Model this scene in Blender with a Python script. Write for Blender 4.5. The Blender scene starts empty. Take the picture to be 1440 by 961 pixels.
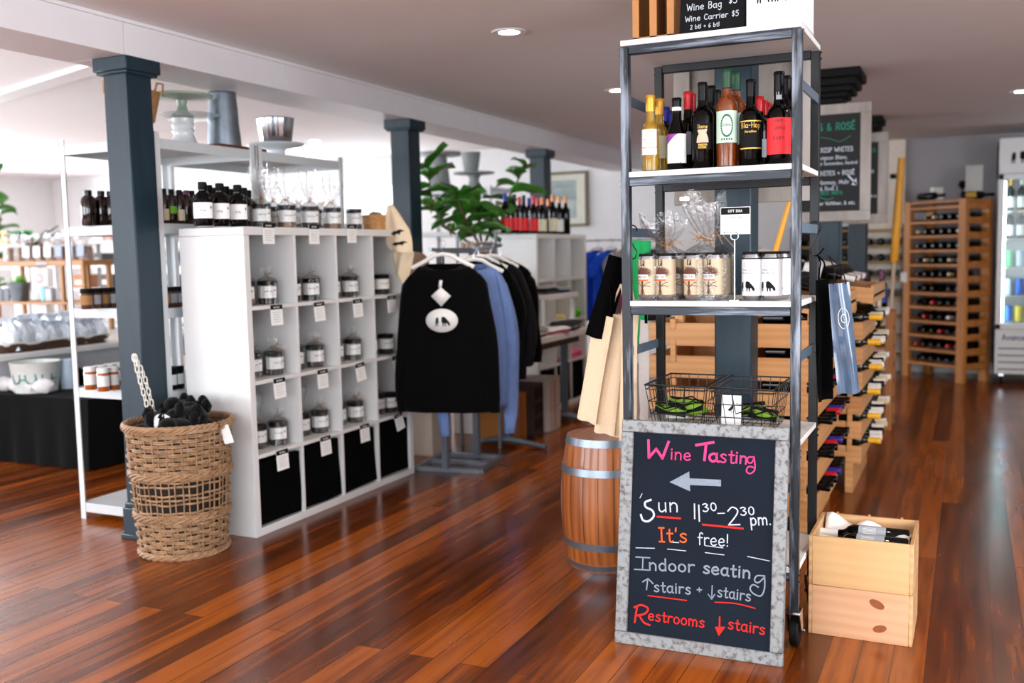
import bpy, math, random
from mathutils import Vector, Matrix, Euler
rnd = random.Random(7)
C = bpy.context.scene.collection
SC = bpy.context.scene
PI = math.pi

# ------------------------------------------------------------------ camera
W_, H_ = 1440.0, 961.0
FPX = 1376.06
YAW, PITCH, ROLL = -0.43681355, 0.09084515, 0.02002873
EYE = Vector((0, 0, 1.325))
_f = Vector((math.sin(YAW)*math.cos(PITCH), math.cos(YAW)*math.cos(PITCH), -math.sin(PITCH)))
_r = Vector((math.cos(YAW), -math.sin(YAW), 0)); _d = _f.cross(_r)
CR = _r*math.cos(ROLL) + _d*math.sin(ROLL)
CD = -_r*math.sin(ROLL) + _d*math.cos(ROLL)
cd = bpy.data.cameras.new('camera'); cam = bpy.data.objects.new('camera', cd); C.objects.link(cam)
cd.sensor_width = 36; cd.lens = FPX/W_*36
cd.clip_start = .05
cam.matrix_world = Matrix((( CR.x, -CD.x, -_f.x, EYE.x), (CR.y, -CD.y, -_f.y, EYE.y), (CR.z, -CD.z, -_f.z, EYE.z), (0, 0, 0, 1)))
cd.dof.use_dof = True; cd.dof.focus_distance = 3.25; cd.dof.aperture_fstop = 2.1
SC.camera = cam

def at(x, y, X=None, Y=None, Z=None):
    d = CR*((x-W_/2)/FPX) + CD*((y-H_/2)/FPX) + _f
    t = X/d.x if X is not None else Y/d.y if Y is not None else (Z-EYE.z)/d.z
    return EYE + d*t

# ------------------------------------------------------------------ world and light
wd = bpy.data.worlds.new('daylight'); SC.world = wd; wd.use_nodes = True
wd.node_tree.nodes['Background'].inputs[0].default_value = (.86, .93, 1, 1)
wd.node_tree.nodes['Background'].inputs[1].default_value = 2.0
def area(name, loc, rot, sx, sy, power, col):
    l = bpy.data.lights.new(name, 'AREA'); l.shape = 'RECTANGLE'; l.size = sx; l.size_y = sy
    l.energy = power; l.color = col
    o = bpy.data.objects.new(name, l); C.objects.link(o); o.location = loc; o.rotation_euler = rot
    return o
DAY = (.88, .94, 1)
area('front_window_daylight', (-.6, -2.92, 1.45), (PI/2, 0, 0), 5.4, 1.7, 110, DAY)
area('left_front_window_daylight', (-7.2, -2.92, 1.6), (PI/2, 0, 0), 5.5, 1.9, 170, DAY)
area('left_window_daylight', (-12.3, 5.0, 1.6), (PI/2, 0, -PI/2), 9, 1.6, 340, DAY)
area('added_left_room_light', (-7.3, 3.4, 3.55), (0, 0, 0), 3.4, 1.6, 200, DAY)  # added area light above the left room; no skylight is built
area('added_left_room_light', (-7.6, 7.9, 2.88), (0, 0, 0), 2.6, 2.0, 190, DAY)  # second added light, over a closed ceiling without a skylight
area('right_window_daylight', (3.42, 1.0, 1.5), (PI/2, 0, PI/2), 4.5, 1.6, 110, DAY)
area('back_window_daylight', (-7.2, 10.95, 1.85), (-PI/2, 0, 0), 1.6, .7, 25, DAY)
SC.view_settings.view_transform = 'Standard'; SC.view_settings.look = 'None'
SC.view_settings.exposure = 0.95; SC.view_settings.gamma = 1; SC.view_settings.use_curve_mapping = False
SC.cycles.max_bounces = 8; SC.cycles.transparent_max_bounces = 24
SC.cycles.caustics_reflective = False; SC.cycles.caustics_refractive = False
SC.cycles.sample_clamp_indirect = 6

# ------------------------------------------------------------------ materials
MATS = {}
def nodes(name):
    m = bpy.data.materials.new(name); m.use_nodes = True; nt = m.node_tree
    return m, nt, nt.nodes['Principled BSDF'], nt.nodes, nt.links
def lin(c):
    return tuple((x/12.92 if x <= .04045 else ((x+.055)/1.055)**2.4) for x in c) + (1,)
def mat(name, col, rough=.5, metal=0, var=.06, scale=30, bump=0, stretch=(1, 1, 1), coat=0, emit=0, spec=.5, trans=0, sheen=0, srgb=True):
    """plain surface with a little procedural noise in colour and height"""
    if name in MATS: return MATS[name]
    m, nt, b, N, L = nodes(name)
    c = lin(col) if srgb else tuple(col)+(1,)
    tc = N.new('ShaderNodeTexCoord'); mp = N.new('ShaderNodeMapping'); mp.inputs['Scale'].default_value = stretch
    nz = N.new('ShaderNodeTexNoise'); nz.inputs['Scale'].default_value = scale; nz.inputs['Detail'].default_value = 4
    L.new(tc.outputs['Object'], mp.inputs[0]); L.new(mp.outputs[0], nz.inputs['Vector'])
    cr = N.new('ShaderNodeValToRGB'); e = cr.color_ramp.elements
    e[0].position = .25; e[1].position = .75
    e[0].color = tuple(x*(1-var) for x in c[:3])+(1,); e[1].color = tuple(min(1, x*(1+var)) for x in c[:3])+(1,)
    L.new(nz.outputs[0], cr.inputs[0]); L.new(cr.outputs[0], b.inputs['Base Color'])
    b.inputs['Roughness'].default_value = rough; b.inputs['Metallic'].default_value = metal
    b.inputs['Coat Weight'].default_value = coat; b.inputs['Specular IOR Level'].default_value = spec
    b.inputs['Transmission Weight'].default_value = trans; b.inputs['Sheen Weight'].default_value = sheen
    if emit:
        b.inputs['Emission Color'].default_value = c; b.inputs['Emission Strength'].default_value = emit
    if bump:
        bp = N.new('ShaderNodeBump'); bp.inputs['Strength'].default_value = bump; bp.inputs['Distance'].default_value = .01
        L.new(nz.outputs[0], bp.inputs['Height']); L.new(bp.outputs[0], b.inputs['Normal'])
    MATS[name] = m; return m
def wood(name, c1, c2, axis='Y', rough=.5, scale=3.0, coat=0, knots=False, wave=.35):
    if name in MATS: return MATS[name]
    m, nt, b, N, L = nodes(name)
    tc = N.new('ShaderNodeTexCoord'); mp = N.new('ShaderNodeMapping')
    s = {'X': (.12, 1, 1), 'Y': (1, .12, 1), 'Z': (1, 1, .12)}[axis]
    mp.inputs['Scale'].default_value = tuple(v*scale*4 for v in s)
    nz = N.new('ShaderNodeTexNoise'); nz.inputs['Scale'].default_value = 1.4; nz.inputs['Detail'].default_value = 5
    wv = N.new('ShaderNodeTexWave'); wv.inputs['Scale'].default_value = 1.6; wv.inputs['Distortion'].default_value = 5; wv.inputs['Detail'].default_value = 3
    wv.bands_direction = {'X': 'Z', 'Y': 'Z', 'Z': 'X'}[axis]
    L.new(tc.outputs['Object'], mp.inputs[0]); L.new(mp.outputs[0], nz.inputs['Vector']); L.new(mp.outputs[0], wv.inputs['Vector'])
    mx = N.new('ShaderNodeMath'); mx.operation = 'MULTIPLY_ADD'; mx.inputs[1].default_value = wave
    L.new(wv.outputs['Fac'], mx.inputs[0]); L.new(nz.outputs[0], mx.inputs[2])
    cr = N.new('ShaderNodeValToRGB'); e = cr.color_ramp.elements
    e[0].position = .38; e[1].position = .92; e[0].color = lin(c1); e[1].color = lin(c2)
    L.new(mx.outputs[0], cr.inputs[0])
    out = cr.outputs[0]
    if knots:
        vo = N.new('ShaderNodeTexVoronoi'); vo.inputs['Scale'].default_value = 5.5
        L.new(tc.outputs['Object'], vo.inputs['Vector'])
        k = N.new('ShaderNodeValToRGB'); k.color_ramp.elements[0].position = .06; k.color_ramp.elements[1].position = .12
        k.color_ramp.elements[0].color = lin((.62, .34, .17)); k.color_ramp.elements[1].color = (1, 1, 1, 1)
        mm = N.new('ShaderNodeMix'); mm.data_type = 'RGBA'; mm.blend_type = 'MULTIPLY'; mm.inputs['Factor'].default_value = .8
        L.new(vo.outputs['Distance'], k.inputs[0]); L.new(out, mm.inputs['A']); L.new(k.outputs[0], mm.inputs['B']); out = mm.outputs['Result']
    L.new(out, b.inputs['Base Color'])
    b.inputs['Roughness'].default_value = rough; b.inputs['Coat Weight'].default_value = coat
    bp = N.new('ShaderNodeBump'); bp.inputs['Strength'].default_value = .12; bp.inputs['Distance'].default_value = .005
    L.new(mx.outputs[0], bp.inputs['Height']); L.new(bp.outputs[0], b.inputs['Normal'])
    MATS[name] = m; return m
def clear(name, tint=(1, 1, 1), gloss=.12, rough=.05, bump=0, scale=40):
    """thin clear film or glass: mostly see-through with a reflecting surface"""
    if name in MATS: return MATS[name]
    m, nt, b, N, L = nodes(name); N.remove(b)
    tr = N.new('ShaderNodeBsdfTransparent'); tr.inputs[0].default_value = tuple(tint)+(1,)
    gl = N.new('ShaderNodeBsdfGlossy'); gl.inputs['Roughness'].default_value = rough
    fr = N.new('ShaderNodeLayerWeight'); fr.inputs['Blend'].default_value = .3
    mr = N.new('ShaderNodeMath'); mr.operation = 'MULTIPLY_ADD'; mr.inputs[1].default_value = .42; mr.inputs[2].default_value = gloss; mr.use_clamp = True
    L.new(fr.outputs['Fresnel'], mr.inputs[0])
    mx = N.new('ShaderNodeMixShader'); L.new(mr.outputs[0], mx.inputs[0]); L.new(tr.outputs[0], mx.inputs[1]); L.new(gl.outputs[0], mx.inputs[2])
    if bump:
        tc = N.new('ShaderNodeTexCoord'); nz = N.new('ShaderNodeTexNoise'); nz.inputs['Scale'].default_value = scale
        L.new(tc.outputs['Object'], nz.inputs['Vector'])
        bp = N.new('ShaderNodeBump'); bp.inputs['Strength'].default_value = bump; bp.inputs['Distance'].default_value = .01
        L.new(nz.outputs[0], bp.inputs['Height']); L.new(bp.outputs[0], gl.inputs['Normal']); L.new(bp.outputs[0], fr.inputs['Normal'])
    L.new(mx.outputs[0], N['Material Output'].inputs[0])
    MATS[name] = m; return m
def floor_mat():
    m, nt, b, N, L = nodes('worn_varnished_boards')
    tc = N.new('ShaderNodeTexCoord'); sp = N.new('ShaderNodeSeparateXYZ'); cb = N.new('ShaderNodeCombineXYZ')
    L.new(tc.outputs['Object'], sp.inputs[0]); L.new(sp.outputs['Y'], cb.inputs['X']); L.new(sp.outputs['X'], cb.inputs['Y'])
    br = N.new('ShaderNodeTexBrick'); br.inputs['Scale'].default_value = 1; br.inputs['Brick Width'].default_value = 2.7
    br.inputs['Row Height'].default_value = .098; br.inputs['Mortar Size'].default_value = .0016; br.inputs['Mortar Smooth'].default_value = .3
    br.offset = .37; br.inputs['Color1'].default_value = (0, 0, 0, 1); br.inputs['Color2'].default_value = (1, 1, 1, 1); br.inputs['Mortar'].default_value = (.5, .5, .5, 1)
    L.new(cb.outputs[0], br.inputs['Vector'])
    mp = N.new('ShaderNodeMapping'); mp.inputs['Scale'].default_value = (26, 1.6, 1); L.new(tc.outputs['Object'], mp.inputs[0])
    gr = N.new('ShaderNodeTexNoise'); gr.inputs['Scale'].default_value = 1; gr.inputs['Detail'].default_value = 6; L.new(mp.outputs[0], gr.inputs['Vector'])
    ad = N.new('ShaderNodeMath'); ad.operation = 'MULTIPLY_ADD'; ad.inputs[1].default_value = .40; L.new(br.outputs['Color'], ad.inputs[0])
    g2 = N.new('ShaderNodeMath'); g2.operation = 'MULTIPLY'; g2.inputs[1].default_value = .8; L.new(gr.outputs[0], g2.inputs[0]); L.new(g2.outputs[0], ad.inputs[2])
    cr = N.new('ShaderNodeValToRGB'); e = cr.color_ramp.elements
    e[0].position = .2; e[0].color = lin((.14, .055, .012)); e[1].position = .8; e[1].color = lin((.64, .325, .075))
    x = e.new(.5); x.color = lin((.40, .175, .032)); L.new(ad.outputs[0], cr.inputs[0])
    # worn, bleached patches where people walk
    mp2 = N.new('ShaderNodeMapping'); mp2.inputs['Scale'].default_value = (5.5, 1.5, 1); L.new(tc.outputs['Object'], mp2.inputs[0])
    wn = N.new('ShaderNodeTexNoise'); wn.inputs['Scale'].default_value = 1; wn.inputs['Detail'].default_value = 7; wn.inputs['Roughness'].default_value = .62; L.new(mp2.outputs[0], wn.inputs['Vector'])
    wr = N.new('ShaderNodeValToRGB'); wr.color_ramp.elements[0].position = .54; wr.color_ramp.elements[1].position = .80; L.new(wn.outputs[0], wr.inputs[0])
    mxw = N.new('ShaderNodeMix'); mxw.data_type = 'RGBA'; mxw.inputs['B'].default_value = lin((.62, .30, .08)); L.new(cr.outputs[0], mxw.inputs['A'])
    wf = N.new('ShaderNodeMath'); wf.operation = 'MULTIPLY'; wf.inputs[1].default_value = .32; L.new(wr.outputs[0], wf.inputs[0]); L.new(wf.outputs[0], mxw.inputs['Factor'])
    # dark seams between the boards
    mxs = N.new('ShaderNodeMix'); mxs.data_type = 'RGBA'; mxs.inputs['B'].default_value = lin((.13, .05, .015)); L.new(mxw.outputs['Result'], mxs.inputs['A'])
    sf = N.new('ShaderNodeMath'); sf.operation = 'MULTIPLY'; sf.inputs[1].default_value = .85; L.new(br.outputs['Fac'], sf.inputs[0]); L.new(sf.outputs[0], mxs.inputs['Factor'])
    L.new(mxs.outputs['Result'], b.inputs['Base Color'])
    rr = N.new('ShaderNodeMapRange'); rr.inputs['To Min'].default_value = .18; rr.inputs['To Max'].default_value = .28; L.new(wn.outputs[0], rr.inputs['Value'])
    rr.inputs['From Min'].default_value = .35; rr.inputs['From Max'].default_value = .7
    L.new(rr.outputs[0], b.inputs['Roughness']); b.inputs['Specular IOR Level'].default_value = .5
    hs = N.new('ShaderNodeMath'); hs.operation = 'MULTIPLY_ADD'; hs.inputs[1].default_value = -.6; L.new(br.outputs['Fac'], hs.inputs[0])
    h2 = N.new('ShaderNodeMath'); h2.operation = 'MULTIPLY_ADD'; h2.inputs[1].default_value = .12; L.new(gr.outputs[0], h2.inputs[0]); L.new(br.outputs['Color'], h2.inputs[2])
    h3 = N.new('ShaderNodeMath'); h3.operation = 'MULTIPLY'; h3.inputs[1].default_value = .3; L.new(h2.outputs[0], h3.inputs[0]); L.new(h3.outputs[0], hs.inputs[2])
    bp = N.new('ShaderNodeBump'); bp.inputs['Strength'].default_value = .25; bp.inputs['Distance'].default_value = .003; L.new(hs.outputs[0], bp.inputs['Height']); L.new(bp.outputs[0], b.inputs['Normal'])
    return m
def streaky(name, c1, c2, rough=.4, metal=.4, stretch=(40, 40, 2.5), pos=(.42, .66)):
    """brushed paint with streaks of bare metal"""
    if name in MATS: return MATS[name]
    m, nt, b, N, L = nodes(name)
    tc = N.new('ShaderNodeTexCoord'); mp = N.new('ShaderNodeMapping'); mp.inputs['Scale'].default_value = stretch
    nz = N.new('ShaderNodeTexNoise'); nz.inputs['Scale'].default_value = 1; nz.inputs['Detail'].default_value = 6; nz.inputs['Roughness'].default_value = .6
    L.new(tc.outputs['Object'], mp.inputs[0]); L.new(mp.outputs[0], nz.inputs['Vector'])
    cr = N.new('ShaderNodeValToRGB'); e = cr.color_ramp.elements
    e[0].position, e[1].position = pos; e[0].color = lin(c1); e[1].color = lin(c2)
    L.new(nz.outputs[0], cr.inputs[0]); L.new(cr.outputs[0], b.inputs['Base Color'])
    b.inputs['Roughness'].default_value = rough; b.inputs['Metallic'].default_value = metal
    MATS[name] = m; return m

WHITE = mat('white_laminate', (.88, .88, .87), .35, var=.02)
WALLP = mat('white_wall_paint', (.90, .90, .90), .7, var=.02, scale=8)
CEILP = mat('warm_white_ceiling_paint', (.92, .91, .91), .8, var=.015, scale=5)
DIMW = mat('dim_light_wall_grey', (.66, .65, .66), .8, var=.03, scale=6)  # dim light on the right back wall put into its colour
BEAMP = mat('white_beam_paint', (.88, .87, .88), .5, var=.02, scale=6)
TEAL = mat('dark_blue_grey_paint', (.035, .145, .195), .45, var=.28, scale=6, stretch=(6, 6, .8))
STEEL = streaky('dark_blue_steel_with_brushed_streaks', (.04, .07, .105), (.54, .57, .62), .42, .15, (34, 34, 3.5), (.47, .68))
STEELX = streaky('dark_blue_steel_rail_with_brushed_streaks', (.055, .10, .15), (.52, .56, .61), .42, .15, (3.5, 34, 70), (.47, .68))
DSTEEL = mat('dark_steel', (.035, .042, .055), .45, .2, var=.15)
BLACK = mat('black', (.015, .015, .018), .65, var=.2, spec=.2)
BLACKG = mat('black_gloss', (.012, .012, .015), .25, var=.1, spec=.25)
FABRIC = mat('black_fabric', (.012, .012, .014), .95, var=.3, scale=200, bump=.15, spec=.06)
PAPER = mat('white_paper', (.93, .93, .92), .7, var=.02)
CHALK = mat('white_chalk', (.76, .79, .83), .9, var=.12, scale=90)
CHALKG = mat('grey_chalk', (.52, .56, .61), .9, var=.14, scale=90)
PINKC = mat('pink_chalk', (.92, .24, .50), .9, var=.05, scale=90)
REDC = mat('red_chalk', (.84, .12, .09), .9, var=.06, scale=90)
ORANGEC = mat('orange_chalk', (.86, .36, .12), .9, var=.06, scale=90)
GREENC = mat('green_chalk', (.12, .55, .45), .9, var=.06, scale=90)
PINE = wood('pale_pine', (.72, .53, .34), (.88, .72, .53), 'X', .55, 1.4, wave=.2)
PINEZ = wood('pale_pine_upright', (.78, .57, .36), (.93, .76, .57), 'Z', .55, 2.2)
CRATEW = wood('crate_pine_with_knots', (.78, .57, .41), (.88, .71, .55), 'X', .6, 1.3, wave=.12)
CLEAR = clear('clear_film', (1, 1, 1), .06, .08, .9, 55)
GLASS = clear('clear_glass', (.97, .99, .98), .08, .02)
CHROME = mat('chrome', (.75, .76, .78), .18, 1, var=.05)
ZINC = mat('galvanised_steel', (.52, .56, .60), .38, .85, var=.2, scale=14)
CREAM = mat('cream_canvas', (.86, .76, .63), .9, var=.05, scale=120, bump=.1)

# ------------------------------------------------------------------ mesh tools
class MB:
    """collects shapes and links them as one mesh object"""
    def __init__(s): s.v = []; s.f = []; s.m = []
    def add(s, vs, fs, mi=0, M=None):
        o = len(s.v)
        s.v += [tuple(M @ Vector(v)) for v in vs] if M is not None else [tuple(v) for v in vs]
        s.f += [tuple(i+o for i in f) for f in fs]; s.m += [mi]*len(fs); return s
    def box(s, x0, x1, y0, y1, z0, z1, bev=0.0, mi=0, M=None):
        hx, hy, hz = (x1-x0)/2, (y1-y0)/2, (z1-z0)/2; c = Vector(((x0+x1)/2, (y0+y1)/2, (z0+z1)/2))
        b = min(bev, .45*min(abs(hx), abs(hy), abs(hz))) if bev else 0
        if not b:
            vs = [c+Vector((a*hx, d*hy, e*hz)) for a in (-1, 1) for d in (-1, 1) for e in (-1, 1)]
            fs = [(0, 1, 3, 2), (4, 6, 7, 5), (0, 4, 5, 1), (2, 3, 7, 6), (0, 2, 6, 4), (1, 5, 7, 3)]
            return s.add(vs, fs, mi, M)
        ix = {}; vs = []
        S = [(a, d, e) for a in (-1, 1) for d in (-1, 1) for e in (-1, 1)]; h = (hx, hy, hz)
        for q in S:
            for ax in range(3):
                ix[q, ax] = len(vs); vs.append(c+Vector([q[k]*(h[k]-(0 if k == ax else b)) for k in range(3)]))
        fs = []
        def put(ids):
            p = [vs[i] for i in ids]; n = (p[1]-p[0]).cross(p[2]-p[0]); cc = sum(p, Vector())/len(p)-c
            fs.append(tuple(ids) if n.dot(cc) > 0 else tuple(reversed(ids)))
        for ax in range(3):
            o1, o2 = [k for k in range(3) if k != ax]
            for sg in (-1, 1):
                def Q(p, q): t = [0, 0, 0]; t[ax] = sg; t[o1] = p; t[o2] = q; return tuple(t)
                put([ix[Q(-1, -1), ax], ix[Q(1, -1), ax], ix[Q(1, 1), ax], ix[Q(-1, 1), ax]])
            for p in (-1, 1):
                for q in (-1, 1):
                    def R(sg): t = [0, 0, 0]; t[ax] = sg; t[o1] = p; t[o2] = q; return tuple(t)
                    put([ix[R(-1), o1], ix[R(1), o1], ix[R(1), o2], ix[R(-1), o2]])
        for q in S: put([ix[q, 0], ix[q, 1], ix[q, 2]])
        return s.add(vs, fs, mi, M)
    def lathe(s, prof, n=16, M=None, mi=0, cap=True, ripple=None, sx=1, sy=1):
        """prof: (r, z) or (r, z, material) going up"""
        vs = []; fs = []; ms = []
        for k, p in enumerate(prof):
            for i in range(n):
                a = 2*PI*i/n; r = p[0]*(ripple(a, p[1]) if ripple else 1)
                vs.append((r*math.cos(a)*sx, r*math.sin(a)*sy, p[1]))
        for k in range(len(prof)-1):
            for i in range(n):
                j = (i+1) % n; fs.append((k*n+i, k*n+j, (k+1)*n+j, (k+1)*n+i)); ms.append(prof[k][2] if len(prof[k]) > 2 else mi)
        if cap:
            if prof[0][0] > 1e-4: fs.append(tuple(range(n-1, -1, -1))); ms.append(prof[0][2] if len(prof[0]) > 2 else mi)
            if prof[-1][0] > 1e-4: fs.append(tuple((len(prof)-1)*n+i for i in range(n))); ms.append(prof[-1][2] if len(prof[-1]) > 2 else mi)
        o = len(s.v); s.add(vs, fs, 0, M); s.m[-len(fs):] = ms; return s
    def tube(s, pts, r, n=6, closed=False, mi=0, M=None):
        pts = [Vector(p) for p in pts]; L = len(pts); vs = []; fs = []
        rr = r if isinstance(r, (list, tuple)) else [r]*L; up = None
        for k, p in enumerate(pts):
            if closed: t = pts[(k+1) % L]-pts[k-1]
            else: t = pts[min(k+1, L-1)]-pts[max(k-1, 0)]
            t = t.normalized() if t.length > 1e-9 else Vector((0, 0, 1))
            if up is None: up = t.orthogonal().normalized()
            else:
                up = up-t*up.dot(t); up = up.normalized() if up.length > 1e-6 else t.orthogonal().normalized()
            w = t.cross(up)
            for i in range(n):
                a = 2*PI*i/n; vs.append(p+(up*math.cos(a)+w*math.sin(a))*rr[k])
        for k in range(L if closed else L-1):
            k2 = (k+1) % L
            for i in range(n):
                j = (i+1) % n; fs.append((k*n+i, k*n+j, k2*n+j, k2*n+i))
        if not closed: fs.append(tuple(range(n-1, -1, -1))); fs.append(tuple((L-1)*n+i for i in range(n)))
        return s.add(vs, fs, mi, M)
    def bar(s, a, b, w, h, mi=0):
        """square bar from a to b"""
        a, b = Vector(a), Vector(b); t = (b-a).normalized(); u = t.cross(Vector((0, 0, 1)))
        u = u.normalized() if u.length > 1e-4 else Vector((1, 0, 0)); v = u.cross(t)
        vs = [p+u*(i*w/2)+v*(j*h/2) for p in (a, b) for i in (-1, 1) for j in (-1, 1)]
        fs = [(0, 1, 3, 2), (4, 6, 7, 5), (0, 4, 5, 1), (2, 3, 7, 6), (0, 2, 6, 4), (1, 5, 7, 3)]
        return s.add(vs, fs, mi)
    def prism(s, poly, d, mi=0):
        """closed 3-D polygon pushed along vector d"""
        p = [Vector(q) for q in poly]; d = Vector(d); n = len(p)
        fs = [tuple(range(n)), tuple(range(2*n-1, n-1, -1))]+[(i, i+n, (i+1) % n+n, (i+1) % n) for i in range(n)]
        return s.add(p+[q+d for q in p], fs, mi)
    def grid(s, fn, nu, nv, mi=0, closed_u=False):
        vs = [fn(i/nu, j/nv) for j in range(nv+1) for i in range(nu if closed_u else nu+1)]
        c = nu if closed_u else nu+1; fs = []
        for j in range(nv):
            for i in range(nu):
                i2 = (i+1) % c; fs.append((j*c+i, j*c+i2, (j+1)*c+i2, (j+1)*c+i))
        return s.add(vs, fs, mi)
    def build(s, name, mats, parent=None, loc=(0, 0, 0), rot=(0, 0, 0), smooth=True, solid=0):
        me = bpy.data.meshes.new(name); me.from_pydata(s.v, [], s.f)
        if not isinstance(mats, (list, tuple)): mats = [mats]
        for m in mats: me.materials.append(m)
        me.polygons.foreach_set('material_index', s.m)
        if smooth:
            me.polygons.foreach_set('use_smooth', [True]*len(me.polygons)); me.set_sharp_from_angle(angle=math.radians(42))
        me.update()
        return link(name, me, parent, loc, rot, solid)
def link(name, me, parent=None, loc=(0, 0, 0), rot=(0, 0, 0), solid=0):
    o = bpy.data.objects.new(name, me); C.objects.link(o); o.location = loc; o.rotation_euler = rot
    if parent: o.parent = parent
    if solid:
        md = o.modifiers.new('thickness', 'SOLIDIFY'); md.thickness = solid; md.offset = 0
    return o
def tag(o, label, cat, group=None):
    o['label'] = label; o['category'] = cat
    if group: o['group'] = group
    return o
def thing(name, label, cat, loc=(0, 0, 0), rotz=0, group=None):
    o = bpy.data.objects.new(name, None); C.objects.link(o); o.location = loc; o.rotation_euler = (0, 0, rotz); o.empty_display_size = .05
    return tag(o, label, cat, group)
def struct(o): o['kind'] = 'structure'; return o
def dup(root, loc, rot=None, label=None, group=None):
    r = root.copy(); C.objects.link(r); r.location = loc
    if rot is not None: r.rotation_euler = rot if isinstance(rot, (tuple, list)) else (0, 0, rot)
    if label: r['label'] = label
    if group: r['group'] = group
    for ch in list(root.children):
        c = ch.copy(); C.objects.link(c); c.parent = r
        for g in ch.children:
            d = g.copy(); C.objects.link(d); d.parent = c
    return r
ORD = ['first', 'second', 'third', 'fourth', 'fifth', 'sixth', 'seventh', 'eighth', 'ninth', 'tenth', 'eleventh', 'twelfth', 'thirteenth', 'fourteenth']
def TM(loc, rot=(0, 0, 0), s=1): return Matrix.Translation(loc) @ Euler(rot).to_matrix().to_4x4() @ Matrix.Scale(s, 4)

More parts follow.
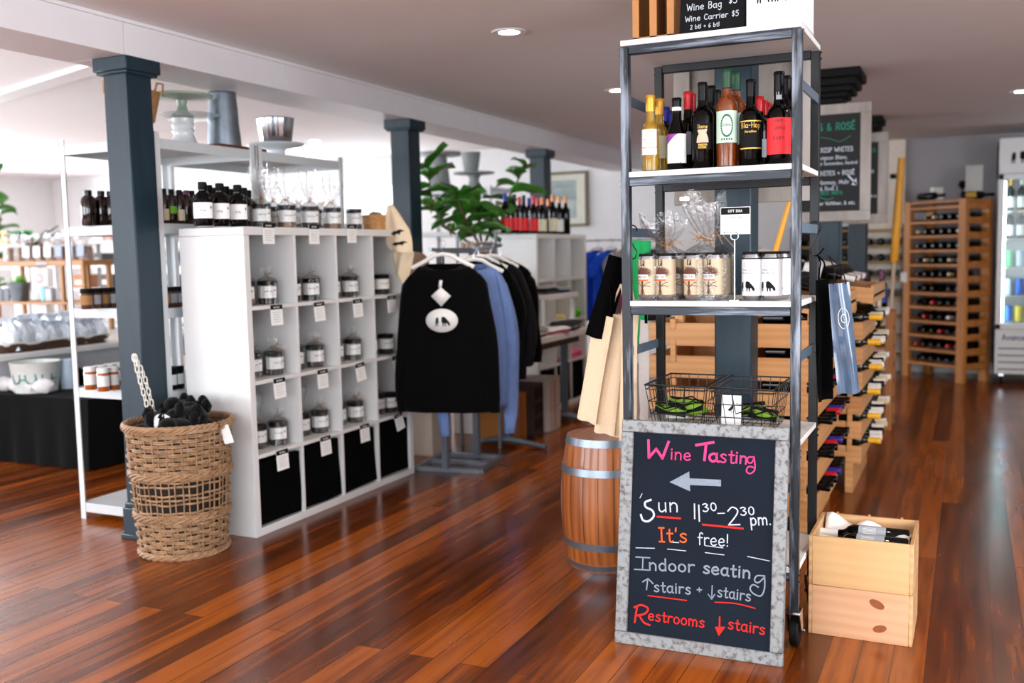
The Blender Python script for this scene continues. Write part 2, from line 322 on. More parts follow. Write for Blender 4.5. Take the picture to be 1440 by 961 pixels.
# ------------------------------------------------------------------ single-stroke lettering
GL = {
 'a': (6.2, '5 5.4 3 6.2 1 4.5 1 1.5 2.8 0 4.8 1.4|5 6.2 5 1 6 0'), 'b': (6, '1 10 1 0|1 4 3 6.2 5 4.5 5 1.5 3 0 1 1.5'), 'c': (5.5, '5 5 3 6.2 1 4.5 1 1.5 3 0 5 1'),
 'd': (6, '5 4.5 3 6.2 1 4.5 1 1.5 3 0 5 1.5|5 10 5 0'), 'e': (6, '1 3 5 3.6 4.4 5.6 3 6.2 1 4.5 1 1.5 3 0 5.2 1'), 'f': (5, '5 9 3.8 10 2.5 8.5 2.5 0|1 6 4.5 6'),
 'g': (6, '5 5.2 3 6.2 1 4.5 1 2 3 .6 5 2|5 6.2 5 -2 3 -4 1 -2.6'), 'h': (6, '1 10 1 0|1 4 3 6.2 5 4.5 5 0'), 'i': (2.6, '1.3 6.2 1.3 0|1.2 8.3 1.4 8.7'), 'j': (3, '2 6.2 2 -3 .5 -4|2 8.3 2.1 8.7'),
 'k': (5.5, '1 10 1 0|4.8 6 1 2.6|2.2 3.6 5 0'), 'l': (2.6, '1.3 10 1.3 0'), 'm': (9, '1 6.2 1 0|1 4 2.6 6.2 4.4 4.5 4.4 0|4.4 4 6 6.2 7.8 4.5 7.8 0'), 'n': (6.2, '1 6.2 1 0|1 4 3 6.2 5 4.5 5 0'),
 'o': (6, '3 6.2 1 4.5 1 1.5 3 0 5 1.5 5 4.5 3 6.2'), 'p': (6, '1 6.2 1 -4|1 4 3 6.2 5 4.5 5 1.5 3 0 1 1.5'), 'q': (6, '5 4.5 3 6.2 1 4.5 1 1.5 3 0 5 1.5|5 6.2 5 -4'), 'r': (4.8, '1 6.2 1 0|1 4 2.6 6 4.6 5.8'),
 's': (5.4, '4.6 5.4 3 6.2 1.2 5 2.4 3.5 4.4 2.2 4.2 .6 2.4 0 .8 .8'), 't': (4.6, '2.3 9 2.3 1 3.4 0 4.4 .6|.7 6 4.2 6'), 'u': (6.2, '1 6.2 1 1.6 2.6 0 4.8 1.6|5 6.2 5 0'), 'v': (5.6, '.6 6.2 2.8 0|2.8 0 5 6.2'),
 'w': (8, '.6 6.2 2.2 0|2.2 0 4 5|4 5 5.8 0|5.8 0 7.4 6.2'), 'x': (5.4, '.8 6 4.8 0|4.8 6 .8 0'), 'y': (5.8, '.8 6.2 3 .8|5 6.2 2 -4'), 'z': (5, '.8 6 4.6 6|4.6 6 .8 0|.8 0 4.6 0'),
 'A': (7, '.6 0 3.5 10|3.5 10 6.4 0|1.8 3.6 5.2 3.6'), 'B': (6.4, '1 10 1 0|1 10 4 9.8 5 7.8 3.6 5.6 1 5.2|1 5.2 4.4 5 5.6 2.6 4.2 .3 1 0'), 'C': (6.4, '5.8 8.4 3.6 10 1.4 8 .9 5 1.4 2 3.6 0 5.8 1.6'), 'D': (6.8, '1 10 1 0|1 10 4 9.4 5.8 7 5.8 3 4 .6 1 0'),
 'E': (5.8, '1 10 1 0|1 10 5.2 10|1 5.2 4.6 5.2|1 0 5.2 0'), 'F': (5.6, '1 10 1 0|1 10 5.2 10|1 5.2 4.4 5.2'), 'G': (7, '5.8 8.4 3.6 10 1.4 8 .9 5 1.4 2 3.6 0 5.8 1.4 5.9 4.4|3.8 4.4 5.9 4.4'), 'H': (6.8, '1 10 1 0|5.8 10 5.8 0|1 5 5.8 5'),
 'I': (4.4, '2.2 10 2.2 0|.6 10 3.8 10|.6 0 3.8 0'), 'K': (6.2, '1 10 1 0|5.4 10 1 4.4|2.4 5.6 5.8 0'), 'L': (5.4, '1 10 1 0|1 0 5 0'), 'M': (8, '1 0 1 10|1 10 4 3|4 3 7 10|7 10 7 0'), 'N': (7, '1 0 1 10|1 10 6 0|6 0 6 10'),
 'O': (7, '3.5 10 1.4 8 .9 5 1.4 2 3.5 0 5.6 2 6.1 5 5.6 8 3.5 10'), 'P': (6, '1 10 1 0|1 10 4 9.8 5.2 7.4 4 5 1 4.8'), 'R': (6.6, '1 10 1 0|1 10 4 9.8 5.2 7.6 4 5.4 1 5.2|2.6 5.2 5.8 0'), 'S': (6, '5.2 8.4 3.2 10 1.2 8.4 1.6 6.2 4.4 4.4 5.2 2.2 4 .3 2 0 .6 1.4'),
 'T': (6.4, '3.2 10 3.2 0|.4 10 6 10'), 'U': (6.8, '1 10 1 2.4 3.4 0 5.8 2.4 5.8 10'), 'V': (6.6, '.5 10 3.3 0|3.3 0 6.1 10'), 'W': (9, '.6 10 2.4 0|2.4 0 4.6 7|4.6 7 6.8 0|6.8 0 8.6 10'), 'Y': (6.4, '.6 10 3.2 5|5.8 10 3.2 5|3.2 5 3.2 0'),
 '0': (5, '2.5 10 .9 7.6 .9 2.4 2.5 0 4.1 2.4 4.1 7.6 2.5 10'), '1': (3.2, '1.6 10 1.6 0'), '2': (5.6, '.8 7.8 2.6 10 4.6 8.4 4 5.4 .8 0|.8 0 5.2 .2'), '3': (5.2, '.8 9 2.6 10 4.2 8 2.4 5.6|2.4 5.6 4.5 3.4 3.4 .4 1.8 0 .6 1.2'), '5': (5.4, '4.6 10 1.2 10|1.2 10 1 6|1 6 3 6.4 4.6 4.4 4.2 1.2 2.4 0 .7 1'), '6': (5.4, '4.4 9.6 2 7.4 .9 3.2 2.4 0 4.5 2 3.8 4.6 1.2 3.8'),
 '$': (5.6, '4.6 8 3 8.8 1.2 7.6 1.8 5.8 4 4.4 4.6 2.8 3.4 1.2 1 1.8|2.8 10.4 2.8 -.4'), '-': (5, '.8 4.6 4.2 4.8'), '+': (5.4, '2.7 6.6 2.7 2|.6 4.3 4.8 4.3'), '.': (2.2, '1 0 1.2 .4'), ',': (2.2, '1.2 .6 .7 -1.4'), "'": (2.2, '1.2 10 1 7.6'), '!': (2.4, '1.4 10 1.2 3|1.1 .2 1.2 .6'), '&': (7, '6 0 1.8 7.4 3 9.8 4.2 7.8 1 3 2.4 0 4.6 1 5.8 4'), '(': (3, '2.4 11 .9 7 .9 3 2.4 -1'), ')': (3, '.6 11 2.1 7 2.1 3 .6 -1'), ' ': (4.4, ''), '\u00c9': (5.8, '1 10 1 0|1 10 5.2 10|1 5.2 4.6 5.2|1 0 5.2 0|2.6 11.4 4.2 12.8'),
}
def strokes_of(text, h, track=.6):
    out = []; x = 0; k = h/10
    for ch in text:
        w, s = GL.get(ch, GL[' '])
        for st in s.split('|'):
            q = [float(t) for t in st.split()]
            if q: out.append([(x+q[i]*k, q[i+1]*k) for i in range(0, len(q), 2)])
        x += (w+track)*k
    return out, x
def smooth_line(p, k=4):
    if len(p) < 3: return p
    o = []
    closed = abs(p[0][0]-p[-1][0])+abs(p[0][1]-p[-1][1]) < 1e-9
    for i in range(len(p)-1):
        a = p[i-1] if i else (p[-2] if closed else p[0]); b, c = p[i], p[i+1]; d = p[i+2] if i+2 < len(p) else (p[1] if closed else p[-1])
        for j in range(k):
            t = j/k
            o.append(tuple(.5*(2*b[n]+(c[n]-a[n])*t+(2*a[n]-5*b[n]+4*c[n]-d[n])*t*t+(3*b[n]-a[n]-3*c[n]+d[n])*t**3) for n in (0, 1)))
    o.append(p[-1]); return o
def ribbons(mb, lines, w, fn, mi=0):
    """flat pen strokes; fn maps (s, t) on the surface to a 3-D point"""
    for ln in lines:
        p = smooth_line(ln); n = len(p); vs = []
        for k in range(n):
            a, b = p[max(k-1, 0)], p[min(k+1, n-1)]; dx, dy = b[0]-a[0], b[1]-a[1]; l = math.hypot(dx, dy) or 1
            ex = w*.4/l if k in (0, n-1) else 0; sg = -1 if k == 0 else 1
            x, y = p[k][0]+dx*ex*sg, p[k][1]+dy*ex*sg
            vs += [fn(x-dy/l*w/2, y+dx/l*w/2), fn(x+dy/l*w/2, y-dx/l*w/2)]
        mb.add(vs, [(2*k, 2*k+1, 2*k+3, 2*k+2) for k in range(n-1)], mi)
def plane_fn(o, u, v, eps=.0008):
    o, u, v = Vector(o), Vector(u).normalized(), Vector(v).normalized(); n = u.cross(v)*eps
    return lambda s, t: o+u*s+v*t+n
def write(mb, text, fn, x, y, h, w, mi=0, center=False, slope=0, width=None, track=.6):
    st, L = strokes_of(text, h, track); k = 1
    if width: k = width/L; L = width
    x0 = x-L/2 if center else x
    ribbons(mb, [[(x0+a*k, y+b+a*k*slope) for a, b in s] for s in st], w, fn, mi)
def cyl_fn(r, z0, ang, eps=.0006):
    """surface of an upright cylinder, s runs along the arc around the direction ang"""
    return lambda s, t: Vector(((r+eps)*math.cos(ang+s/r), (r+eps)*math.sin(ang+s/r), z0+t))
def flat_shape(mb, pts, fn, mi=0): mb.add([fn(*p) for p in pts], [tuple(range(len(pts)))], mi)
def fill(mb, pts, fn, mi=0, nt=20, ds=.006):
    """a filled outline cut into small patches so that it follows a curved surface"""
    t0, t1 = min(p[1] for p in pts), max(p[1] for p in pts); n = len(pts)
    def cuts(t):
        xs = []
        for i in range(n):
            (x0, y0), (x1, y1) = pts[i], pts[(i+1) % n]
            if (y0 <= t) != (y1 <= t): xs.append(x0+(x1-x0)*(t-y0)/(y1-y0))
        return sorted(xs)
    e = (t1-t0)*1e-4
    for k in range(nt):
        ta, tb = t0+(t1-t0)*k/nt, t0+(t1-t0)*(k+1)/nt; A, B = cuts(ta+e), cuts(tb-e)
        if len(A) != len(B): A = B = cuts((ta+tb)/2)
        for j in range(0, len(A)-1, 2):
            m = max(1, int(max(A[j+1]-A[j], B[j+1]-B[j])/ds)); vs = []
            for i in range(m+1): f = i/m; vs += [fn(A[j]+(A[j+1]-A[j])*f, ta), fn(B[j]+(B[j+1]-B[j])*f, tb)]
            mb.add(vs, [(2*i, 2*i+2, 2*i+3, 2*i+1) for i in range(m)], mi)
def ellipse(cx, cy, a, b, n=28): return [(cx+a*math.cos(2*PI*i/n), cy+b*math.sin(2*PI*i/n)) for i in range(n)]
# a grazing cow with a pale belt around its middle, head down at the right
COWB = [(0, .30), (.02, .62), (.06, .78), (.20, .80), (.22, .34), (.18, .28), (.17, 0), (.12, 0), (.11, .26), (.07, .24), (.05, 0), (0, 0)]
COWF = [(.40, .34), (.42, .82), (.56, .86), (.66, .80), (.78, .62), (.90, .44), (1.0, .22), (.98, .08), (.90, .04), (.84, .14), (.80, .26), (.72, .30), (.70, .0), (.64, .0), (.62, .26), (.56, .28), (.54, 0), (.48, 0), (.47, .30)]
def cow(mb, fn, x, y, s, mi=0, flip=False, belt=None):
    for P in (COWB, COWF):
        # split the outline into convex-enough pieces: fan from the body centre
        q = [(x+(1-a if flip else a)*s, y+b*s*.75) for a, b in P]
        fill(mb, q, fn, mi, 26)
    if belt is not None:
        q = [(x+(1-a if flip else a)*s, y+b*s*.75) for a, b in [(.2, .34), (.2, .80), (.42, .82), (.40, .34)]]
        mb.add([fn(*p) for p in q], [(0, 1, 2, 3)], belt)

# ================================================================== the room
MB().box(-13, 3.5, -3, 11, -.1, 0).build('floor', floor_mat(), smooth=False)['kind'] = 'structure'
struct(MB().box(-3.62, 3.6, -3.1, 11.1, 2.40, 2.5).build('ceiling', CEILP, smooth=False))
LN = lambda X: 4.43+(-3.79-X)*.3118            # the fold in the ceiling of the left room
m = MB()
m.prism([(-3.62, LN(-3.62), 2.6), (-13, LN(-13), 2.6), (-13, 11.1, 2.6), (-3.62, 11.1, 2.6)], (0, 0, .1))
m.prism([(-3.62, LN(-3.62), 2.6), (-3.62, -3.1, 3.9), (-13, -3.1, 4.3), (-13, LN(-13), 2.6)], (0, 0, .1))
m.box(-3.62, -3.5, -3.1, 11.1, 2.5, 4.0)
struct(m.build('ceiling_left_room', CEILP, smooth=False))
a, b = Vector((-3.85, LN(-3.85), 2.6)), Vector((-12.9, LN(-12.9), 2.6))
struct(MB().bar(a+Vector((0, -.03, .004)), b+Vector((0, -.03, .004)), .16, .03).build('trim_1', mat('white_gloss_trim', (.96, .96, .96), .3), smooth=False))
m = MB(); y = -3.0
for L in (1.55, 1.6, 1.6, 1.6, 1.15, 1.15, 1.1, 1.1, 1.1, 1.1, 1.0):
    m.box(-3.80, -3.45, y, min(y+L, 11)-.003, 2.243, 2.40, .002); y += L
m.box(-3.79, -3.46, -3, 11, 2.25, 2.62)
m.box(-3.47, -3.435, -3, 11, 2.385, 2.40)
struct(m.build('ceiling_beam', BEAMP, smooth=False))
# back wall with a strip window; right part greyed to paint in the dim light
m = MB(); m.box(-13, -7.7, 11, 11.15, 0, 4.4); m.box(-6.75, -1.15, 11, 11.15, 0, 4.4); m.box(-7.7, -6.75, 11, 11.15, 0, 1.74); m.box(-7.7, -6.75, 11, 11.15, 2.24, 4.4)
struct(m.build('wall_back', WALLP, smooth=False))
struct(MB().box(-1.15, 3.6, 11, 11.15, 0, 2.5).build('wall_back_right', DIMW, smooth=False))
w = struct(MB().box(-7.72, -6.73, 10.97, 11.02, 1.70, 1.76, .004).box(-7.72, -6.73, 10.97, 11.02, 2.22, 2.27, .004).box(-7.74, -7.68, 10.97, 11.02, 1.70, 2.27, .004).box(-6.77, -6.71, 10.97, 11.02, 1.70, 2.27, .004).build('window_1', WHITE))
MB().box(-7.68, -6.77, 11.05, 11.056, 1.76, 2.22).build('window_pane', clear('window_glass', (1, 1, 1), .03), w)
# left wall with a long window, right wall with a window, front wall with shop windows
def wall_x(name, x0, x1, ya, yb, z0, z1, top):
    return struct(MB().box(x0, x1, -3, ya, 0, top).box(x0, x1, yb, 11, 0, top).box(x0, x1, ya, yb, 0, z0).box(x0, x1, ya, yb, z1, top).build(name, WALLP, smooth=False))
wall_x('wall_left', -13.1, -13, .5, 9.5, .8, 2.4, 4.4)
wall_x('wall_right', 3.5, 3.6, -1.3, 3.3, .7, 2.2, 2.5)
m = MB().box(-13, -10, -3.1, -3, 0, 4.4).box(-4.4, -3.3, -3.1, -3, 0, 4.4).box(2.1, 3.6, -3.1, -3, 0, 2.5)
for xa, xb, t in ((-10, -4.4, 4.4), (-3.3, 2.1, 2.5)): m.box(xa, xb, -3.1, -3, 0, .55).box(xa, xb, -3.1, -3, 2.3, t)
struct(m.build('wall_front', WALLP, smooth=False))
for k, (x0, x1, y0, y1, z0, z1) in enumerate([(-13.08, -13.02, .5, 9.5, .8, 2.4), (3.52, 3.58, -1.3, 3.3, .7, 2.2), (-10, -4.4, -3.08, -3.02, .55, 2.3), (-3.3, 2.1, -3.08, -3.02, .55, 2.3)]):
    m = MB(); ax = 0 if x1-x0 > y1-y0 else 1; n = 4; L = (x1-x0, y1-y0)[ax]
    for i in range(n+1):
        c = (x0, y0)[ax]+L*i/n
        m.box(*((c-.03, c+.03, y0, y1) if ax == 0 else (x0, x1, c-.03, c+.03)), z0, z1)
    m.box(x0, x1, y0, y1, z0, z0+.06).box(x0, x1, y0, y1, z1-.06, z1)
    struct(m.build('window_%d' % (k+2), WHITE, smooth=False))
struct(MB().box(-13, -1.15, 10.98, 11, 0, .14, .004).build('baseboard_back', WHITE))
struct(MB().box(-1.15, 3.5, 10.98, 11, 0, .12, .004).build('baseboard_back_right', WHITE))
# white panel on the back wall left of the corner rack
p = at(1247, 190, Y=10.96); q = at(1272, 330, Y=10.96)
d = struct(MB().box(p.x-.35, q.x, 10.955, 11, 0, p.z, .006).build('door_1', mat('cream_white_door_paint', (.93, .88, .82), .5)))
MB().box(-.03, .03, -.012, 0, -.025, .025, .004).build('door_plate', BLACK, d, (at(1256, 248, Y=10.95).x, 10.955, at(1256, 248, Y=10.95).z))

# recessed lights in the ceilings
LAMP = mat('lit_lamp_glass', (1, .96, .9), .5, emit=14)
def downlight(x, y, z, label, power=16, col=(1, .86, .70)):
    t = thing('recessed_light', label, 'ceiling light', (x, y, z), group='recessed ceiling lights')
    MB().lathe([(.052, -.004), (.085, -.006), (.088, 0), (.052, 0)], 24, cap=False).build('trim_ring', WHITE, t)
    MB().lathe([(0.001, -.003), (.052, -.003)], 24, cap=False).build('lens', LAMP, t)
    l = bpy.data.lights.new('lamp', 'SPOT'); l.energy = power; l.color = col; l.spot_size = 2.5; l.spot_blend = .7; l.shadow_soft_size = .05
    o = bpy.data.objects.new('lamp', l); C.objects.link(o); o.parent = t; o.location = (0, 0, -.02)
for x, y, lb in [(-2.06, 4.45, 'nearest recessed round light in the ceiling left of the metal rack'), (-2.17, 6.41, 'recessed round light in the ceiling just behind the top of the metal rack'),
                 (.325, 8.0, 'recessed round light in the ceiling above the glass door fridge'), (-2.06, 8.4, 'recessed round light in the far ceiling near the picture'),
                 (.33, 3.6, 'recessed round light in the ceiling over the right aisle'), (.33, .6, 'recessed round light in the ceiling behind the viewer on the right'), (-2.0, 1.0, 'recessed round light in the ceiling behind the viewer on the left')]:
    if y > 2: downlight(x, y, 2.40, lb)
for (px, py), lb in [((53, 227), 'leftmost recessed light in the ceiling of the left room'), ((356, 205), 'recessed light in the left room ceiling behind the silver bucket'), ((442, 198), 'recessed light in the left room ceiling right of the silver bucket')]:
    p = at(px, py, Z=2.6); downlight(p.x, p.y, 2.60, lb)

# columns
def column(x0, y0, w, top, label, cap=0, mcap=None):
    t = thing('wooden_column', label, 'column', (x0+w/2, y0+w/2, 0), group='painted columns'); h = w/2
    MB().box(-h, h, -h, h, .16, top-.05, .006).build('shaft', TEAL, t)
    MB().box(-h-.025, h+.025, -h-.025, h+.025, 0, .025, .004).box(-h-.015, h+.015, -h-.015, h+.015, .02, .15, .004).box(-h-.008, h+.008, -h-.008, h+.008, .15, .175, .006).build('plinth', TEAL, t)
    m = MB()
    if cap:
        for k, (e, za, zb) in enumerate([(.02, -.20, -.16), (.045, -.165, -.13), (.075, -.135, -.095), (.10, -.10, -.05), (.125, -.055, 0)]): m.box(-h-e, h+e, -h-e, h+e, top+za, top+zb, .008)
        m.build('capital', BLACK, t)
    else:
        m.box(-h-.03, h+.03, -h-.03, h+.03, top-.062, top, .004).box(-h-.02, h+.02, -h-.02, h+.02, top-.075, top-.06, .004).build('capital', TEAL, t)
column(-3.62, 3.37, .15, 2.243, 'dark blue-grey painted wooden column behind the wicker basket')
column(-3.62, 5.84, .15, 2.243, 'dark blue-grey column at the right end of the jar shelf')
column(-3.62, 8.2, .15, 2.243, 'farthest dark column under the white beam, behind the red-labelled bottles')
column(-.945, 4.0, .15, 2.40, 'dark column right behind the metal rack', 1)
column(-.885, 6.45, .15, 2.40, 'dark column with a black stepped capital carrying the near menu board', 1)
column(-.945, 8.9, .15, 2.40, 'farthest dark column of the centre row, carrying the far menu board', 1)

# ================================================================== the metal rack
RX0, RX1, RY0, RY1 = -1.075, -.482, 3.2, 3.63
SHZ = [.262, .677, 1.133, 1.569, 2.005]      # undersides of the boards
rack = thing('metal_rack', 'tall wheeled rack of brushed dark steel with white shelves behind the tasting chalkboard', 'shelf rack', ((RX0+RX1)/2, (RY0+RY1)/2, 0))
rx, ry = (RX1-RX0)/2, (RY1-RY0)/2
for sx in (-1, 1):
    for sy in (-1, 1):
        m = MB(); x, y = sx*(rx-.015), sy*(ry-.015)
        m.box(x-.015, x+.015, y-.015, y+.015, .135, 2.0, .002)
        for zz in SHZ:
            for dz in (-.008, -.03): m.lathe([(.004, 0), (.004, .004), (.001, .006)], 6, TM((x+sx*.015, y, zz+dz), (0, sx*PI/2, 0)))
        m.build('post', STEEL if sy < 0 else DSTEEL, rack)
        c = MB(); c.box(x-.024, x+.024, y-.03, y+.03, .128, .136, .002)
        for k in (-1, 1): c.prism([(x+k*.02, y-.028, .128), (x+k*.02, y+.028, .128), (x+k*.02, y+.05, .05), (x+k*.02, y+.022, .045)], (k*.003, 0, 0))
        c.tube([(x-.03, y+.034, .056), (x+.03, y+.034, .056)], .006)
        c = c.build('caster', CHROME, rack)
        MB().lathe([(.02, -.014), (.050, -.014), (.055, -.009), (.055, .009), (.050, .014), (.02, .014)], 24, TM((x, y+.034, .056), (0, PI/2, 0))).build('wheel', BLACK, c)
for k, zz in enumerate(SHZ):
    s = MB().box(-rx+.002, rx-.002, -ry+.001, ry-.001, zz, zz+.019, .002).build('shelf', WHITE, rack)
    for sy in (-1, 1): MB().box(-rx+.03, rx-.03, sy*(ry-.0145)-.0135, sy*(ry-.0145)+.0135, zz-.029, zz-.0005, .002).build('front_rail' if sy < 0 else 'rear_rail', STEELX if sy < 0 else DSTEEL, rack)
for zz in (.97, 1.385, 1.835):
    for sx in (-1, 1): MB().box(sx*(rx-.006)-.004, sx*(rx-.006)+.004, -ry+.03, ry-.03, zz-.016, zz+.016, .001).build('side_rail', mat('grey_blue_flat_steel', (.42, .50, .58), .35, .5, var=.12), rack)
RS = [z+.0195 for z in SHZ]

# ---- things on its top
ctop = thing('cardboard_bottle_carrier', 'brown cardboard bottle carrier with dark slots on top of the rack', 'box', (at(922, 50, Y=3.30).x, 3.33, RS[4]))
KR = mat('brown_cardboard', (.72, .50, .30), .85, var=.05, scale=60)
m = MB(); W = .072
for a_, b_ in ((-W, -.05), (-.012, .012), (.048, W)): m.box(a_, b_, -.06, -.055, .0, .26)
m.box(-W, W, -.06, -.055, 0, .018).box(-W, W, -.06, -.055, .22, .26).box(-W, -W+.005, -.055, .16, 0, .26).box(W-.005, W, -.055, .16, 0, .26).box(-W, W, .155, .16, 0, .26).box(-W, W, -.06, .16, 0, .005)
m.build('sleeve', KR, ctop, smooth=False)
MB().box(-.01, .01, -.054, .15, .006, .25).box(-W+.006, W-.006, .05, .054, .006, .25).build('divider', mat('brown_cardboard_inside', (.45, .28, .10), .9), ctop, smooth=False)
p0 = at(954, 46, Y=3.235); p1 = at(1047, 37, Y=3.245)
sg = thing('price_chalkboard', 'small black chalkboard with wine bag prices on top of the rack', 'sign', ((p0.x+p1.x)/2, 3.245, RS[4]))
hw = (p1.x-p0.x)/2
sb = MB().box(-hw, hw, 0, .012, 0, .22, .003).build('board', BLACK, sg, rot=(-.14, 0, 0))
m = MB(); fn = plane_fn((-hw, -.0002, 0), (1, 0, 0), (0, 0, 1))
k = 2*hw
write(m, 'Wine Bag', fn, .022*1, .083, .022, .0026, width=.118); m.build('chalk_writing', CHALK, sb); m = MB(); write(m, '$5', fn, .16, .090, .022, .0026, width=.03)
m.build('chalk_writing', CHALK, sb); m = MB()
write(m, 'Wine Carrier $5', fn, .018, .047, .018, .0024, width=.178)
write(m, '2 btl + 6 btl', fn, .036, .020, .014, .0020, width=.098)
m.build('chalk_writing', CHALK, sb)
p0 = at(1049, 36, Y=3.23); p1 = at(1130, 30, Y=3.23)
bx = thing('white_gift_box', 'white box with a belted cow emblem at the right end of the rack top', 'box', ((p0.x+p1.x)/2, 3.3, RS[4]))
hw = (p1.x-p0.x)/2; PB = mat('white_card', (.88, .88, .90), .6, var=.01)
MB().box(-hw, hw, -.065, .15, 0, .25, .002).build('carton', PB, bx)
m = MB(); fn = plane_fn((0, -.0652, .098), (1, 0, 0), (0, 0, 1))
for sx in (-1, 1):
    r1, r2 = ellipse(0, 0, .075, .052), ellipse(0, 0, .0735, .0505)
ribbons(m, [[r1[i] for i in range(len(r1))]+[r1[0]]], .0012, fn); m.build('oval_outline', mat('pale_grey_print', (.80, .80, .82), .6), bx)
m = MB(); cow(m, fn, -.055, -.025, .07); cow(m, fn, .0, -.026, .066); m.build('cow_print', BLACK, bx)
MB().box(hw, hw+.0012, -.03, .13, .05, .25).build('tape', PAPER, bx)

# ---- chalkboard leaning on the rack
BW = .278; tilt = -math.atan2(.112, .75); BH = .757
cb = thing('wine_tasting_chalkboard', 'large chalkboard sign in a worn galvanised frame leaning on the rack, lettered Wine Tasting', 'sign', (-.785, 3.052, 0), .017)
ZF = streaky('weathered_galvanised_frame', (.30, .25, .22), (.53, .54, .54), .5, .25, (60, 60, 60), (.32, .52))
T = Euler((tilt, 0, 0)).to_matrix().to_4x4()
fr = MB(); FW = .042
fr.box(-BW, BW, -.0, .026, 0, FW, .003, 0, T).box(-BW, BW, 0, .026, BH-FW, BH, .003, 0, T).box(-BW, -BW+FW, 0, .026, FW, BH-FW, .003, 0, T).box(BW-FW, BW, 0, .026, FW, BH-FW, .003, 0, T)
fr.build('frame', ZF, cb)
SL = mat('slate_board', (.065, .10, .145), .85, var=.22, spec=.2, scale=4)
MB().box(-BW+FW-.005, BW-FW+.005, .008, .022, FW-.005, BH-FW+.005, 0, 0, T).build('board', SL, cb)
# writing, in board units: s to the right from the left edge of the frame, t up from its foot
Tn = T.to_3x3(); bo = Tn @ Vector((-BW, .008, 0)); fn = plane_fn(bo, (1, 0, 0), Tn @ Vector((0, 0, 1)), .001)
WM = cb.matrix_world.copy() if False else Matrix.Translation((-.785, 3.052, 0)) @ Matrix.Rotation(.017, 4, 'Z')
_o = WM @ bo; _u = WM.to_3x3() @ Vector((1, 0, 0)); _v = WM.to_3x3() @ (Tn @ Vector((0, 0, 1))); _n = _u.cross(_v)
def bp(x, y):
    """where a point of the board lies, in board units"""
    d = CR*((x-W_/2)/FPX)+CD*((y-H_/2)/FPX)+_f; t = (_o-EYE).dot(_n)/d.dot(_n); P = EYE+d*t-_o
    return (P.dot(_u), P.dot(_v))
def chalk(name, matl, items):
    m = MB()
    for it in items: ribbons(m, [[bp(*p) for p in it[1]]], it[0], fn)
    m.build(name, matl, cb)
def word(m, text, xa, ya, xb, yb, hpx, w, zs=None):
    a, b = bp(xa, ya), bp(xb, yb); L = math.hypot(b[0]-a[0], b[1]-a[1]); ux, uy = (b[0]-a[0])/L, (b[1]-a[1])/L
    h = hpx*.00229; st, n = strokes_of(text, h); k = L/(n-.06*h)
    ribbons(m, [[(a[0]+p*k*ux-q*uy, a[1]+p*k*uy+q*ux) for p, q in s] for s in st], w*1.3, fn)
m = MB()
S6 = lambda pts: [(870+x/6, 600+y/6) for x, y in pts]
ribbons(m, [[bp(*p) for p in S6(q)] for q in ([(252, 118), (256, 262)], [(256, 262), (318, 190)], [(318, 190), (370, 268)], [(370, 268), (422, 130)])], .0088, fn)
ribbons(m, [[bp(*p) for p in S6(q)] for q in ([(655, 158), (800, 134)], [(738, 150), (724, 284)])], .0088, fn)
word(m, 'ine', 908+34, 646, 908+64, 648, 17, .0034); word(m, 'a', 996, 649, 1011, 649.5, 18, .006); word(m, 'st', 1011, 650, 1033, 652, 19, .0036); word(m, 'in', 1033, 651, 1051, 653, 17, .0042)
ribbons(m, [[bp(*p) for p in S6([(1130, 258), (1092, 262), (1090, 300), (1120, 308), (1142, 270)])], [bp(*p) for p in S6([(1142, 256), (1150, 360), (1110, 398), (1078, 376), (1100, 338), (1150, 352)])]], .0045, fn)
m.build('pink_lettering', PINKC, cb)
m = MB(); ar = lambda pts: [bp(*p) for p in S6(pts)]
flat_shape(m, ar([(430, 470), (596, 380), (604, 548)]), fn); flat_shape(m, ar([(598, 438), (864, 450), (864, 506), (600, 494)]), fn)
m.build('chalk_arrow', CHALKG, cb)
m = MB()
ribbons(m, [ar([(272, 620), (225, 640), (230, 680), (285, 710), (296, 760), (250, 800), (205, 790), (188, 745)])], .007, fn)
word(m, 'un', 925, 720, 955, 720, 21, .0035)
m.build('day_lettering', CHALK, cb); m = MB()
ribbons(m, [ar([(640, 655), (642, 778)]), ar([(676, 664), (682, 800)])], .0045, fn)
word(m, '30', 988, 720, 1009, 718, 11, .003); ribbons(m, [ar([(836, 734), (894, 732)])], .003, fn)
word(m, '2', 1022, 738.5, 1042, 738.5, 25, .0034); word(m, '30', 1041, 725, 1062, 724, 11, .003); word(m, 'pm.', 1055, 739, 1085, 738, 16, .0032)
m.build('time_lettering', CHALK, cb); m = MB()
word(m, 'free!', 980, 766, 1025, 769, 17, .0028)
S5 = lambda pts: [bp(870+x/5.654, 750+y/5.654) for x, y in pts]
ribbons(m, [S5([(420, 73), (478, 76)]), S5([(690, 100), (830, 118)]), S5([(138, 117), (286, 121)]), S5([(388, 127), (535, 142)]), S5([(688, 155), (838, 174)]), S5([(1025, 186), (1200, 222)]), S6 and ar([(180, 604), (198, 568)])], .0024, fn)
m.build('free_lettering_and_dashes', CHALK, cb)
m = MB()
ribbons(m, [S5([(138, 190), (248, 197)]), S5([(194, 194), (190, 288)]), S5([(126, 288), (246, 295)])], .0042, fn)
word(m, 'ndoor', 912, 802, 977, 805, 17, .0042); m.build('indoor_lettering', CHALKG, cb); m = MB(); word(m, 'seatin', 988, 806, 1056, 814, 17, .0046)
ribbons(m, [S5([(1150, 340), (1100, 340), (1080, 375), (1110, 395), (1160, 350)]), S5([(1160, 340), (1160, 440), (1130, 500), (1070, 480), (1045, 440), (1070, 410), (1110, 430)])], .0045, fn)
m.build('seating_lettering', CHALKG, cb); m = MB()
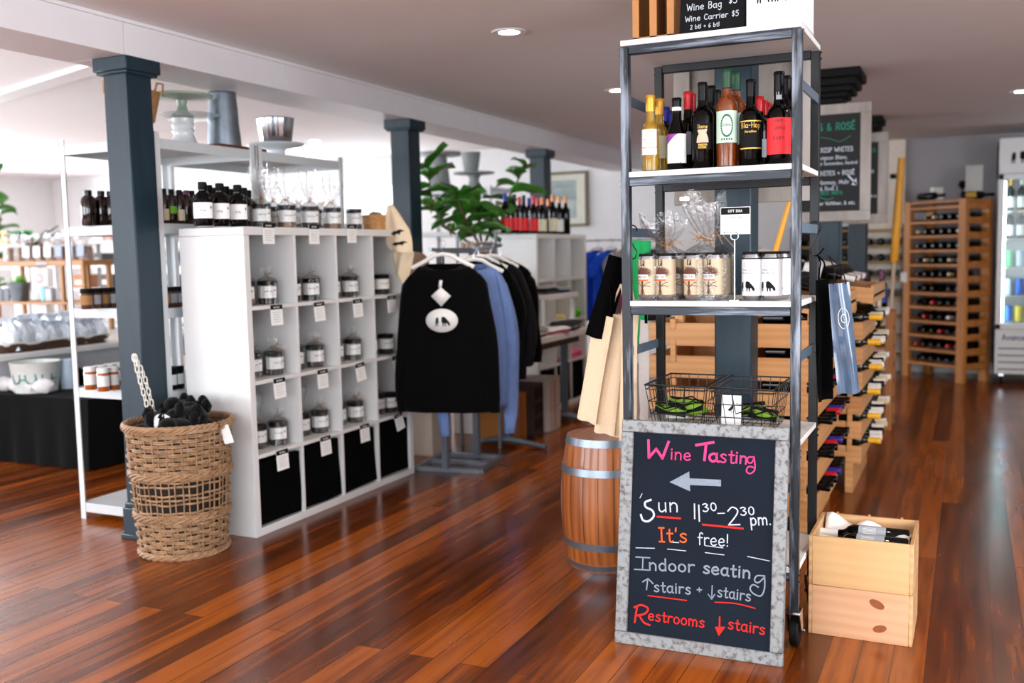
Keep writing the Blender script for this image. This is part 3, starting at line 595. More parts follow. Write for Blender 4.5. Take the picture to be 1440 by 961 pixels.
ribbons(m, [S5([(222, 450), (232, 365)]), S5([(192, 388), (234, 362)]), S5([(234, 362), (274, 402)])], .0042, fn)
word(m, 'stairs', 919, 832, 972, 836, 15, .0036); word(m, '+', 980, 835, 988, 835, 12, .003)
m.build('upstairs_lettering', CHALKG, cb); m = MB()
ribbons(m, [S5([(744, 418), (740, 520)]), S5([(712, 486), (740, 526)]), S5([(740, 526), (764, 488)])], .0034, fn); word(m, 'stairs', 1008, 839, 1056, 846, 15, .0034)
m.build('downstairs_lettering', CHALKG, cb)
m = MB()
ribbons(m, [S5([(148, 578), (128, 710)]), S5([(125, 590), (180, 572), (235, 600), (210, 640), (150, 655)]), S5([(165, 655), (200, 710), (248, 732)])], .0062, fn)
word(m, 'estrooms', 911, 872, 991, 883, 15, .0034); m.build('restrooms_lettering', REDC, cb); m = MB(); word(m, 'stairs', 1023, 884, 1076, 893, 15, .0036)
ribbons(m, [S5([(804, 668), (802, 745)])], .005, fn); flat_shape(m, S5([(765, 745), (850, 745), (796, 820)]), fn)
m.build('red_stairs_lettering', REDC, cb)
for ul in (S5([(234, 497), (540, 536)]), S5([(766, 550), (930, 560), (1085, 598)])): m = MB(); ribbons(m, [ul], .0036, fn); m.build('red_underline', REDC, cb)
for ul in (ar([(328, 762), (520, 776)]), ar([(710, 828), (1048, 862)])): m = MB(); ribbons(m, [ul], .006, fn); m.build('red_underline', REDC, cb)
m = MB(); word(m, "It's", 926, 762, 967, 763, 20, .0042); m.build('orange_lettering', ORANGEC, cb)

# ================================================================== bottles
G_DARK = mat('dark_bottle_glass', (.007, .009, .009), .05, var=.1, spec=.25)
G_GREEN = mat('olive_bottle_glass', (.07, .075, .02), .07, var=.1)
G_CLEAR = clear('clear_bottle_glass', (.95, .97, .93), .08, .03)
W_GOLD = mat('golden_white_wine', (.86, .64, .16), .08, trans=.35, var=.05)
W_AMBER = mat('amber_cider', (.62, .27, .05), .08, trans=.3, var=.1)
CAPM = {'gold': mat('gold_foil', (.86, .63, .22), .35, .5), 'black': BLACKG, 'red': mat('red_foil', (.74, .07, .10), .3, .2), 'blue': mat('blue_screw_cap', (.08, .12, .62), .35, .1), 'green': mat('dark_green_foil', (.05, .25, .14), .35, .2),
        'purple': mat('purple_foil', (.20, .14, .55), .35, .2), 'white': mat('white_foil', (.90, .89, .86), .4), 'yellow': mat('yellow_foil', (.93, .70, .12), .4), 'cream': mat('cream_foil', (.85, .78, .62), .4), 'copper': mat('copper_foil', (.78, .50, .30), .35, .4), 'orange': mat('orange_wax', (.80, .45, .10), .4), 'plum': mat('plum_foil', (.40, .12, .30), .35, .2)}
def prof(R, H, rn=.0145, sh=.60, burg=False):
    if burg: return [(R*.86, 0), (R, .006), (R, H*.46), (R*.93, H*.53), (R*.72, H*.62), (R*.48, H*.70), (rn*1.08, H*.79), (rn, H*.84), (rn, H*.985)]
    return [(R*.86, 0), (R, .006), (R, H*sh), (R*.97, H*(sh+.03)), (R*.80, H*(sh+.075)), (R*.55, H*(sh+.105)), (rn*1.1, H*(sh+.14)), (rn, H*(sh+.18)), (rn, H*.985)]
def patch(R, z0, z1, ang, arc, n=10, e=.0004):
    m = MB(); m.grid(lambda u, v: ((R+e)*math.cos(ang+(u-.5)*arc/R), (R+e)*math.sin(ang+(u-.5)*arc/R), z0+(z1-z0)*v), n, 1); return m
def capsule(rn, H, L, name, parent, flare=1.0):
    r = rn+.0012
    return MB().lathe([(r*flare, H-L), (r, H-L*.55), (r, H-.012), (r*1.08, H-.011), (r*1.08, H-.003), (r*.95, H), (.0001, H)], 14).build('capsule', CAPM[name], parent)
LBL = {'white': PAPER, 'black': BLACK, 'red': mat('red_label', (.86, .10, .14), .6), 'mint': mat('pale_green_label', (.76, .85, .78), .6), 'cream': mat('cream_label', (.88, .83, .70), .6), 'grey': mat('grey_label', (.62, .63, .65), .6), 'purple': mat('purple_label', (.55, .18, .55), .6), 'gold': mat('gold_print', (.85, .68, .30), .4, .4), 'flesh': mat('pale_figure_print', (.82, .70, .60), .6), 'navy': mat('navy_label', (.10, .22, .50), .5), 'ink': mat('dark_print', (.10, .10, .12), .7), 'leaf': mat('green_leaf_print', (.18, .38, .25), .7)}
GRP = 'wine bottles on the upper rack shelf'
def hero(label, px, Y, top, R, glass, cap, caplen, z=RS[3], lab=None, sh=.60, burg=False, wine=None, rn=.0145, group=GRP):
    p = at(px, 240, Y=Y); H = at(px, top, Y=Y).z-z
    ang = math.atan2(-Y, -p.x)
    b = MB().lathe(prof(R, H, rn, sh, burg), 24).build('wine_bottle', glass, loc=(p.x, Y, z)); tag(b, label, 'bottle', group)
    if wine: MB().lathe([(r*.94, max(.004, zz)) for r, zz in prof(R, H, rn, sh, burg) if zz < H*.80]+[(rn*.9, H*.80)], 20).build('wine', wine, b)
    capsule(rn, H, caplen, cap, b)
    if lab: lab(b, R, H, ang)
    return b
def simple(colr, z0, z1, arc=None, off=0):
    def f(b, R, H, ang): patch(R, z0*H, z1*H, ang+off, arc or R*2.4).build('label', LBL[colr], b)
    return f
def l_yellow(b, R, H, ang):
    l = patch(R, .22*H, .55*H, ang-.25, R*2.0).build('label', PAPER, b); l2 = patch(R, .20*H, .335*H, ang-.25, R*2.0, e=.0003)
    m = MB(); fn = cyl_fn(R, 0, ang-.25)
    fill(m, [(-R, .305*H), (R, .305*H), (R, .32*H), (-R, .32*H)], fn); fill(m, ellipse(-.004, .48*H, .006, .008, 12), fn); m.build('gold_band', LBL['gold'], l)
    m = MB(); write(m, 'Moscato', fn, -.018, .40*H, .007, .0008); write(m, 'dolce', fn, -.012, .37*H, .005, .0007); write(m, 'vino bianco', fn, -.016, .25*H, .0045, .0006); m.build('print', LBL['grey'], l)
def l_slant(b, R, H, ang):
    l = patch(R, .10*H, .50*H, ang, R*2.3).build('label', PAPER, b); fn = cyl_fn(R, 0, ang)
    m = MB(); fill(m, [(-R*1.15, .36*H), (-R*.85, .39*H), (-R*.1, .48*H), (R*.1, .50*H), (-R*1.15, .50*H)], fn); m.build('purple_corner', LBL['purple'], l)
    m = MB(); fn2 = cyl_fn(R, 0, ang, .0009); ribbons(m, [[(-R*.85, .385*H), (R*.35, .11*H)]], .004, fn2); m.build('blue_stripe', LBL['navy'], l)
    m = MB(); write(m, 'Valpolicella', fn2, -R*.55, .355*H, .0045, .0006); m.build('print', LBL['grey'], l)
def l_figure(b, R, H, ang):
    l = patch(R, .22*H, .52*H, ang, R*2.1).build('label', BLACK, b); fn = cyl_fn(R, 0, ang)
    m = MB(); fill(m, [(-.020, .30*H), (.020, .30*H), (.019, .35*H), (.012, .41*H), (.016, .455*H), (.004, .45*H), (-.008, .455*H), (-.017, .44*H), (-.012, .40*H), (-.018, .36*H)], fn); m.build('figure_print', LBL['flesh'], l)
    m = MB(); write(m, 'Dame', fn, -.016, .465*H, .011, .0012); write(m, 'MANCHA', fn, -.014, .265*H, .0065, .001); write(m, 'ROSINA', fn, -.014, .235*H, .0065, .001); m.build('print', LBL['gold'], l)
def l_eden(b, R, H, ang):
    l = patch(R, .25*H, .57*H, ang, R*2.5).build('label', LBL['mint'], b); fn = cyl_fn(R, 0, ang)
    m = MB()
    for i in range(26):
        a = 2*PI*i/26; cx, cy = .0185*math.cos(a), .42*H+.031*math.sin(a)*1.1
        fill(m, ellipse(cx, cy, .0028, .0042, 6), fn)
    m.build('wreath', LBL['leaf'], l)
    m = MB(); write(m, 'eden', fn, 0, .415*H, .011, .001, center=True); ribbons(m, [[(-.012, .395*H), (.012, .395*H)]], .0006, fn)
    for k in range(5): fill(m, [(-.018+k*.008, .275*H), (-.014+k*.008, .275*H), (-.014+k*.008, .295*H), (-.018+k*.008, .295*H)], fn)
    m.build('print', LBL['ink'], l)
def l_gold(b, R, H, ang):
    l = patch(R, .20*H, .52*H, ang, R*2.3).build('label', BLACK, b); fn = cyl_fn(R, 0, ang)
    for t in (.205, .515): m = MB(); fill(m, [(-R*1.1, t*H-.002), (R*1.1, t*H-.002), (R*1.1, t*H+.002), (-R*1.1, t*H+.002)], fn, nt=2); m.build('gold_band', LBL['gold'], l)
    m = MB()
    write(m, 'Bla-Hop', fn, 0, .44*H, .016, .0018, center=True); write(m, 'Karadiken', fn, 0, .385*H, .007, .0009, center=True); ribbons(m, [[(-.02, .36*H), (.02, .36*H)]], .0006, fn); m.build('gold_print', LBL['gold'], l)
def l_ruby(b, R, H, ang):
    l = patch(R, .11*H, .50*H, ang, R*2.6).build('label', LBL['red'], b); fn = cyl_fn(R, 0, ang)
    m = MB(); write(m, 'PORTO', fn, 0, .455*H, .007, .0011, center=True); write(m, 'Quinta', fn, 0, .375*H, .012, .0014, center=True); write(m, 'RUBY', fn, 0, .265*H, .010, .0014, center=True, track=3)
    for t in (.19, .17, .15): ribbons(m, [[(-.022, t*H), (.022, t*H)]], .0012, fn)
    m.build('print', LBL['ink'], l)
    fn = cyl_fn(.0162, 0, ang); m = MB(); fill(m, [(-.009, .70*H), (.009, .70*H), (.009, .78*H), (-.009, .78*H)], fn); m.build('paper_strip', LBL['grey'], b)
hero('slim clear bottle of golden wine with gold foil, front left of upper shelf', 915, 3.27, 134, .030, G_CLEAR, 'gold', .055, lab=l_yellow, wine=W_GOLD, sh=.54)
hero('second gold-foil bottle of golden wine behind the front one on the upper shelf', 928, 3.37, 139, .030, G_CLEAR, 'gold', .055, wine=W_GOLD, sh=.54, lab=simple('cream', .2, .5))
hero('dark bottle with a blue screw cap, nearer of two on the upper shelf', 936, 3.46, 151, .034, G_DARK, 'blue', .05)
hero('dark bottle with a blue screw cap, farther of two on the upper shelf', 943.5, 3.55, 156, .034, G_DARK, 'blue', .05)
b = hero('dark bottle with a white label crossed by a blue stripe and purple corner', 952, 3.28, 138, .034, G_DARK, 'black', .048, lab=l_slant, sh=.52, burg=True)
MB().lathe([(.0162, .20), (.0162, .212)], 14, cap=False).build('neck_band', PAPER, b)
hero('front dark bottle with red foil and a small white label on the upper shelf', 968, 3.40, 129, .031, G_DARK, 'red', .062, lab=simple('grey', .22, .5, .03, .3), sh=.56)
hero('second red-foil dark bottle close behind the front one with red foil', 973, 3.50, 132, .031, G_DARK, 'red', .062, sh=.56)
hero('tall dark bottle with a pale figure on its black label', 988, 3.28, 116, .037, G_DARK, 'black', .06, lab=l_figure)
hero('plain dark bottle behind the figure-labelled bottle', 1000, 3.40, 121, .036, G_DARK, 'black', .055)
hero('farthest plain dark bottle behind the figure-labelled bottle', 1008, 3.52, 127, .036, G_DARK, 'black', .055)
hero('front amber bottle with a green cap and a pale green wreath label', 1022, 3.275, 97, .0345, G_CLEAR, 'green', .062, lab=l_eden, wine=W_AMBER, sh=.62)
hero('second amber bottle with a green cap behind the wreath-labelled bottle', 1035, 3.37, 101, .0345, G_CLEAR, 'green', .062, lab=lambda b, R, H, a: patch(R, .25*H, .57*H, a, R*2.5).build('label', LBL['mint'], b), wine=W_AMBER, sh=.62)
hero('dark bottle with a black label between gold bands', 1055.5, 3.28, 112, .0365, G_DARK, 'black', .055, lab=l_gold, sh=.56)
hero('nearest of three red-capped bottles behind the gold-banded bottle', 1067, 3.38, 136, .034, G_DARK, 'red', .05, lab=simple('grey', .15, .4))
hero('middle of three red-capped bottles behind the gold-banded bottle', 1073, 3.465, 141.5, .034, G_DARK, 'red', .05)
hero('farthest of three red-capped bottles behind the gold-banded bottle', 1079, 3.555, 145, .034, G_DARK, 'red', .05)
hero('broad dark port bottle with a bright red label reading ruby', 1095, 3.275, 101, .0385, G_DARK, 'black', .075, lab=l_ruby, sh=.53, rn=.0155)
hero('dark bottle behind the red-labelled port bottle', 1106, 3.39, 107, .036, G_DARK, 'black', .06)
hero('dark bottle with an orange wax top at the right back of the upper shelf', 1110, 3.50, 116, .034, G_DARK, 'orange', .03, lab=simple('white', .15, .5))

# ================================================================== cans and wrapped cans on the third shelf
z3 = RS[2]; CR_ = .0335; CH = .157
TINC = mat('brushed_aluminium', (.74, .75, .76), .25, 1, var=.05)
LBE = mat('beige_can_label', (.76, .69, .57), .5, var=.03); LWH = mat('white_can_label', (.86, .86, .87), .45, var=.01)
BRN = mat('brown_print', (.36, .20, .13), .7); ORN = mat('orange_print', (.85, .42, .16), .6); DKB = mat('dark_brown_print', (.24, .11, .09), .6)
canp = [(.024, 0), (.026, .003), (.0315, .012), (CR_, .018)]; cant = [(CR_, CH-.018), (.029, CH-.008), (.0285, CH-.002), (.027, CH-.001), (.026, CH-.005), (.0001, CH-.005)]
def make_can(white):
    t = MB().lathe(canp+cant, 26).build('drink_can', TINC)
    MB().lathe([(CR_+.0003, .016), (CR_+.0003, CH-.018)], 26, cap=False).build('label', LWH if white else LBE, t)
    MB().lathe([(.0275, CH-.004), (.031, CH-.006), (.031, CH+.001), (.029, CH+.002), (.0001, CH+.002)], 20).build('lid', BLACK, t)
    fn = cyl_fn(CR_+.0004, 0, -PI/2-.28); m = MB()
    if white:
        cow(m, fn, -.024, .030, .052); m.build('cow_print', BLACK, t)
        m = MB(); ribbons(m, [ellipse(0, .118, .009, .009, 14)+[(.009, .118)]], .0014, fn); write(m, 'Kitsap Cow', fn, 0, .098, .0058, .001, center=True); write(m, 'Mocha Stout Ale', fn, 0, .088, .005, .0009, center=True); ribbons(m, [[(-.01, .079), (.01, .079)]], .0007, fn); m.build('print', LBL['grey'], t)
        MB().lathe([(CR_+.0006, CH-.022), (CR_+.0006, CH-.018)], 26, cap=False).build('rim_band', BLACK, t)
    else:
        rr = random.Random(3)
        ribbons(m, [[(0, .022), (0, .068)]], .007, fn); ribbons(m, [[(-.008, .02), (-.002, .04)], [(.008, .02), (.002, .04)], [(.002, .045), (.014, .058), (.026, .062)], [(-.002, .045), (-.014, .058), (-.026, .062)], [(.003, .05), (.02, .05), (.028, .046)]], .0022, fn)
        for k in range(26):
            a = -1.45+2.9*k/25; r = .022+rr.random()*.012
            ribbons(m, [[(0, .076), (math.sin(a)*r*.5, .086+math.cos(a)*r*.4), (math.sin(a)*r*1.15, .084+math.cos(a)*r*.95)]], .0022, fn)
            for q in (-.25, .25): ribbons(m, [[(math.sin(a)*r*.6, .086+math.cos(a)*r*.5), (math.sin(a+q)*r*1.2, .085+math.cos(a+q)*r*.95)]], .0016, fn)
        m.build('tree_print', BRN, t)
        f2 = cyl_fn(CR_+.0004, 0, -PI/2-.28, .0012); m = MB(); fill(m, [(-.03, .072), (.02, .072), (.02, .088), (-.03, .088)], f2); m.build('name_band', PAPER, t)
        m = MB(); fill(m, [(-.03, .066), (.02, .066), (.02, .072), (-.03, .072)], f2); m.build('orange_band', ORN, t)
        f3 = cyl_fn(CR_+.0004, 0, -PI/2-.28, .0018); m = MB(); write(m, 'WINTER', f3, -.028, .0755, .0085, .0012, width=.044)
        fill(m, [(-.006, .118), (.009, .118), (.009, .138), (-.006, .138)], f3); m.build('print', DKB, t)
        f4 = cyl_fn(CR_+.0004, 0, -PI/2-.28, .0024); m = MB(); write(m, 'F', f4, -.001, .121, .014, .0028); m.build('emblem', LBE, t)
        MB().lathe([(CR_+.0007, .017), (CR_+.0007, .0195)], 26, cap=False).build('foot_band', DKB, t)
    return t
ALL3 = []
cb1 = make_can(False); cw1 = make_can(True); used = {}
def put_can(proto, x, y, label, grp):
    c = proto if proto.name not in used else dup(proto, (0, 0, 0)); used[proto.name] = 1
    c.location = (x, y, z3); c.rotation_euler = (0, 0, rnd.uniform(-.12, .12)); tag(c, label, 'can', grp); return c
GB, GW = 'beige cans on the third rack shelf', 'white cow cans on the third rack shelf'
YC = 3.245
cx = lambda px, Y=YC: at(px, 400, Y=Y).x
put_can(cb1, cx(911.5), YC, 'beige tree-printed can at the left end of the third shelf', GB)
put_can(cb1, cx(936.8), YC, 'beige tree-printed can second from the left on the third shelf', GB)
put_can(cb1, cx(954.5, 3.325), 3.325, 'beige can half hidden behind the gap left of the tall clear bag', GB)
put_can(cb1, cx(917, 3.33), 3.33, 'beige can in the back row behind the leftmost can', GB)
put_can(cb1, cx(976), YC, 'beige can at the left front inside the tall clear bag', GB)
put_can(cb1, cx(1003.5), YC+.004, 'beige can at the right front inside the tall clear bag', GB)
put_can(cb1, cx(1013, 3.325), 3.325, 'beige can at the right back inside the tall clear bag', GB)
put_can(cb1, cx(984, 3.325), 3.325, 'beige can at the left back inside the tall clear bag', GB)
put_can(cw1, cx(1057.5), YC+.004, 'white cow can left of the pair at the right of the third shelf', GW)
put_can(cw1, cx(1085), YC+.004, 'white cow can at the right front of the third shelf', GW)
put_can(cw1, cx(1097, 3.325), 3.325, 'white cow can in the back row at the right of the third shelf', GW)
RAF = mat('raffia', (.66, .47, .28), .9, var=.2)
def cello(name, label, x, y, z, rx_, ry_, hb, hn, ht, flare, seed, grp, cat='gift bag', parent=None, lean=0):
    """clear film gathered at the neck and flaring above it"""
    r = random.Random(seed); ph = [r.uniform(0, 6) for _ in range(4)]
    def f(u, v):
        a = 2*PI*u; zz = v*ht
        if zz < hb: k = 1-.05*(zz/hb)
        elif zz < hn: q = (zz-hb)/(hn-hb); k = .95*(1-q)+.16*q
        else: q = (zz-hn)/(ht-hn); k = .16+(flare-.16)*math.sin(min(1, q*1.15)*PI/2)
        w = 1+(.05 if zz < hb else .22)*math.sin(5*a+ph[0]+zz*9)+.07*math.sin(11*a+ph[1])
        e = max(0, zz-hn)
        return Vector((math.cos(a)*rx_*k*w+lean*e, math.sin(a)*ry_*k*w, zz+(.03*math.sin(3*a+ph[2]) if v > .98 else 0)*ht/.4))
    m = MB(); m.grid(f, 36, 18, closed_u=True)
    o = m.build(name, CLEAR, parent, (x, y, z))
    if not parent: tag(o, label, cat, grp)
    m = MB(); r2 = random.Random(seed+1)
    for k in range(9):
        a = r2.uniform(0, 2*PI); L = r2.uniform(.5, 1.1)*rx_
        m.tube([(0, 0, hn), (math.cos(a)*L*.5, math.sin(a)*L*.4-.01, hn+r2.uniform(.0, .03)*ht/.3), (math.cos(a)*L, math.sin(a)*L*.5-.015, hn+r2.uniform(-.03, .03)*ht/.3)], .0013*max(.6, rx_/.07), 4)
    m.tube([(.2*rx_*math.cos(t*.7), .2*ry_*math.sin(t*.7), hn) for t in range(10)], .0016*max(.6, rx_/.07), 4)
    m.build('raffia_tie', RAF, o); return o
G_ = 'clear gift bags on the third rack shelf'
cello('cellophane_bag', 'low clear bag tied with raffia over the cans at the left of the third shelf', cx(940, 3.3)-.005, 3.29, z3, .075, .066, .155, .185, .285, .95, 5, G_, lean=-.2)
cello('cellophane_bag', 'tall clear bag tied with raffia around the cans in the middle of the third shelf', cx(997, 3.29), 3.288, z3, .088, .078, .155, .20, .345, .75, 9, G_, lean=-.15)
# price card on a wire stand
q0, q1 = at(1013, 292, Y=3.222), at(1055, 329, Y=3.222)
st = thing('price_card_stand', 'small white card with a black header on a ring wire stand among the cans', 'sign', (at(1033, 420, Y=3.222).x, 3.222, z3))
zc = q1.z-z3; rg = .0125
m = MB(); m.tube([(0, 0, .004), (0, 0, zc-.02+.004)], .0016, 6); m.tube([(rg*math.cos(2*PI*i/20), -.001, zc+.004+rg*math.sin(2*PI*i/20)-.01) for i in range(20)], .0014, 6, True); m.lathe([(.022, 0), (.022, .003), (.003, .005)], 20)
m.build('ring_wire', CHROME, st)
x0, x1, za, zb = q0.x-st.location.x, q1.x-st.location.x, q1.z-z3, q0.z-z3
cdr = MB().box(x0, x1, .001, .0022, za, zb).build('card', PAPER, st)
fn = plane_fn((0, .001, 0), (1, 0, 0), (0, 0, 1)); fn2 = plane_fn((0, .001, 0), (1, 0, 0), (0, 0, 1), .0014)
m = MB(); flat_shape(m, [(x0+.002, zb-.024), (x1-.002, zb-.024), (x1-.002, zb-.002), (x0+.002, zb-.002)], fn); write(m, 'Local ale, 4 pack', fn, (x0+x1)/2, zb-.035, .0045, .0007, center=True); cow(m, fn, x0+.008, za+.004, .008); write(m, 'gift box', fn, x0+.02, za+.005, .004, .0006)
m.build('black_print', BLACK, cdr)
m = MB(); write(m, 'GIFT IDEA', fn2, (x0+x1)/2, zb-.0165, .0075, .0013, center=True, track=1.2); m.build('white_print', PAPER, cdr)

# ================================================================== wire baskets on the fourth shelf
z4 = RS[1]; WIRE = mat('black_wire', (.03, .03, .032), .4)
def wire_basket(x, label, wtop=.105):
    t = thing('wire_basket', label, 'basket', (x, 3.415, z4), group='black wire baskets on the rack'); H = .155
    def P(u, v, k): s = .80+.20*k; return (u*wtop*s, v*.165*s, .006+H*k)
    m = MB()
    for k in (0, .33, .62, .9): m.tube([P(-1, -1, k), P(1, -1, k), P(1, 1, k), P(-1, 1, k)], .0017, 5, True)
    for i in range(-3, 4):
        for v in (-1, 1): m.tube([P(i/3, v, 1), P(i/3, v, 0)], .0015, 4)
        m.tube([P(i/3, -1, 0), P(i/3, 1, 0)], .0015, 4)
    for j in range(-4, 5):
        for u in (-1, 1): m.tube([P(u, j/4, 1), P(u, j/4, 0)], .0015, 4)
    for j in (-2, 0, 2): m.tube([P(-1, j/4, 0), P(1, j/4, 0)], .0015, 4)
    m.build('wire_mesh', WIRE, t)
    MB().tube([P(-1, -1, 1), P(1, -1, 1), P(1, 1, 1), P(-1, 1, 1)], .0032, 7, True).build('rim', WIRE, t)
    m = MB()
    m.tube([P(-.35, -1, 1), P(-.28, -1.03, .55), (-.02, -.166, .075), P(.28, -1.03, .55), P(.35, -1, 1)], .0022, 5); m.build('handle', WIRE, t)
    return t
xb1 = (at(902, 546, Y=3.25).x+at(992, 551, Y=3.25).x)/2
wire_basket(xb1+.005, 'left black wire basket of green and black pouches on the rack'); wire_basket(xb1+.235, 'right black wire basket on the rack holding a white bird card')
LIME = mat('lime_green_fabric', (.50, .66, .16), .8, var=.35, scale=24); 
def pouch(x, y, z, w, h, d, rot, label, grp='green and black pouches in the wire baskets'):
    m = MB()
    m.grid(lambda u, v: Vector(((u-.5)*w, math.sin(PI*u)*math.sin(PI*v)*d+.004*math.sin(9*u), (v-.5)*h)), 8, 8); m.grid(lambda u, v: Vector(((.5-u)*w, -math.sin(PI*u)*math.sin(PI*v)*d, (v-.5)*h)), 8, 8)
    o = m.build('fabric_pouch', LIME, loc=(x, y, z), rot=rot); tag(o, label, 'pouch', grp)
    MB().box(-w*.5, w*.5, -d*1.05, d*1.05, h*.16, h*.30, .002).build('black_band', BLACK, o)
    m = MB(); m.tube([(-w*.4, 0, h*.5), (-w*.2, -.01, h*.62), (w*.2, .01, h*.62), (w*.4, 0, h*.5)], .003, 5); m.build('cord', BLACK, o)
pouch(xb1-.035, 3.34, z4+.062, .11, .055, .02, (1.1, .2, .3), 'green and black pouch lying at the left front of the left wire basket')
pouch(xb1+.045, 3.36, z4+.064, .10, .06, .018, (.9, -.25, -.4), 'green and black pouch at the right front of the left wire basket')
pouch(xb1-.005, 3.43, z4+.065, .12, .07, .02, (.7, .1, .1), 'green and black pouch at the back of the left wire basket')
pouch(xb1+.29, 3.35, z4+.06, .10, .05, .02, (1.2, .1, -.2), 'green and black pouch at the right front of the right wire basket')
pouch(xb1+.22, 3.43, z4+.06, .12, .06, .02, (1.0, -.1, .4), 'green and black pouch at the back of the right wire basket')
c = tag(MB().box(-.033, .033, -.001, .001, 0, .10).build('bird_card', PAPER, loc=(at(1028, 585, Y=3.29).x, 3.29, z4+.03), rot=(-.1, 0, .02)), 'white card with a small black bird in the right wire basket', 'card')
m = MB(); fn = plane_fn((0, -.001, 0), (1, 0, 0), (0, 0, 1), .0006)
flat_shape(m, [(-.006, .046), (.002, .050), (.008, .062), (.011, .066), (.007, .069), (.003, .067), (-.004, .058), (-.012, .050)], fn); ribbons(m, [[(-.012, .042), (.012, .044)], [(0, .038), (0, .048)]], .001, fn); write(m, 'thank you', fn, .016, .07, .004, .0005); m.build('bird_print', BLACK, c)
c = tag(MB().box(-.04, .04, -.025, .025, 0, .035, .002).build('small_box', PAPER, loc=(xb1-.045, 3.47, z4+.013), rot=(0, 0, .2)), 'small white box at the back of the left wire basket', 'box')

# ================================================================== bags on hooks at the sides of the rack
def hook(x, y, z, label, flip=1, name='s_hook'):
    m = MB(); r = .019
    pts = [(0, r*1.0*math.cos(a)*1, 0) for a in []]
    pts = [Vector((r*math.cos(a)*flip, 0, -r+r*math.sin(a)+.02)) for a in [PI*(1.05-k/10*1.25) for k in range(11)]]+[Vector((-r*.3*flip, 0, -.055)), Vector((-r*.9*flip, 0, -.072)), Vector((-r*.6*flip, 0, -.093)), Vector((r*.2*flip, 0, -.10)), Vector((r*1.0*flip, 0, -.088)), Vector((r*1.6*flip, 0, -.072))]
    o = m.tube(pts, .0025, 6).build(name, BLACKG, loc=(x, y, z)); return tag(o, label, 'hook', 'black hooks on the rack sides')
hz = 1.385
hook(RX0+.006, 3.30, hz+.006, 'black hook on the left side rail of the rack', -1)
hook(RX1-.004, 3.55, hz+.006, 'black S hook hanging at the right rear of the rack', 1)
def flatbag(name, label, cat, P, w, h, d, mats, matn, grp=None, rot=(0, 0, 0), fold=.012, seed=1, n=10):
    """limp flat bag hanging from its top edge: front and back skins with drooping folds"""
    r = random.Random(seed); a0, a1 = r.uniform(0, 6), r.uniform(0, 6)
    def f(sg):
        def g(u, v):
            e = 4*u*(1-u); bulge = d*(.25+.75*math.sin(PI*min(1, v*.9+.1)))*e**.5
            x = (u-.5)*w*(1-.06*v+.03*math.sin(5*v+a0)); 
            return Vector((x, sg*bulge+fold*math.sin(7*u+a1+2*v)*(1-.3*v), -h*(1-v)+.002*math.sin(9*u+a0)*(1-v)))
        return g
    m = MB(); m.grid(f(-1), n, 10); m.grid(lambda u, v: f(1)(1-u, v), n, 10)
    o = m.build(name, mats, loc=P, rot=rot); return tag(o, label, cat, grp)
# black straps and cream wine bags on the left
blk = flatbag('black_tote_bag', 'black folded cloth bag hanging from the hook at the left of the rack', 'bag', (-1.125, 3.33, 1.30), .085, .30, .012, FABRIC, None, rot=(.05, .28, PI/2*.35), seed=4)
for k, (dx, y, ang, w, hh, lb) in enumerate([(-.175, 3.30, .21, .085, .40, 'leftmost cream canvas wine bag hanging at the left side of the rack'), (-.135, 3.33, .13, .08, .44, 'second cream canvas bag from the left at the side of the rack'), (-.105, 3.36, .07, .08, .45, 'third cream canvas bag from the left at the side of the rack'), (-.08, 3.30, .025, .06, .45, 'cream canvas bag nearest to the left front post of the rack')]):
    zt = 1.095
    o = flatbag('canvas_wine_bag', lb, 'bag', (RX0+dx+.075, y, zt), w, hh, .011, CREAM, None, 'cream canvas bags on the rack side', (0, ang, -.25+.2*k), .003, k+11)
    m = MB(); m.tube([(-w*.3, 0, -.01), (-w*.2, 0, .06), (0, .0, .11)], .0045, 4); m.tube([(w*.3, 0, -.01), (w*.2, 0, .06), (0, 0, .11)], .0045, 4); m.build('strap', FABRIC if k == 0 else CREAM, o)
o = flatbag('canvas_tote_bag', 'pale canvas tote seen through the rack behind its left front post', 'bag', (-1.118, 3.585, 1.06), .13, .40, .012, mat('pale_canvas', (.86, .84, .82), .9, bump=.1, scale=120), None, rot=(0, .03, -1.1), seed=8)
MB().tube([(-.05, 0, -.01), (-.02, 0, .16), (.0, 0, .24)], .006, 4).tube([(.05, 0, -.01), (.03, 0, .16), (0, 0, .24)], .006, 4).build('strap', FABRIC, o)
o = flatbag('green_tote_bag', 'bright green cloth hanging behind the left end of the third rack shelf', 'bag', (-1.135, 3.62, 1.36), .09, .40, .012, mat('bright_green_fabric', (.05, .62, .33), .85, var=.12), None, rot=(0, .05, -.3), seed=14)
# dark glossy bags on the right
GLB = mat('glossy_blue_grey_film', (.30, .38, .48), .2, coat=.5, var=.35, scale=9)
o = flatbag('black_tote_bag', 'black bag hanging from the S hook at the right of the rack', 'bag', (RX1+.03, 3.50, 1.21), .10, .42, .010, FABRIC, None, rot=(0, -.02, 1.2), seed=21)
MB().tube([(-.03, 0, -.005), (-.012, .002, .06), (.0, .02, .085), (.012, .002, .06), (.03, 0, -.005)], .003, 5).build('strap', FABRIC, o)
o = flatbag('glossy_wine_bag', 'glossy blue-grey bag with a round emblem hanging from the S hook', 'bag', (RX1+.088, 3.47, 1.20), .075, .38, .010, GLB, None, rot=(0, -.09, .35), seed=23)
MB().tube([(-.02, 0, -.005), (-.012, 0, .05), (-.025, .02, .095)], .002, 5).tube([(.022, 0, -.005), (.012, 0, .05), (-.025, .02, .095)], .002, 5).build('strap', BLACK, o)
m = MB(); fn = plane_fn((0, -.0165, 0), (1, 0, 0), (0, 0, 1))
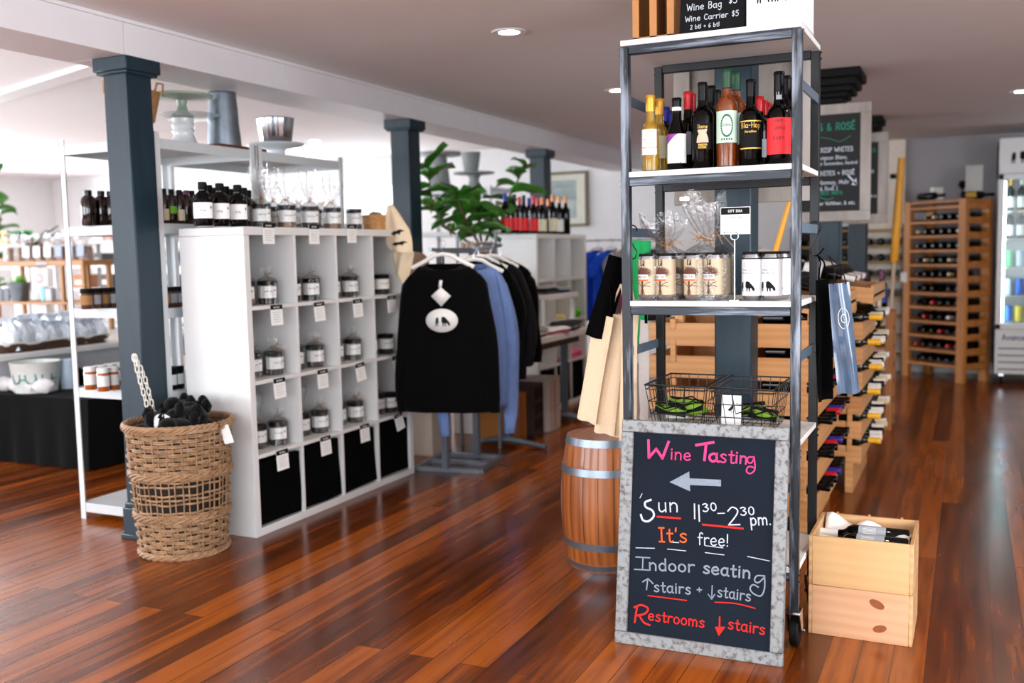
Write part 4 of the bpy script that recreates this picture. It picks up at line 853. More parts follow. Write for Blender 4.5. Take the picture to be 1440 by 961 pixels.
ribbons(m, [ellipse(.0, -.12, .018, .035, 20)+[(.018, -.12)], ellipse(0, -.12, .008, .014, 14)+[(.008, -.12)]], .0016, fn); m.build('emblem', PAPER, o)

# ================================================================== barrel
bx_, by_ = at(852, 720, Y=3.86).x, 3.86
br = thing('wooden_barrel', 'small oak barrel with galvanised hoops left of the chalkboard', 'barrel', (bx_, by_, 0)); BHt = .555
bp_ = lambda t: .157+.033*(1-(2*t-1)**2)
OAK = wood('honey_oak_staves', (.50, .25, .09), (.72, .43, .20), 'Z', .4, 1.6, coat=.3, wave=.2)
n = 18; m = MB()
for i in range(n):
    a0, a1 = 2*PI*i/n+.008, 2*PI*(i+1)/n-.008
    m.grid(lambda u, v: Vector((bp_(v)*math.cos(a0+(a1-a0)*u), bp_(v)*math.sin(a0+(a1-a0)*u), v*BHt)), 3, 12)
    m.grid(lambda u, v: Vector(((bp_(v)-.018)*math.cos(a1+(a0-a1)*u), (bp_(v)-.018)*math.sin(a1+(a0-a1)*u), v*BHt)), 3, 4)
    m.grid(lambda u, v: Vector(((bp_(1)-.018*v)*math.cos(a0+(a1-a0)*u), (bp_(1)-.018*v)*math.sin(a0+(a1-a0)*u), BHt)), 3, 1)
m.lathe([(bp_(.05)-.001, .003), (bp_(.5)-.002, BHt*.5), (bp_(.97)-.001, BHt-.002)], 36)
m.build('staves', OAK, br)
for t, w in ((.0, .03), (.17, .03), (.73, .03), (.945, .03)):
    MB().lathe([(bp_(t)+.0035, t*BHt), (bp_(t+w/BHt)+.0035, t*BHt+w)], 40, cap=False).lathe([(bp_(t+.3*w/BHt)+.006, t*BHt+w*.45), (bp_(t+.3*w/BHt)+.006, t*BHt+w*.55)], 6, TM((0, 0, 0))).build('hoop', ZINC, br, solid=.002) if False else MB().lathe([(bp_(t)+.004, t*BHt), (bp_(t+w/BHt)+.004, t*BHt+w), (bp_(t+w/BHt)-.004, t*BHt+w), (bp_(t)-.004, t*BHt)], 40, cap=False).build('hoop', ZINC, br)
MB().lathe([(.0001, BHt-.03), (.15, BHt-.03)], 36, cap=False).build('head', wood('barrel_head_oak', (.74, .47, .24), (.88, .65, .40), 'X', .5, 2), br)

# ================================================================== wine crates right of the rack
kx0, kx1, ky0, ky1 = -.474, -.142, 3.378, 3.70
zt = at(1132.5, 752.8, X=kx0, ) if False else None
ZT = at(1205, 760, Y=ky0).z; ZM = at(1205, 830, Y=ky0).z
def crate(z0, h, label, open_top, matl):
    t = thing('wine_crate', label, 'crate', ((kx0+kx1)/2, (ky0+ky1)/2, z0), -.006, 'stacked pine wine crates'); a, b = (kx1-kx0)/2, (ky1-ky0)/2; th = .012
    MB().box(-a+th, a-th, -b, -b+th, .0, h, .0015).build('front_panel', matl, t); MB().box(-a+th, a-th, b-th, b, 0, h, .0015).build('back_panel', PINE, t)
    for s in (-1, 1): MB().box(s*a-(th if s > 0 else 0), s*a+(th if s < 0 else 0), -b, b, 0, h, .0015).build('side_panel', PINE, t)
    MB().box(-a+th, a-th, -b+th, b-th, .003, .013).build('bottom', PINE, t)
    if open_top:
        m = MB()
        for x in (-.11, 0, .11): m.box(x-.004, x+.004, b-.008, b-.002, h-.004, h+.006)
        m.build('locating_peg', PINE, t)
    else:
        fn = plane_fn((0, -b, 0), (1, 0, 0), (0, 0, 1), .0004)
        for cx_, cz_, ra, rb, ti in ((.055, h*.76, .024, .015, -.3), (.065, h*.28, .022, .013, .2)):
            m = MB(); flat_shape(m, [(cx_+ra*math.cos(q), cz_+rb*math.sin(q)+ti*ra*math.cos(q)) for q in [2*PI*i/20 for i in range(20)]], fn); m.build('knot', mat('pine_knot', (.56, .30, .15), .6, var=.2, scale=60), t)
    return t
crate(0, ZM, 'lower pine wine crate with two knots on its front', False, CRATEW); crate(ZM+.001, ZT-ZM, 'upper open pine wine crate holding two lying bottles', True, wood('crate_pine_clear', (.80, .62, .41), (.88, .72, .51), 'X', .6, 1.3, wave=.12))
TISS = mat('white_tissue_paper', (.95, .93, .90), .9, bump=.4, scale=25)
m = MB(); m.grid(lambda u, v: Vector(((u-.5)*.29, (v-.5)*.29, .03+.022*math.sin(5*u+7*v)+.02*math.sin(11*u-5*v)+.05*v)), 16, 16)
tag(m.build('tissue_paper', TISS, loc=((kx0+kx1)/2, (ky0+ky1)/2+.0, ZM+.062), solid=.002), 'crumpled white tissue paper lining the open wine crate', 'paper')
def lying(label, x, y, z, rz):
    b = MB().lathe(prof(.0375, .30), 24).build('wine_bottle', G_DARK, loc=(x, y, z), rot=(0, -PI/2, rz)); tag(b, label, 'bottle', 'bottles lying in the open crate')
    MB().lathe([(.0158, .235), (.0158, .298), (.0001, .30)], 14).build('capsule', BLACKG if 'front' in label else CAPM['white'], b)
    l = patch(.0375, .075, .165, -PI*.22, .075).build('label', LBL['grey'], b)
    fn = lambda s, t: Vector(((.0381)*math.cos(-PI*.22+t/.0375), (.0381)*math.sin(-PI*.22+t/.0375), .12-s))
    mm = MB()
    for k in range(5): ribbons(mm, [[(-.03, .012-k*.006), (.012, .012-k*.006)]], .0016, fn)
    mm.build('print', LBL['white'], l)
lying('dark bottle with a grey label lying at the back of the open crate', at(1278, 735, Y=3.52).x, 3.575, ZT-.040, 0)
lying('dark bottle with a grey label lying at the front of the open crate', at(1277, 752, Y=3.45).x, 3.485, ZT-.046, 0)
tag(MB().box(-.05, .05, -.03, .03, 0, .002).build('leaflet', PAPER, loc=(kx0+.075, ky0+.058, ZT-.03), rot=(.25, .1, .1)), 'white leaflet with a black header at the left of the open crate', 'leaflet')

# ================================================================== white cube shelves
SHELFW = mat('white_shelf_laminate', (.86, .86, .855), .3, var=.015)
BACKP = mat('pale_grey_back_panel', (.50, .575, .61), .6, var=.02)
def cube_shelf(label, X, Y0, cols, D=.39):
    L = .076+cols*.334+(cols-1)*.016; t = thing('cube_shelf', label, 'shelf', (X-D/2, Y0+L/2, 0)); h = L/2
    for s in (-1, 1): MB().box(-D/2, D/2, s*h-(.038 if s > 0 else 0), s*h+(.038 if s < 0 else 0), .0, 1.430, .0015).build('side_panel', SHELFW, t)
    MB().box(-D/2, D/2, -h, h, 1.431, 1.469, .0015).build('top_panel', SHELFW, t); MB().box(-D/2, D/2, -h+.038, h-.038, .0, .037, .0015).build('bottom_panel', SHELFW, t)
    for z in (.372, .725, 1.078): MB().box(-D/2+.001, D/2-.001, -h+.038, h-.038, z, z+.018, .001).build('shelf', SHELFW, t)
    for c in range(1, cols):
        y = -h+.038+c*.35-.016
        for z0, z1 in ((.037, .372), (.390, .725), (.743, 1.078), (1.096, 1.431)): MB().box(-D/2+.002, D/2-.002, y, y+.016, z0, z1, .001).build('divider', SHELFW, t)
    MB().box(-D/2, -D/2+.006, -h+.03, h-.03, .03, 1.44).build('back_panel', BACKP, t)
    return t
K1X, K1Y = -3.03, 3.59
cube_shelf('white sixteen-cube shelf of jars with black bins in its bottom row', K1X, K1Y, 4)
K2X, K2Y = -3.10, 7.13
cube_shelf('white cube shelf beyond the clothes table, with red-labelled bottles on top', K2X, K2Y, 3)
KZ = [.037, .390, .743, 1.096, 1.469]
def bin_(X, Y0, c, z, label, grp):
    y = Y0+.038+c*.35
    m = MB()
    def f(u, v): s = math.sin(PI*u); return Vector((-.012-.012*s*math.sin(PI*v)+.012*math.sin(3*u+c)*v, .006+.318*u+.004*math.sin(5*v+c), .004+(.014*abs(math.sin(2*u+1+c)) if v < .05 else 0)*.5+.31*v))
    m.grid(f, 12, 10); m.box(-.35, -.03, .008, .324, .003, .30)
    m.grid(lambda u, v: (lambda q: Vector((q.x-.03*v, q.y, q.z)))(f(u, 1)), 12, 1)
    return tag(m.build('fabric_bin', FABRIC, loc=(X, y, z)), label, 'storage bin', grp)
for c, nm in enumerate(('leftmost', 'second', 'third', 'rightmost')):
    bin_(K1X, K1Y, c, KZ[0], '%s black fabric bin in the bottom row of the jar shelf%s' % (nm, '' if c in (0, 3) else ', counted from the left'), 'black bins under the jars')
for c, nm in enumerate(('left', 'middle', 'right')): bin_(K2X, K2Y, c, KZ[0], '%s black fabric bin in the bottom of the far cube shelf' % nm, 'black bins in the far cube shelf')

# gift jars in clear wrap
SPICE = mat('dark_loose_tea', (.10, .085, .07), .8, var=.7, scale=120); COCOA = mat('pale_brown_cocoa', (.55, .40, .28), .8, var=.35, scale=90); TEALB = mat('white_printed_label', (.97, .97, .96), .6, var=.01)
def make_jar(fill, wrap, seed, R=.046, H=.115):
    t = thing('gift_jar', '', 'jar')
    MB().lathe([(R*.9, .0), (R*.96, .003), (R*.96, H*.72)], 22).build('contents', fill, t)
    MB().lathe([(R*.94, .0), (R, .004), (R, H*.78), (R*.9, H*.84)], 22, cap=False).build('glass', GLASS, t)
    MB().lathe([(R*.93, H*.80), (R*.98, H*.81), (R*.98, H*.99), (R*.94, H), (.0001, H)], 22).build('lid', BLACK, t)
    a = -.92; lb = patch(R+.001, H*.27, H*.77, a, R*2.5, 12, .0004).build('label', TEALB, t)
    fn = cyl_fn(R+.0012, 0, a); m = MB(); write(m, 'farm tea', fn, -.012, H*.52, .008, .0011); ribbons(m, [[(-.018, H*.42), (.018, H*.42)], [(-.012, H*.36), (.012, H*.36)]], .0009, fn); flat_shape(m, [(R*.82, H*.55), (R*.98, H*.55), (R*.98, H*.63), (R*.82, H*.63)], fn); m.build('print', LBL['ink'], lb)
    if wrap: cello('cellophane_wrap', '', 0, 0, .0005, R*1.16, R*1.16, H*1.02, H*1.2, H*(1.5 if wrap == 1 else 2.3 if wrap == 2 else 2.5), .5 if wrap == 1 else .52 if wrap == 2 else 1.0, seed, '', parent=t)
    return t
JARS = [make_jar(SPICE, 1, 31), make_jar(SPICE, 2, 33), make_jar(COCOA, 1, 35), make_jar(SPICE, 0, 37), make_jar(SPICE, 3, 39), make_jar(COCOA, 3, 41)]
jused = set()
def put_jar(k, x, y, z, label, grp, rz=0):
    j = JARS[k] if k not in jused else dup(JARS[k], (0, 0, 0)); jused.add(k)
    j.location = (x, y, z); j.rotation_euler = (0, 0, rz); tag(j, label, 'jar', grp); return j
ROWN = {3: 'top', 2: 'middle', 1: 'lower'}; COLN = ('leftmost', 'second from left', 'third from left', 'rightmost')
J = {3: [(431, 411, 508), (668, 0, 736), (872, 0, 937), (1062, 0, 1102)], 2: [(445, 0, 528), (685, 0, 742), (888, 0, 942), (1075, 0, 1115)], 1: [(242, 0, 312), (475, 0, 535), (672, 0, 722), (880, 0, 923)]}
for r in (3, 2, 1):
    for c in range(4):
        pa, pb = J[r][c][0], J[r][c][2]; off = 240 if r > 1 else 300
        for q, pz in enumerate((pa, pb)):
            xx = -3.16 if q == 0 else -3.125
            y = at(off+pz/3.697, 450, X=xx).y
            if q == 1: y = min(y, K1Y+.038+c*.35+.334-.066)
            lo = K1Y+.038+c*.35+.066
            if q == 0: y = max(lo, min(y, at(off+pb/3.697, 450, X=-3.125).y-.118)); 
            if q == 1 and y-lo < .112: y = lo+.12; 
            y = min(y, K1Y+.038+c*.35+.334-.064)
            k = (2 if r == 3 else 1 if (r, c) in ((1, 0), (1, 1)) else 0) if q == 0 else (3 if c == 3 else 0)
            if q == 0 and (r, c) in ((3, 1), (2, 1), (3, 3)): k = 1
            put_jar(k, xx-.0, y, KZ[r], '%s wrapped gift jar in the %s cube of the %s jar row' % (('left', 'right')[q], COLN[c], ROWN[r]), 'gift jars in the white cube shelf', rnd.uniform(-.2, .3))
for px, k, lb in [(368, 4, 'tall wrapped gift jar on top of the jar shelf, next to the squat bottles'), (404, 5, 'second wrapped gift jar on top of the jar shelf, counted from the squat bottles'), (436, 4, 'third wrapped gift jar on top of the jar shelf, counted from the squat bottles'), (468, 5, 'fourth wrapped gift jar on top of the jar shelf, counted from the squat bottles'), (498, 0, 'gift jar on top of the jar shelf, beside the small woven basket')]:
    put_jar(k, -3.125, at(px, 316, X=-3.125).y, KZ[4], lb, 'gift jars on top of the jar shelf')
for px, k, lb in [(384, 4, 'wrapped gift jar in the back row between the first two on the jar shelf top'), (420, 0, 'wrapped gift jar in the back row behind the third one on the jar shelf top'), (452, 2, 'wrapped gift jar in the back row behind the fourth one on the jar shelf top')]:
    put_jar(k, -3.27, at(px, 312, X=-3.27).y, KZ[4], lb, 'gift jars on top of the jar shelf')
# squat bottles with white labels and the dark bottles beside them
def squat():
    b = MB().lathe([(.040, 0), (.044, .005), (.044, .115), (.040, .135), (.025, .150), (.017, .158), (.017, .168)], 22).build('squat_bottle', G_DARK)
    MB().lathe([(.0185, .163), (.020, .165), (.020, .195), (.017, .198), (.0001, .198)], 16).build('cap', BLACK, b)
    lb = patch(.0442, .035, .105, -.92, .105, 12).build('label', TEALB, b); m = MB(); fn = cyl_fn(.0446, 0, -.92); write(m, 'syrup', fn, -.014, .066, .009, .0012); flat_shape(m, [(.036, .078), (.044, .078), (.044, .088), (.036, .088)], fn); m.build('print', LBL['ink'], lb)
    return b
s0 = squat(); n = 0
for row, X in ((0, -3.115), (1, -3.225), (2, -3.33)):
    for c, px in enumerate((287, 311, 336)):
        o = s0 if n == 0 else dup(s0, (0, 0, 0)); n += 1
        o.location = (X, at(px+(0, 8, 14)[row], 316, X=X).y, KZ[4]); tag(o, '%s of three white-labelled squat bottles in the %s row on the jar shelf' % (('left', 'middle', 'right')[c], ('front', 'middle', 'back')[row]), 'bottle', 'squat bottles on the jar shelf')
# small basket with bundles, price cards
def woven_lathe(name, prof_, matl, parent=None, loc=(0, 0, 0), n=48, amp=.02, rows=None):
    m = MB(); m.lathe(prof_, n, cap=False, ripple=lambda a, z: 1+amp*math.sin(a*n/4+(z*140 % 2 > 1)*PI)); return m.build(name, matl, parent, loc, solid=.004)
WEAVE = wood('woven_tan_fibre', (.55, .36, .20), (.80, .60, .38), 'X', .8, 14)
t = thing('woven_basket', 'small tan woven basket at the right end of the jar shelf top', 'basket', (-3.13, at(527, 318, X=-3.13).y, KZ[4]))
woven_lathe('bowl', [(.0001, .002), (.062, .003)]+[(.062+.010*k/7, .003+.085*k/7) for k in range(1, 8)], WEAVE, t)
m = MB()
for k in range(9): m.lathe([(.012, 0), (.018, .02), (.015, .05), (.003, .058)], 7, TM((.035*math.cos(k*2.1)*(k % 3)/2, .04*math.sin(k*2.1), .055), (.5*math.sin(k), .6*math.cos(k*1.7), k)))
b = m.build('cloth_rolls', mat('grey_brown_cloth', (.55, .50, .46), .9, var=.3), t)
def price_tag(px, py, label, drop=0, yaw=0, roll=0):
    p = at(px, py, X=K1X+.006)
    o = thing('price_tag', label, 'price tag', (p.x, p.y, p.z), group='price tags on the jar shelf'); w = .043
    b = MB().box(0, .0012, -w, w, -.098, 0).build('card', PAPER, o); o.rotation_euler = (roll, -drop, yaw)
    fn = plane_fn((.0014, 0, 0), (0, 1, 0), (0, 0, 1)); m = MB(); flat_shape(m, [(-w, -.022), (w, -.022), (w, 0), (-w, 0)], fn)
    for k in range(5): ribbons(m, [[(-w*.7+.004*(k % 2), -.036-k*.011), (w*(.7-.1*(k % 3)), -.036-k*.011)]], .0011, fn)
    m.build('print', BLACK, b); m = MB(); write(m, 'tea blend', plane_fn((.0018, 0, 0), (0, 1, 0), (0, 0, 1)), 0, -.0145, .008, .0014, center=True); m.build('white_print', PAPER, b)
for r, row in enumerate([[(388, 429, 0), (448, 425, .03), (502, 421, .03), (550, 416, 0)], [(392, 532, .02), (453, 520, .0), (505, 511, .10), (556, 500, .16)], [(396, 633, .02), (457, 614, .02), (512, 597, .02), (559, 582, .16)]]):
    for c, (x, y, rl) in enumerate(row): price_tag(x, y, 'price tag hanging under the %s cube of the %s jar row' % (COLN[c], ROWN[3-r]), drop=.04+rl*.6, roll=rl, yaw=-.04)
for c, (x, y) in enumerate([(377, 314), (441, 316), (494, 316)]): price_tag(x, y, '%s price tag hanging from the top edge of the jar shelf' % ('left', 'middle', 'right')[c])

# towel draped at the corner of the jar shelf
TOW = mat('cream_tea_towel', (.90, .82, .70), .95, var=.04, scale=60, bump=.1)
TY = 4.90
t = thing('tea_towel', 'cream tea towel printed with dark birds draped at the right corner of the jar shelf', 'towel', at(563, 355, Y=TY)); to = t.location.copy()
def lerp_list(P, v):
    q = v*(len(P)-1); i = min(int(q), len(P)-2); f = q-i; return (P[i][0]*(1-f)+P[i+1][0]*f, P[i][1]*(1-f)+P[i+1][1]*f)
def drape(Lp, Rp, d0, ph):
    L3 = [at(x, y, Y=TY)-to for x, y in Lp]; R3 = [at(x, y, Y=TY)-to for x, y in Rp]
    def f(u, v):
        q = v*(len(L3)-1); i = min(int(q), len(L3)-2); k = q-i; a = L3[i].lerp(L3[i+1], k); b = R3[i].lerp(R3[i+1], k); p = a.lerp(b, u)
        return p+Vector((0, -d0-.022*math.sin(PI*u)-.009*math.sin(9*u+4*v+ph)-.006*math.sin(7*v+ph), 0))
    return f
U = drape([(548, 290), (545, 310), (544, 330), (545, 345), (553, 354)], [(556, 288), (566, 303), (577, 323), (581, 340), (584, 357)], .02, 0)
m = MB(); m.grid(U, 14, 18); m.build('upper_fold', TOW, t, solid=.003)
m = MB(); m.grid(drape([(554, 352), (554, 370), (557, 386), (575, 406)], [(583, 354), (580, 368), (578, 385), (577, 406)], .005, 2), 12, 12); m.build('lower_fold', TOW, t, solid=.003)
m = MB()
for zz in (.56, .80):
    fill(m, [(.25+.62*a, zz-.11*b) for a, b in [(0, .34), (.18, .56), (.38, .72), (.55, .60), (.80, .78), (1, .42), (.8, .32), (.7, -.2), (.62, .1), (.4, .0), (.34, -.3), (.28, .0), (.12, .22)]], lambda p, q: U(p, q)+Vector((0, -.004, 0)), 0, 14, .08)
m.build('bird_print', BLACK, t)

# ================================================================== wicker basket
bxy = (-3.238, 3.338)
wb = thing('wicker_basket', 'tall round wicker basket full of black plush toys in front of the jar shelf', 'basket', (bxy[0], bxy[1], 0)); BHh = .585
wr = lambda z: .185+.042*(z/BHh)**.9
WICK = wood('peeled_wicker', (.44, .31, .20), (.70, .56, .42), 'X', .6, 9)
WICKD = wood('stripped_rattan_stake', (.42, .29, .18), (.66, .52, .38), 'Z', .6, 9)
NS = 22; rows = 28; m = MB(); hole = (-2.35, .17)
for r in range(rows):
    z = .02+(BHh-.05)*r/(rows-1)
    loose = .20 < z < .36
    if loose and r % 4 == 3: continue
    for st in range(2 if not loose else 1):
        pts = []; n = NS*4
        for i in range(n+1):
            a = 2*PI*i/n; ph = (r % 2)*PI
            if .49 < z < .545 and abs((a-2*PI-hole[0]+PI) % (2*PI)-PI) < hole[1]:
                if len(pts) > 1: m.tube(pts, .0042, 5)
                pts = []; continue
            rr = wr(z)+.009*math.cos(a*NS/2+ph)
            pts.append((rr*math.cos(a), rr*math.sin(a), z+(st-.5)*.0082+.0012*math.sin(7*a+r)))
        if len(pts) > 1: m.tube(pts, .0041 if not loose else .0046, 5)
m.build('weave', WICK, wb)
m = MB()
for i in range(NS):
    a = 2*PI*(i+.5)/NS
    for d in (-.012, .012): m.tube([((wr(z))*math.cos(a+d/.2), wr(z)*math.sin(a+d/.2), z) for z in (.005, .2, .4, BHh-.01)], .0036, 5)
m.build('stakes', WICKD, wb)
def braid(z, name, amp=.012, r=.0065, strands=4, k=8):
    m = MB()
    for s in range(strands):
        ph = 2*PI*s/strands
        m.tube([((wr(z)+.006+.007*math.cos(k*2*PI*i/120+ph))*math.cos(2*PI*i/120), (wr(z)+.006+.007*math.cos(k*2*PI*i/120+ph))*math.sin(2*PI*i/120), z+amp*math.sin(k*2*PI*i/120+ph)) for i in range(120)], r, 5, True)
    m.build(name, WICK, wb)
braid(BHh, 'rim', .013, .0075, 5, 10); braid(.375, 'band', .011); braid(.185, 'band', .011); braid(.014, 'foot_rim', .009, .0075)
MB().lathe([(.0001, .012), (wr(0)-.008, .012)], 30, cap=False).lathe([(wr(0)-.012, .012), (wr(BHh)-.014, BHh-.03)], 30, cap=False).build('gap_shade_sheet', mat('basket_gap_shade', (.10, .075, .055), .9), wb)  # dark sheet behind the weave, painting shade into its gaps
tg = MB().box(-.022, .022, -.001, .001, -.085, 0).build('swing_tag', PAPER, wb, (.235, .03, BHh-.005), (.1, -.25, .3))
PLUSH = mat('black_plush', (.022, .022, .025), 1, var=.5, scale=130, bump=.5, sheen=.12, spec=.1); PLW = mat('white_plush', (.92, .90, .90), 1, var=.08, scale=90, bump=.4)
def lump(m, c, rx_, ry_, rz_, seed, n=20, amp=.09):
    r = random.Random(seed); ph = [r.uniform(0, 6.3) for _ in range(4)]
    def f(u, v):
        a, b = 2*PI*u, PI*(v-.5); k = 1+amp*math.sin(5*a+ph[0]+3*b)*math.cos(b)+amp*.7*math.sin(9*a+ph[1]-7*b)*math.cos(b)+amp*.5*math.sin(17*a+13*b+ph[2])*math.cos(b)
        return Vector(c)+Vector((math.cos(a)*math.cos(b)*rx_*k, math.sin(a)*math.cos(b)*ry_*k, math.sin(b)*rz_*k))
    m.grid(f, n, n//2, closed_u=True)
PT = [(-.10, .02, .60, .0, 'leftmost black plush toy in the wicker basket, next to the white chain'), (-.005, -.09, .605, 1, 'black plush toy with a white belly patch at the front of the wicker basket'), (.085, .0, .63, 2, 'highest black plush toy at the right of the wicker basket'), (-.03, .09, .64, 3, 'black plush toy at the back of the wicker basket'), (.10, -.10, .59, 4, 'black plush toy at the right front rim of the wicker basket')]
for x, y, z, s, lb in PT:
    o = thing('plush_toy', lb, 'plush toy', (bxy[0]+x, bxy[1]+y, z-.075), s*1.1, 'black plush toys in the wicker basket')
    m = MB(); lump(m, (0, 0, .05), .085, .068, .062, int(s)+3)
    lump(m, (.062, .02, .085), .042, .04, .04, int(s)+23, 14)
    m.build('body', PLUSH, o)
    for q, (lx, ly, lz) in enumerate([(.05, -.055, .10), (-.05, .045, .105), (-.065, -.03, .095)]):
        m = MB(); lump(m, (lx, ly, lz), .022, .022, .036, q+int(s)*5, 12, .12); m.build('leg', PLUSH, o)
    if s == 1:
        m = MB(); lump(m, (0, 0, 0), .046, .020, .046, 77, 16, .06); m.build('belly_patch', PLW, o, (.035*math.cos(-1.6)-.02, -.052, .072), (0, 0, -1.1+.55))
# white chain on the column
p = at(191, 503, X=-3.44); q = at(213, 583, X=-3.40)
m = MB()
for s in (0, 1):
    for k in range(11):
        f = k/10; c = Vector((p.x+(q.x-p.x)*f+s*.01, p.y-.012+(q.y-p.y)*f+s*.022*min(1, 3*f), p.z+(q.z-p.z)*f))
        a = (k % 2)*PI/2+.3
        m.tube([c+Vector((math.cos(a)*.0085*math.cos(t), math.sin(a)*.0085*math.cos(t), .0175*math.sin(t))) for t in [2*PI*i/12 for i in range(12)]], .0028, 5, True)
tag(m.build('plastic_chain', mat('white_plastic', (.90, .88, .83), .5), smooth=True), 'white plastic chain hanging down the near column above the wicker basket', 'chain')

# ================================================================== white metal shelf units behind the jar shelf
POWD = mat('white_powder_coat', (.85, .86, .865), .4, var=.015); POWG = mat('white_powder_coat_deck', (.80, .82, .825), .45, var=.015)
def metal_unit(label, x0, x1, y0, y1, tops, name='metal_shelf_unit', leg=.035, ztop=1.93, lip=.048, grp='white metal shelf units'):
    t = thing(name, label, 'shelf', ((x0+x1)/2, (y0+y1)/2, 0), group=grp); a, b = (x1-x0)/2, (y1-y0)/2
    for sx in (-1, 1):
        for sy in (-1, 1):
            m = MB().box(*sorted((sx*a, sx*(a-leg))), *sorted((sy*b, sy*(b-.003))), 0, ztop).box(*sorted((sx*a, sx*(a-.003))), *sorted((sy*b, sy*(b-leg))), 0, ztop)
            for k in range(12): m.lathe([(.004, 0), (.003, .0012)], 6, TM((sx*(a-leg/2), sy*b, .1+k*.155), (sy*-PI/2, 0, 0)))
            m.build('leg', POWD, t)
    for z in tops:
        m = MB().box(-a+.004, a-.004, -b+.004, b-.004, z-.006, z).box(-a+.004, a-.004, -b+.0032, -b+.006, z-lip, z).box(-a+.004, a-.004, b-.006, b-.0032, z-lip, z).box(-a+.0032, -a+.006, -b+.004, b-.004, z-lip, z).box(a-.006, a-.0032, -b+.004, b-.004, z-lip, z)
        m.build('shelf', POWG, t, smooth=False)
    return t
UT = [.085, .682, 1.088, 1.497, 1.90]
metal_unit('white metal shelf unit behind the near dark column', -4.134, -3.5, 3.545, 4.268, UT); metal_unit('white metal shelf unit under the silver ribbed bucket', -4.134, -3.5, 4.292, 5.09, UT)
ZU = 1.9005
SAGE = mat('sage_green_glaze', (.60, .68, .60), .35, var=.06); PORC = mat('white_glazed_ceramic', (.88, .90, .91), .2, coat=.3, var=.02); GREYC = mat('grey_ceramic', (.50, .52, .51), .5, var=.1)
def stand(name, label, px, X, z, prof_, matl, cat='cake stand', base=200, rip=None, grp=None, n=32):
    y = at(px, base, X=X).y; return tag(MB().lathe(prof_, n, ripple=rip).build(name, matl, loc=(X, y, z)), label, cat, grp)
stand('display_pedestal', 'grey fluted pedestal under the tan basket on the near shelf unit', 176, -3.78, ZU, [(.085, 0), (.085, .01), (.06, .03), (.035, .06), (.05, .085), (.085, .10), (.085, .106), (.0001, .106)], GREYC, 'pedestal')
t = thing('handled_basket', 'tan woven basket with loop handles behind the top of the near column', 'basket', (-3.78, at(191, 180, X=-3.78).y, ZU+.107))
woven_lathe('bowl', [(.0001, .002), (.09, .003)]+[(.09+.032*k/7, .003+.145*k/7) for k in range(1, 8)], WEAVE, t)
for s in (-1, 1): MB().tube([(s*.115*.7, s*.115*.7-.03, .135), (s*.125*.7, s*.125*.7-.02, .195), (s*.125*.7, s*.125*.7+.02, .195), (s*.115*.7, s*.115*.7+.03, .135)], .006, 6).build('handle', WEAVE, t)
stand('ribbed_pedestal', 'white ribbed ceramic pedestal on the near shelf unit', 259, -3.75, ZU, [(.10, 0), (.09, .012), (.066, .035), (.056, .06), (.052, .075), (.058, .09), (.052, .105), (.058, .12), (.052, .135), (.056, .15), (.056, .158), (.0001, .158)], PORC, 'pedestal')
stand('glass_plate', 'round clear glass plate on the white ribbed pedestal', 266, -3.75, ZU+.159, [(.0001, 0), (.12, .0), (.15, .02), (.155, .024), (.145, .018), (.12, .006), (.0001, .006)], GLASS, 'plate', 160)
stand('cake_stand', 'sage green cake stand on the glass plate under the white beam', 256, -3.75, ZU+.166, [(.06, 0), (.055, .008), (.03, .03), (.022, .06), (.028, .085), (.05, .09), (.155, .10), (.16, .112), (.15, .112), (.0001, .108)], SAGE, base=150)
by = at(312, 208, X=-3.70).y
tag(MB().box(-.135, .135, -.19, .19, 0, .022, .006).build('serving_board', wood('dark_walnut', (.28, .15, .09), (.45, .26, .15), 'Y', .5), loc=(-3.68, by, ZU)), 'dark wooden serving board on top of the two metal shelf units', 'board')
stand('galvanised_can', 'tall galvanised can standing on the dark serving board', 316, -3.70, ZU+.0225, [(.092, 0), (.092, .004), (.072, .29), (.076, .292), (.074, .30), (.068, .30), (.085, .01), (.0001, .01)], ZINC, 'can', 205)
stand('cake_stand', 'white cake stand under the silver ribbed bucket', 390, -3.74, ZU, [(.062, 0), (.055, .012), (.045, .03), (.045, .055), (.06, .065), (.145, .075), (.165, .09), (.16, .094), (.0001, .084)], PORC, base=215)
stand('ribbed_bucket', 'shiny silver ribbed bucket on the white cake stand', 388, -3.74, ZU+.085, [(.085, 0), (.088, .004), (.108, .15), (.113, .153), (.108, .157), (.09, .02), (.0001, .015)], CHROME, 'bucket', 190, rip=lambda a, z: 1+.025*math.cos(a*14), n=112)
# tier two: dark bottles
AMB = mat('dark_amber_glass', (.10, .045, .02), .08, coat=.3)
def jug(name, px, X, z, R, H, label, glass, cap, grp, lab=None, base=316, cat='bottle', nb=.45):
    y = at(px, base, X=X).y
    b = MB().lathe([(R*.9, 0), (R, .005), (R, H*.70), (R*.85, H*.79), (R*nb, H*.86), (R*nb, H*.9)], 18).build(name, glass, loc=(X, y, z)); tag(b, label, cat, grp)
    MB().lathe([(R*nb*1.15, H*.87), (R*nb*1.15, H*.99), (R*nb*1.05, H), (.0001, H)], 14).build('cap', cap, b)
    if lab: patch(R, H*lab[0], H*lab[1], -.92, R*2.2, 8).build('label', lab[2], b)
    return b
Zt = 1.4975
for c, px in enumerate((126, 144, 157)): jug('amber_jug', px, -3.95 if c < 2 else -3.93, Zt, .036, .175, '%s of three amber bottles left of the near column' % ('leftmost', 'middle', 'rightmost')[c], AMB, BLACKG, 'amber bottles on the near shelf unit')
LIMEL = mat('lime_label', (.45, .75, .15), .6)
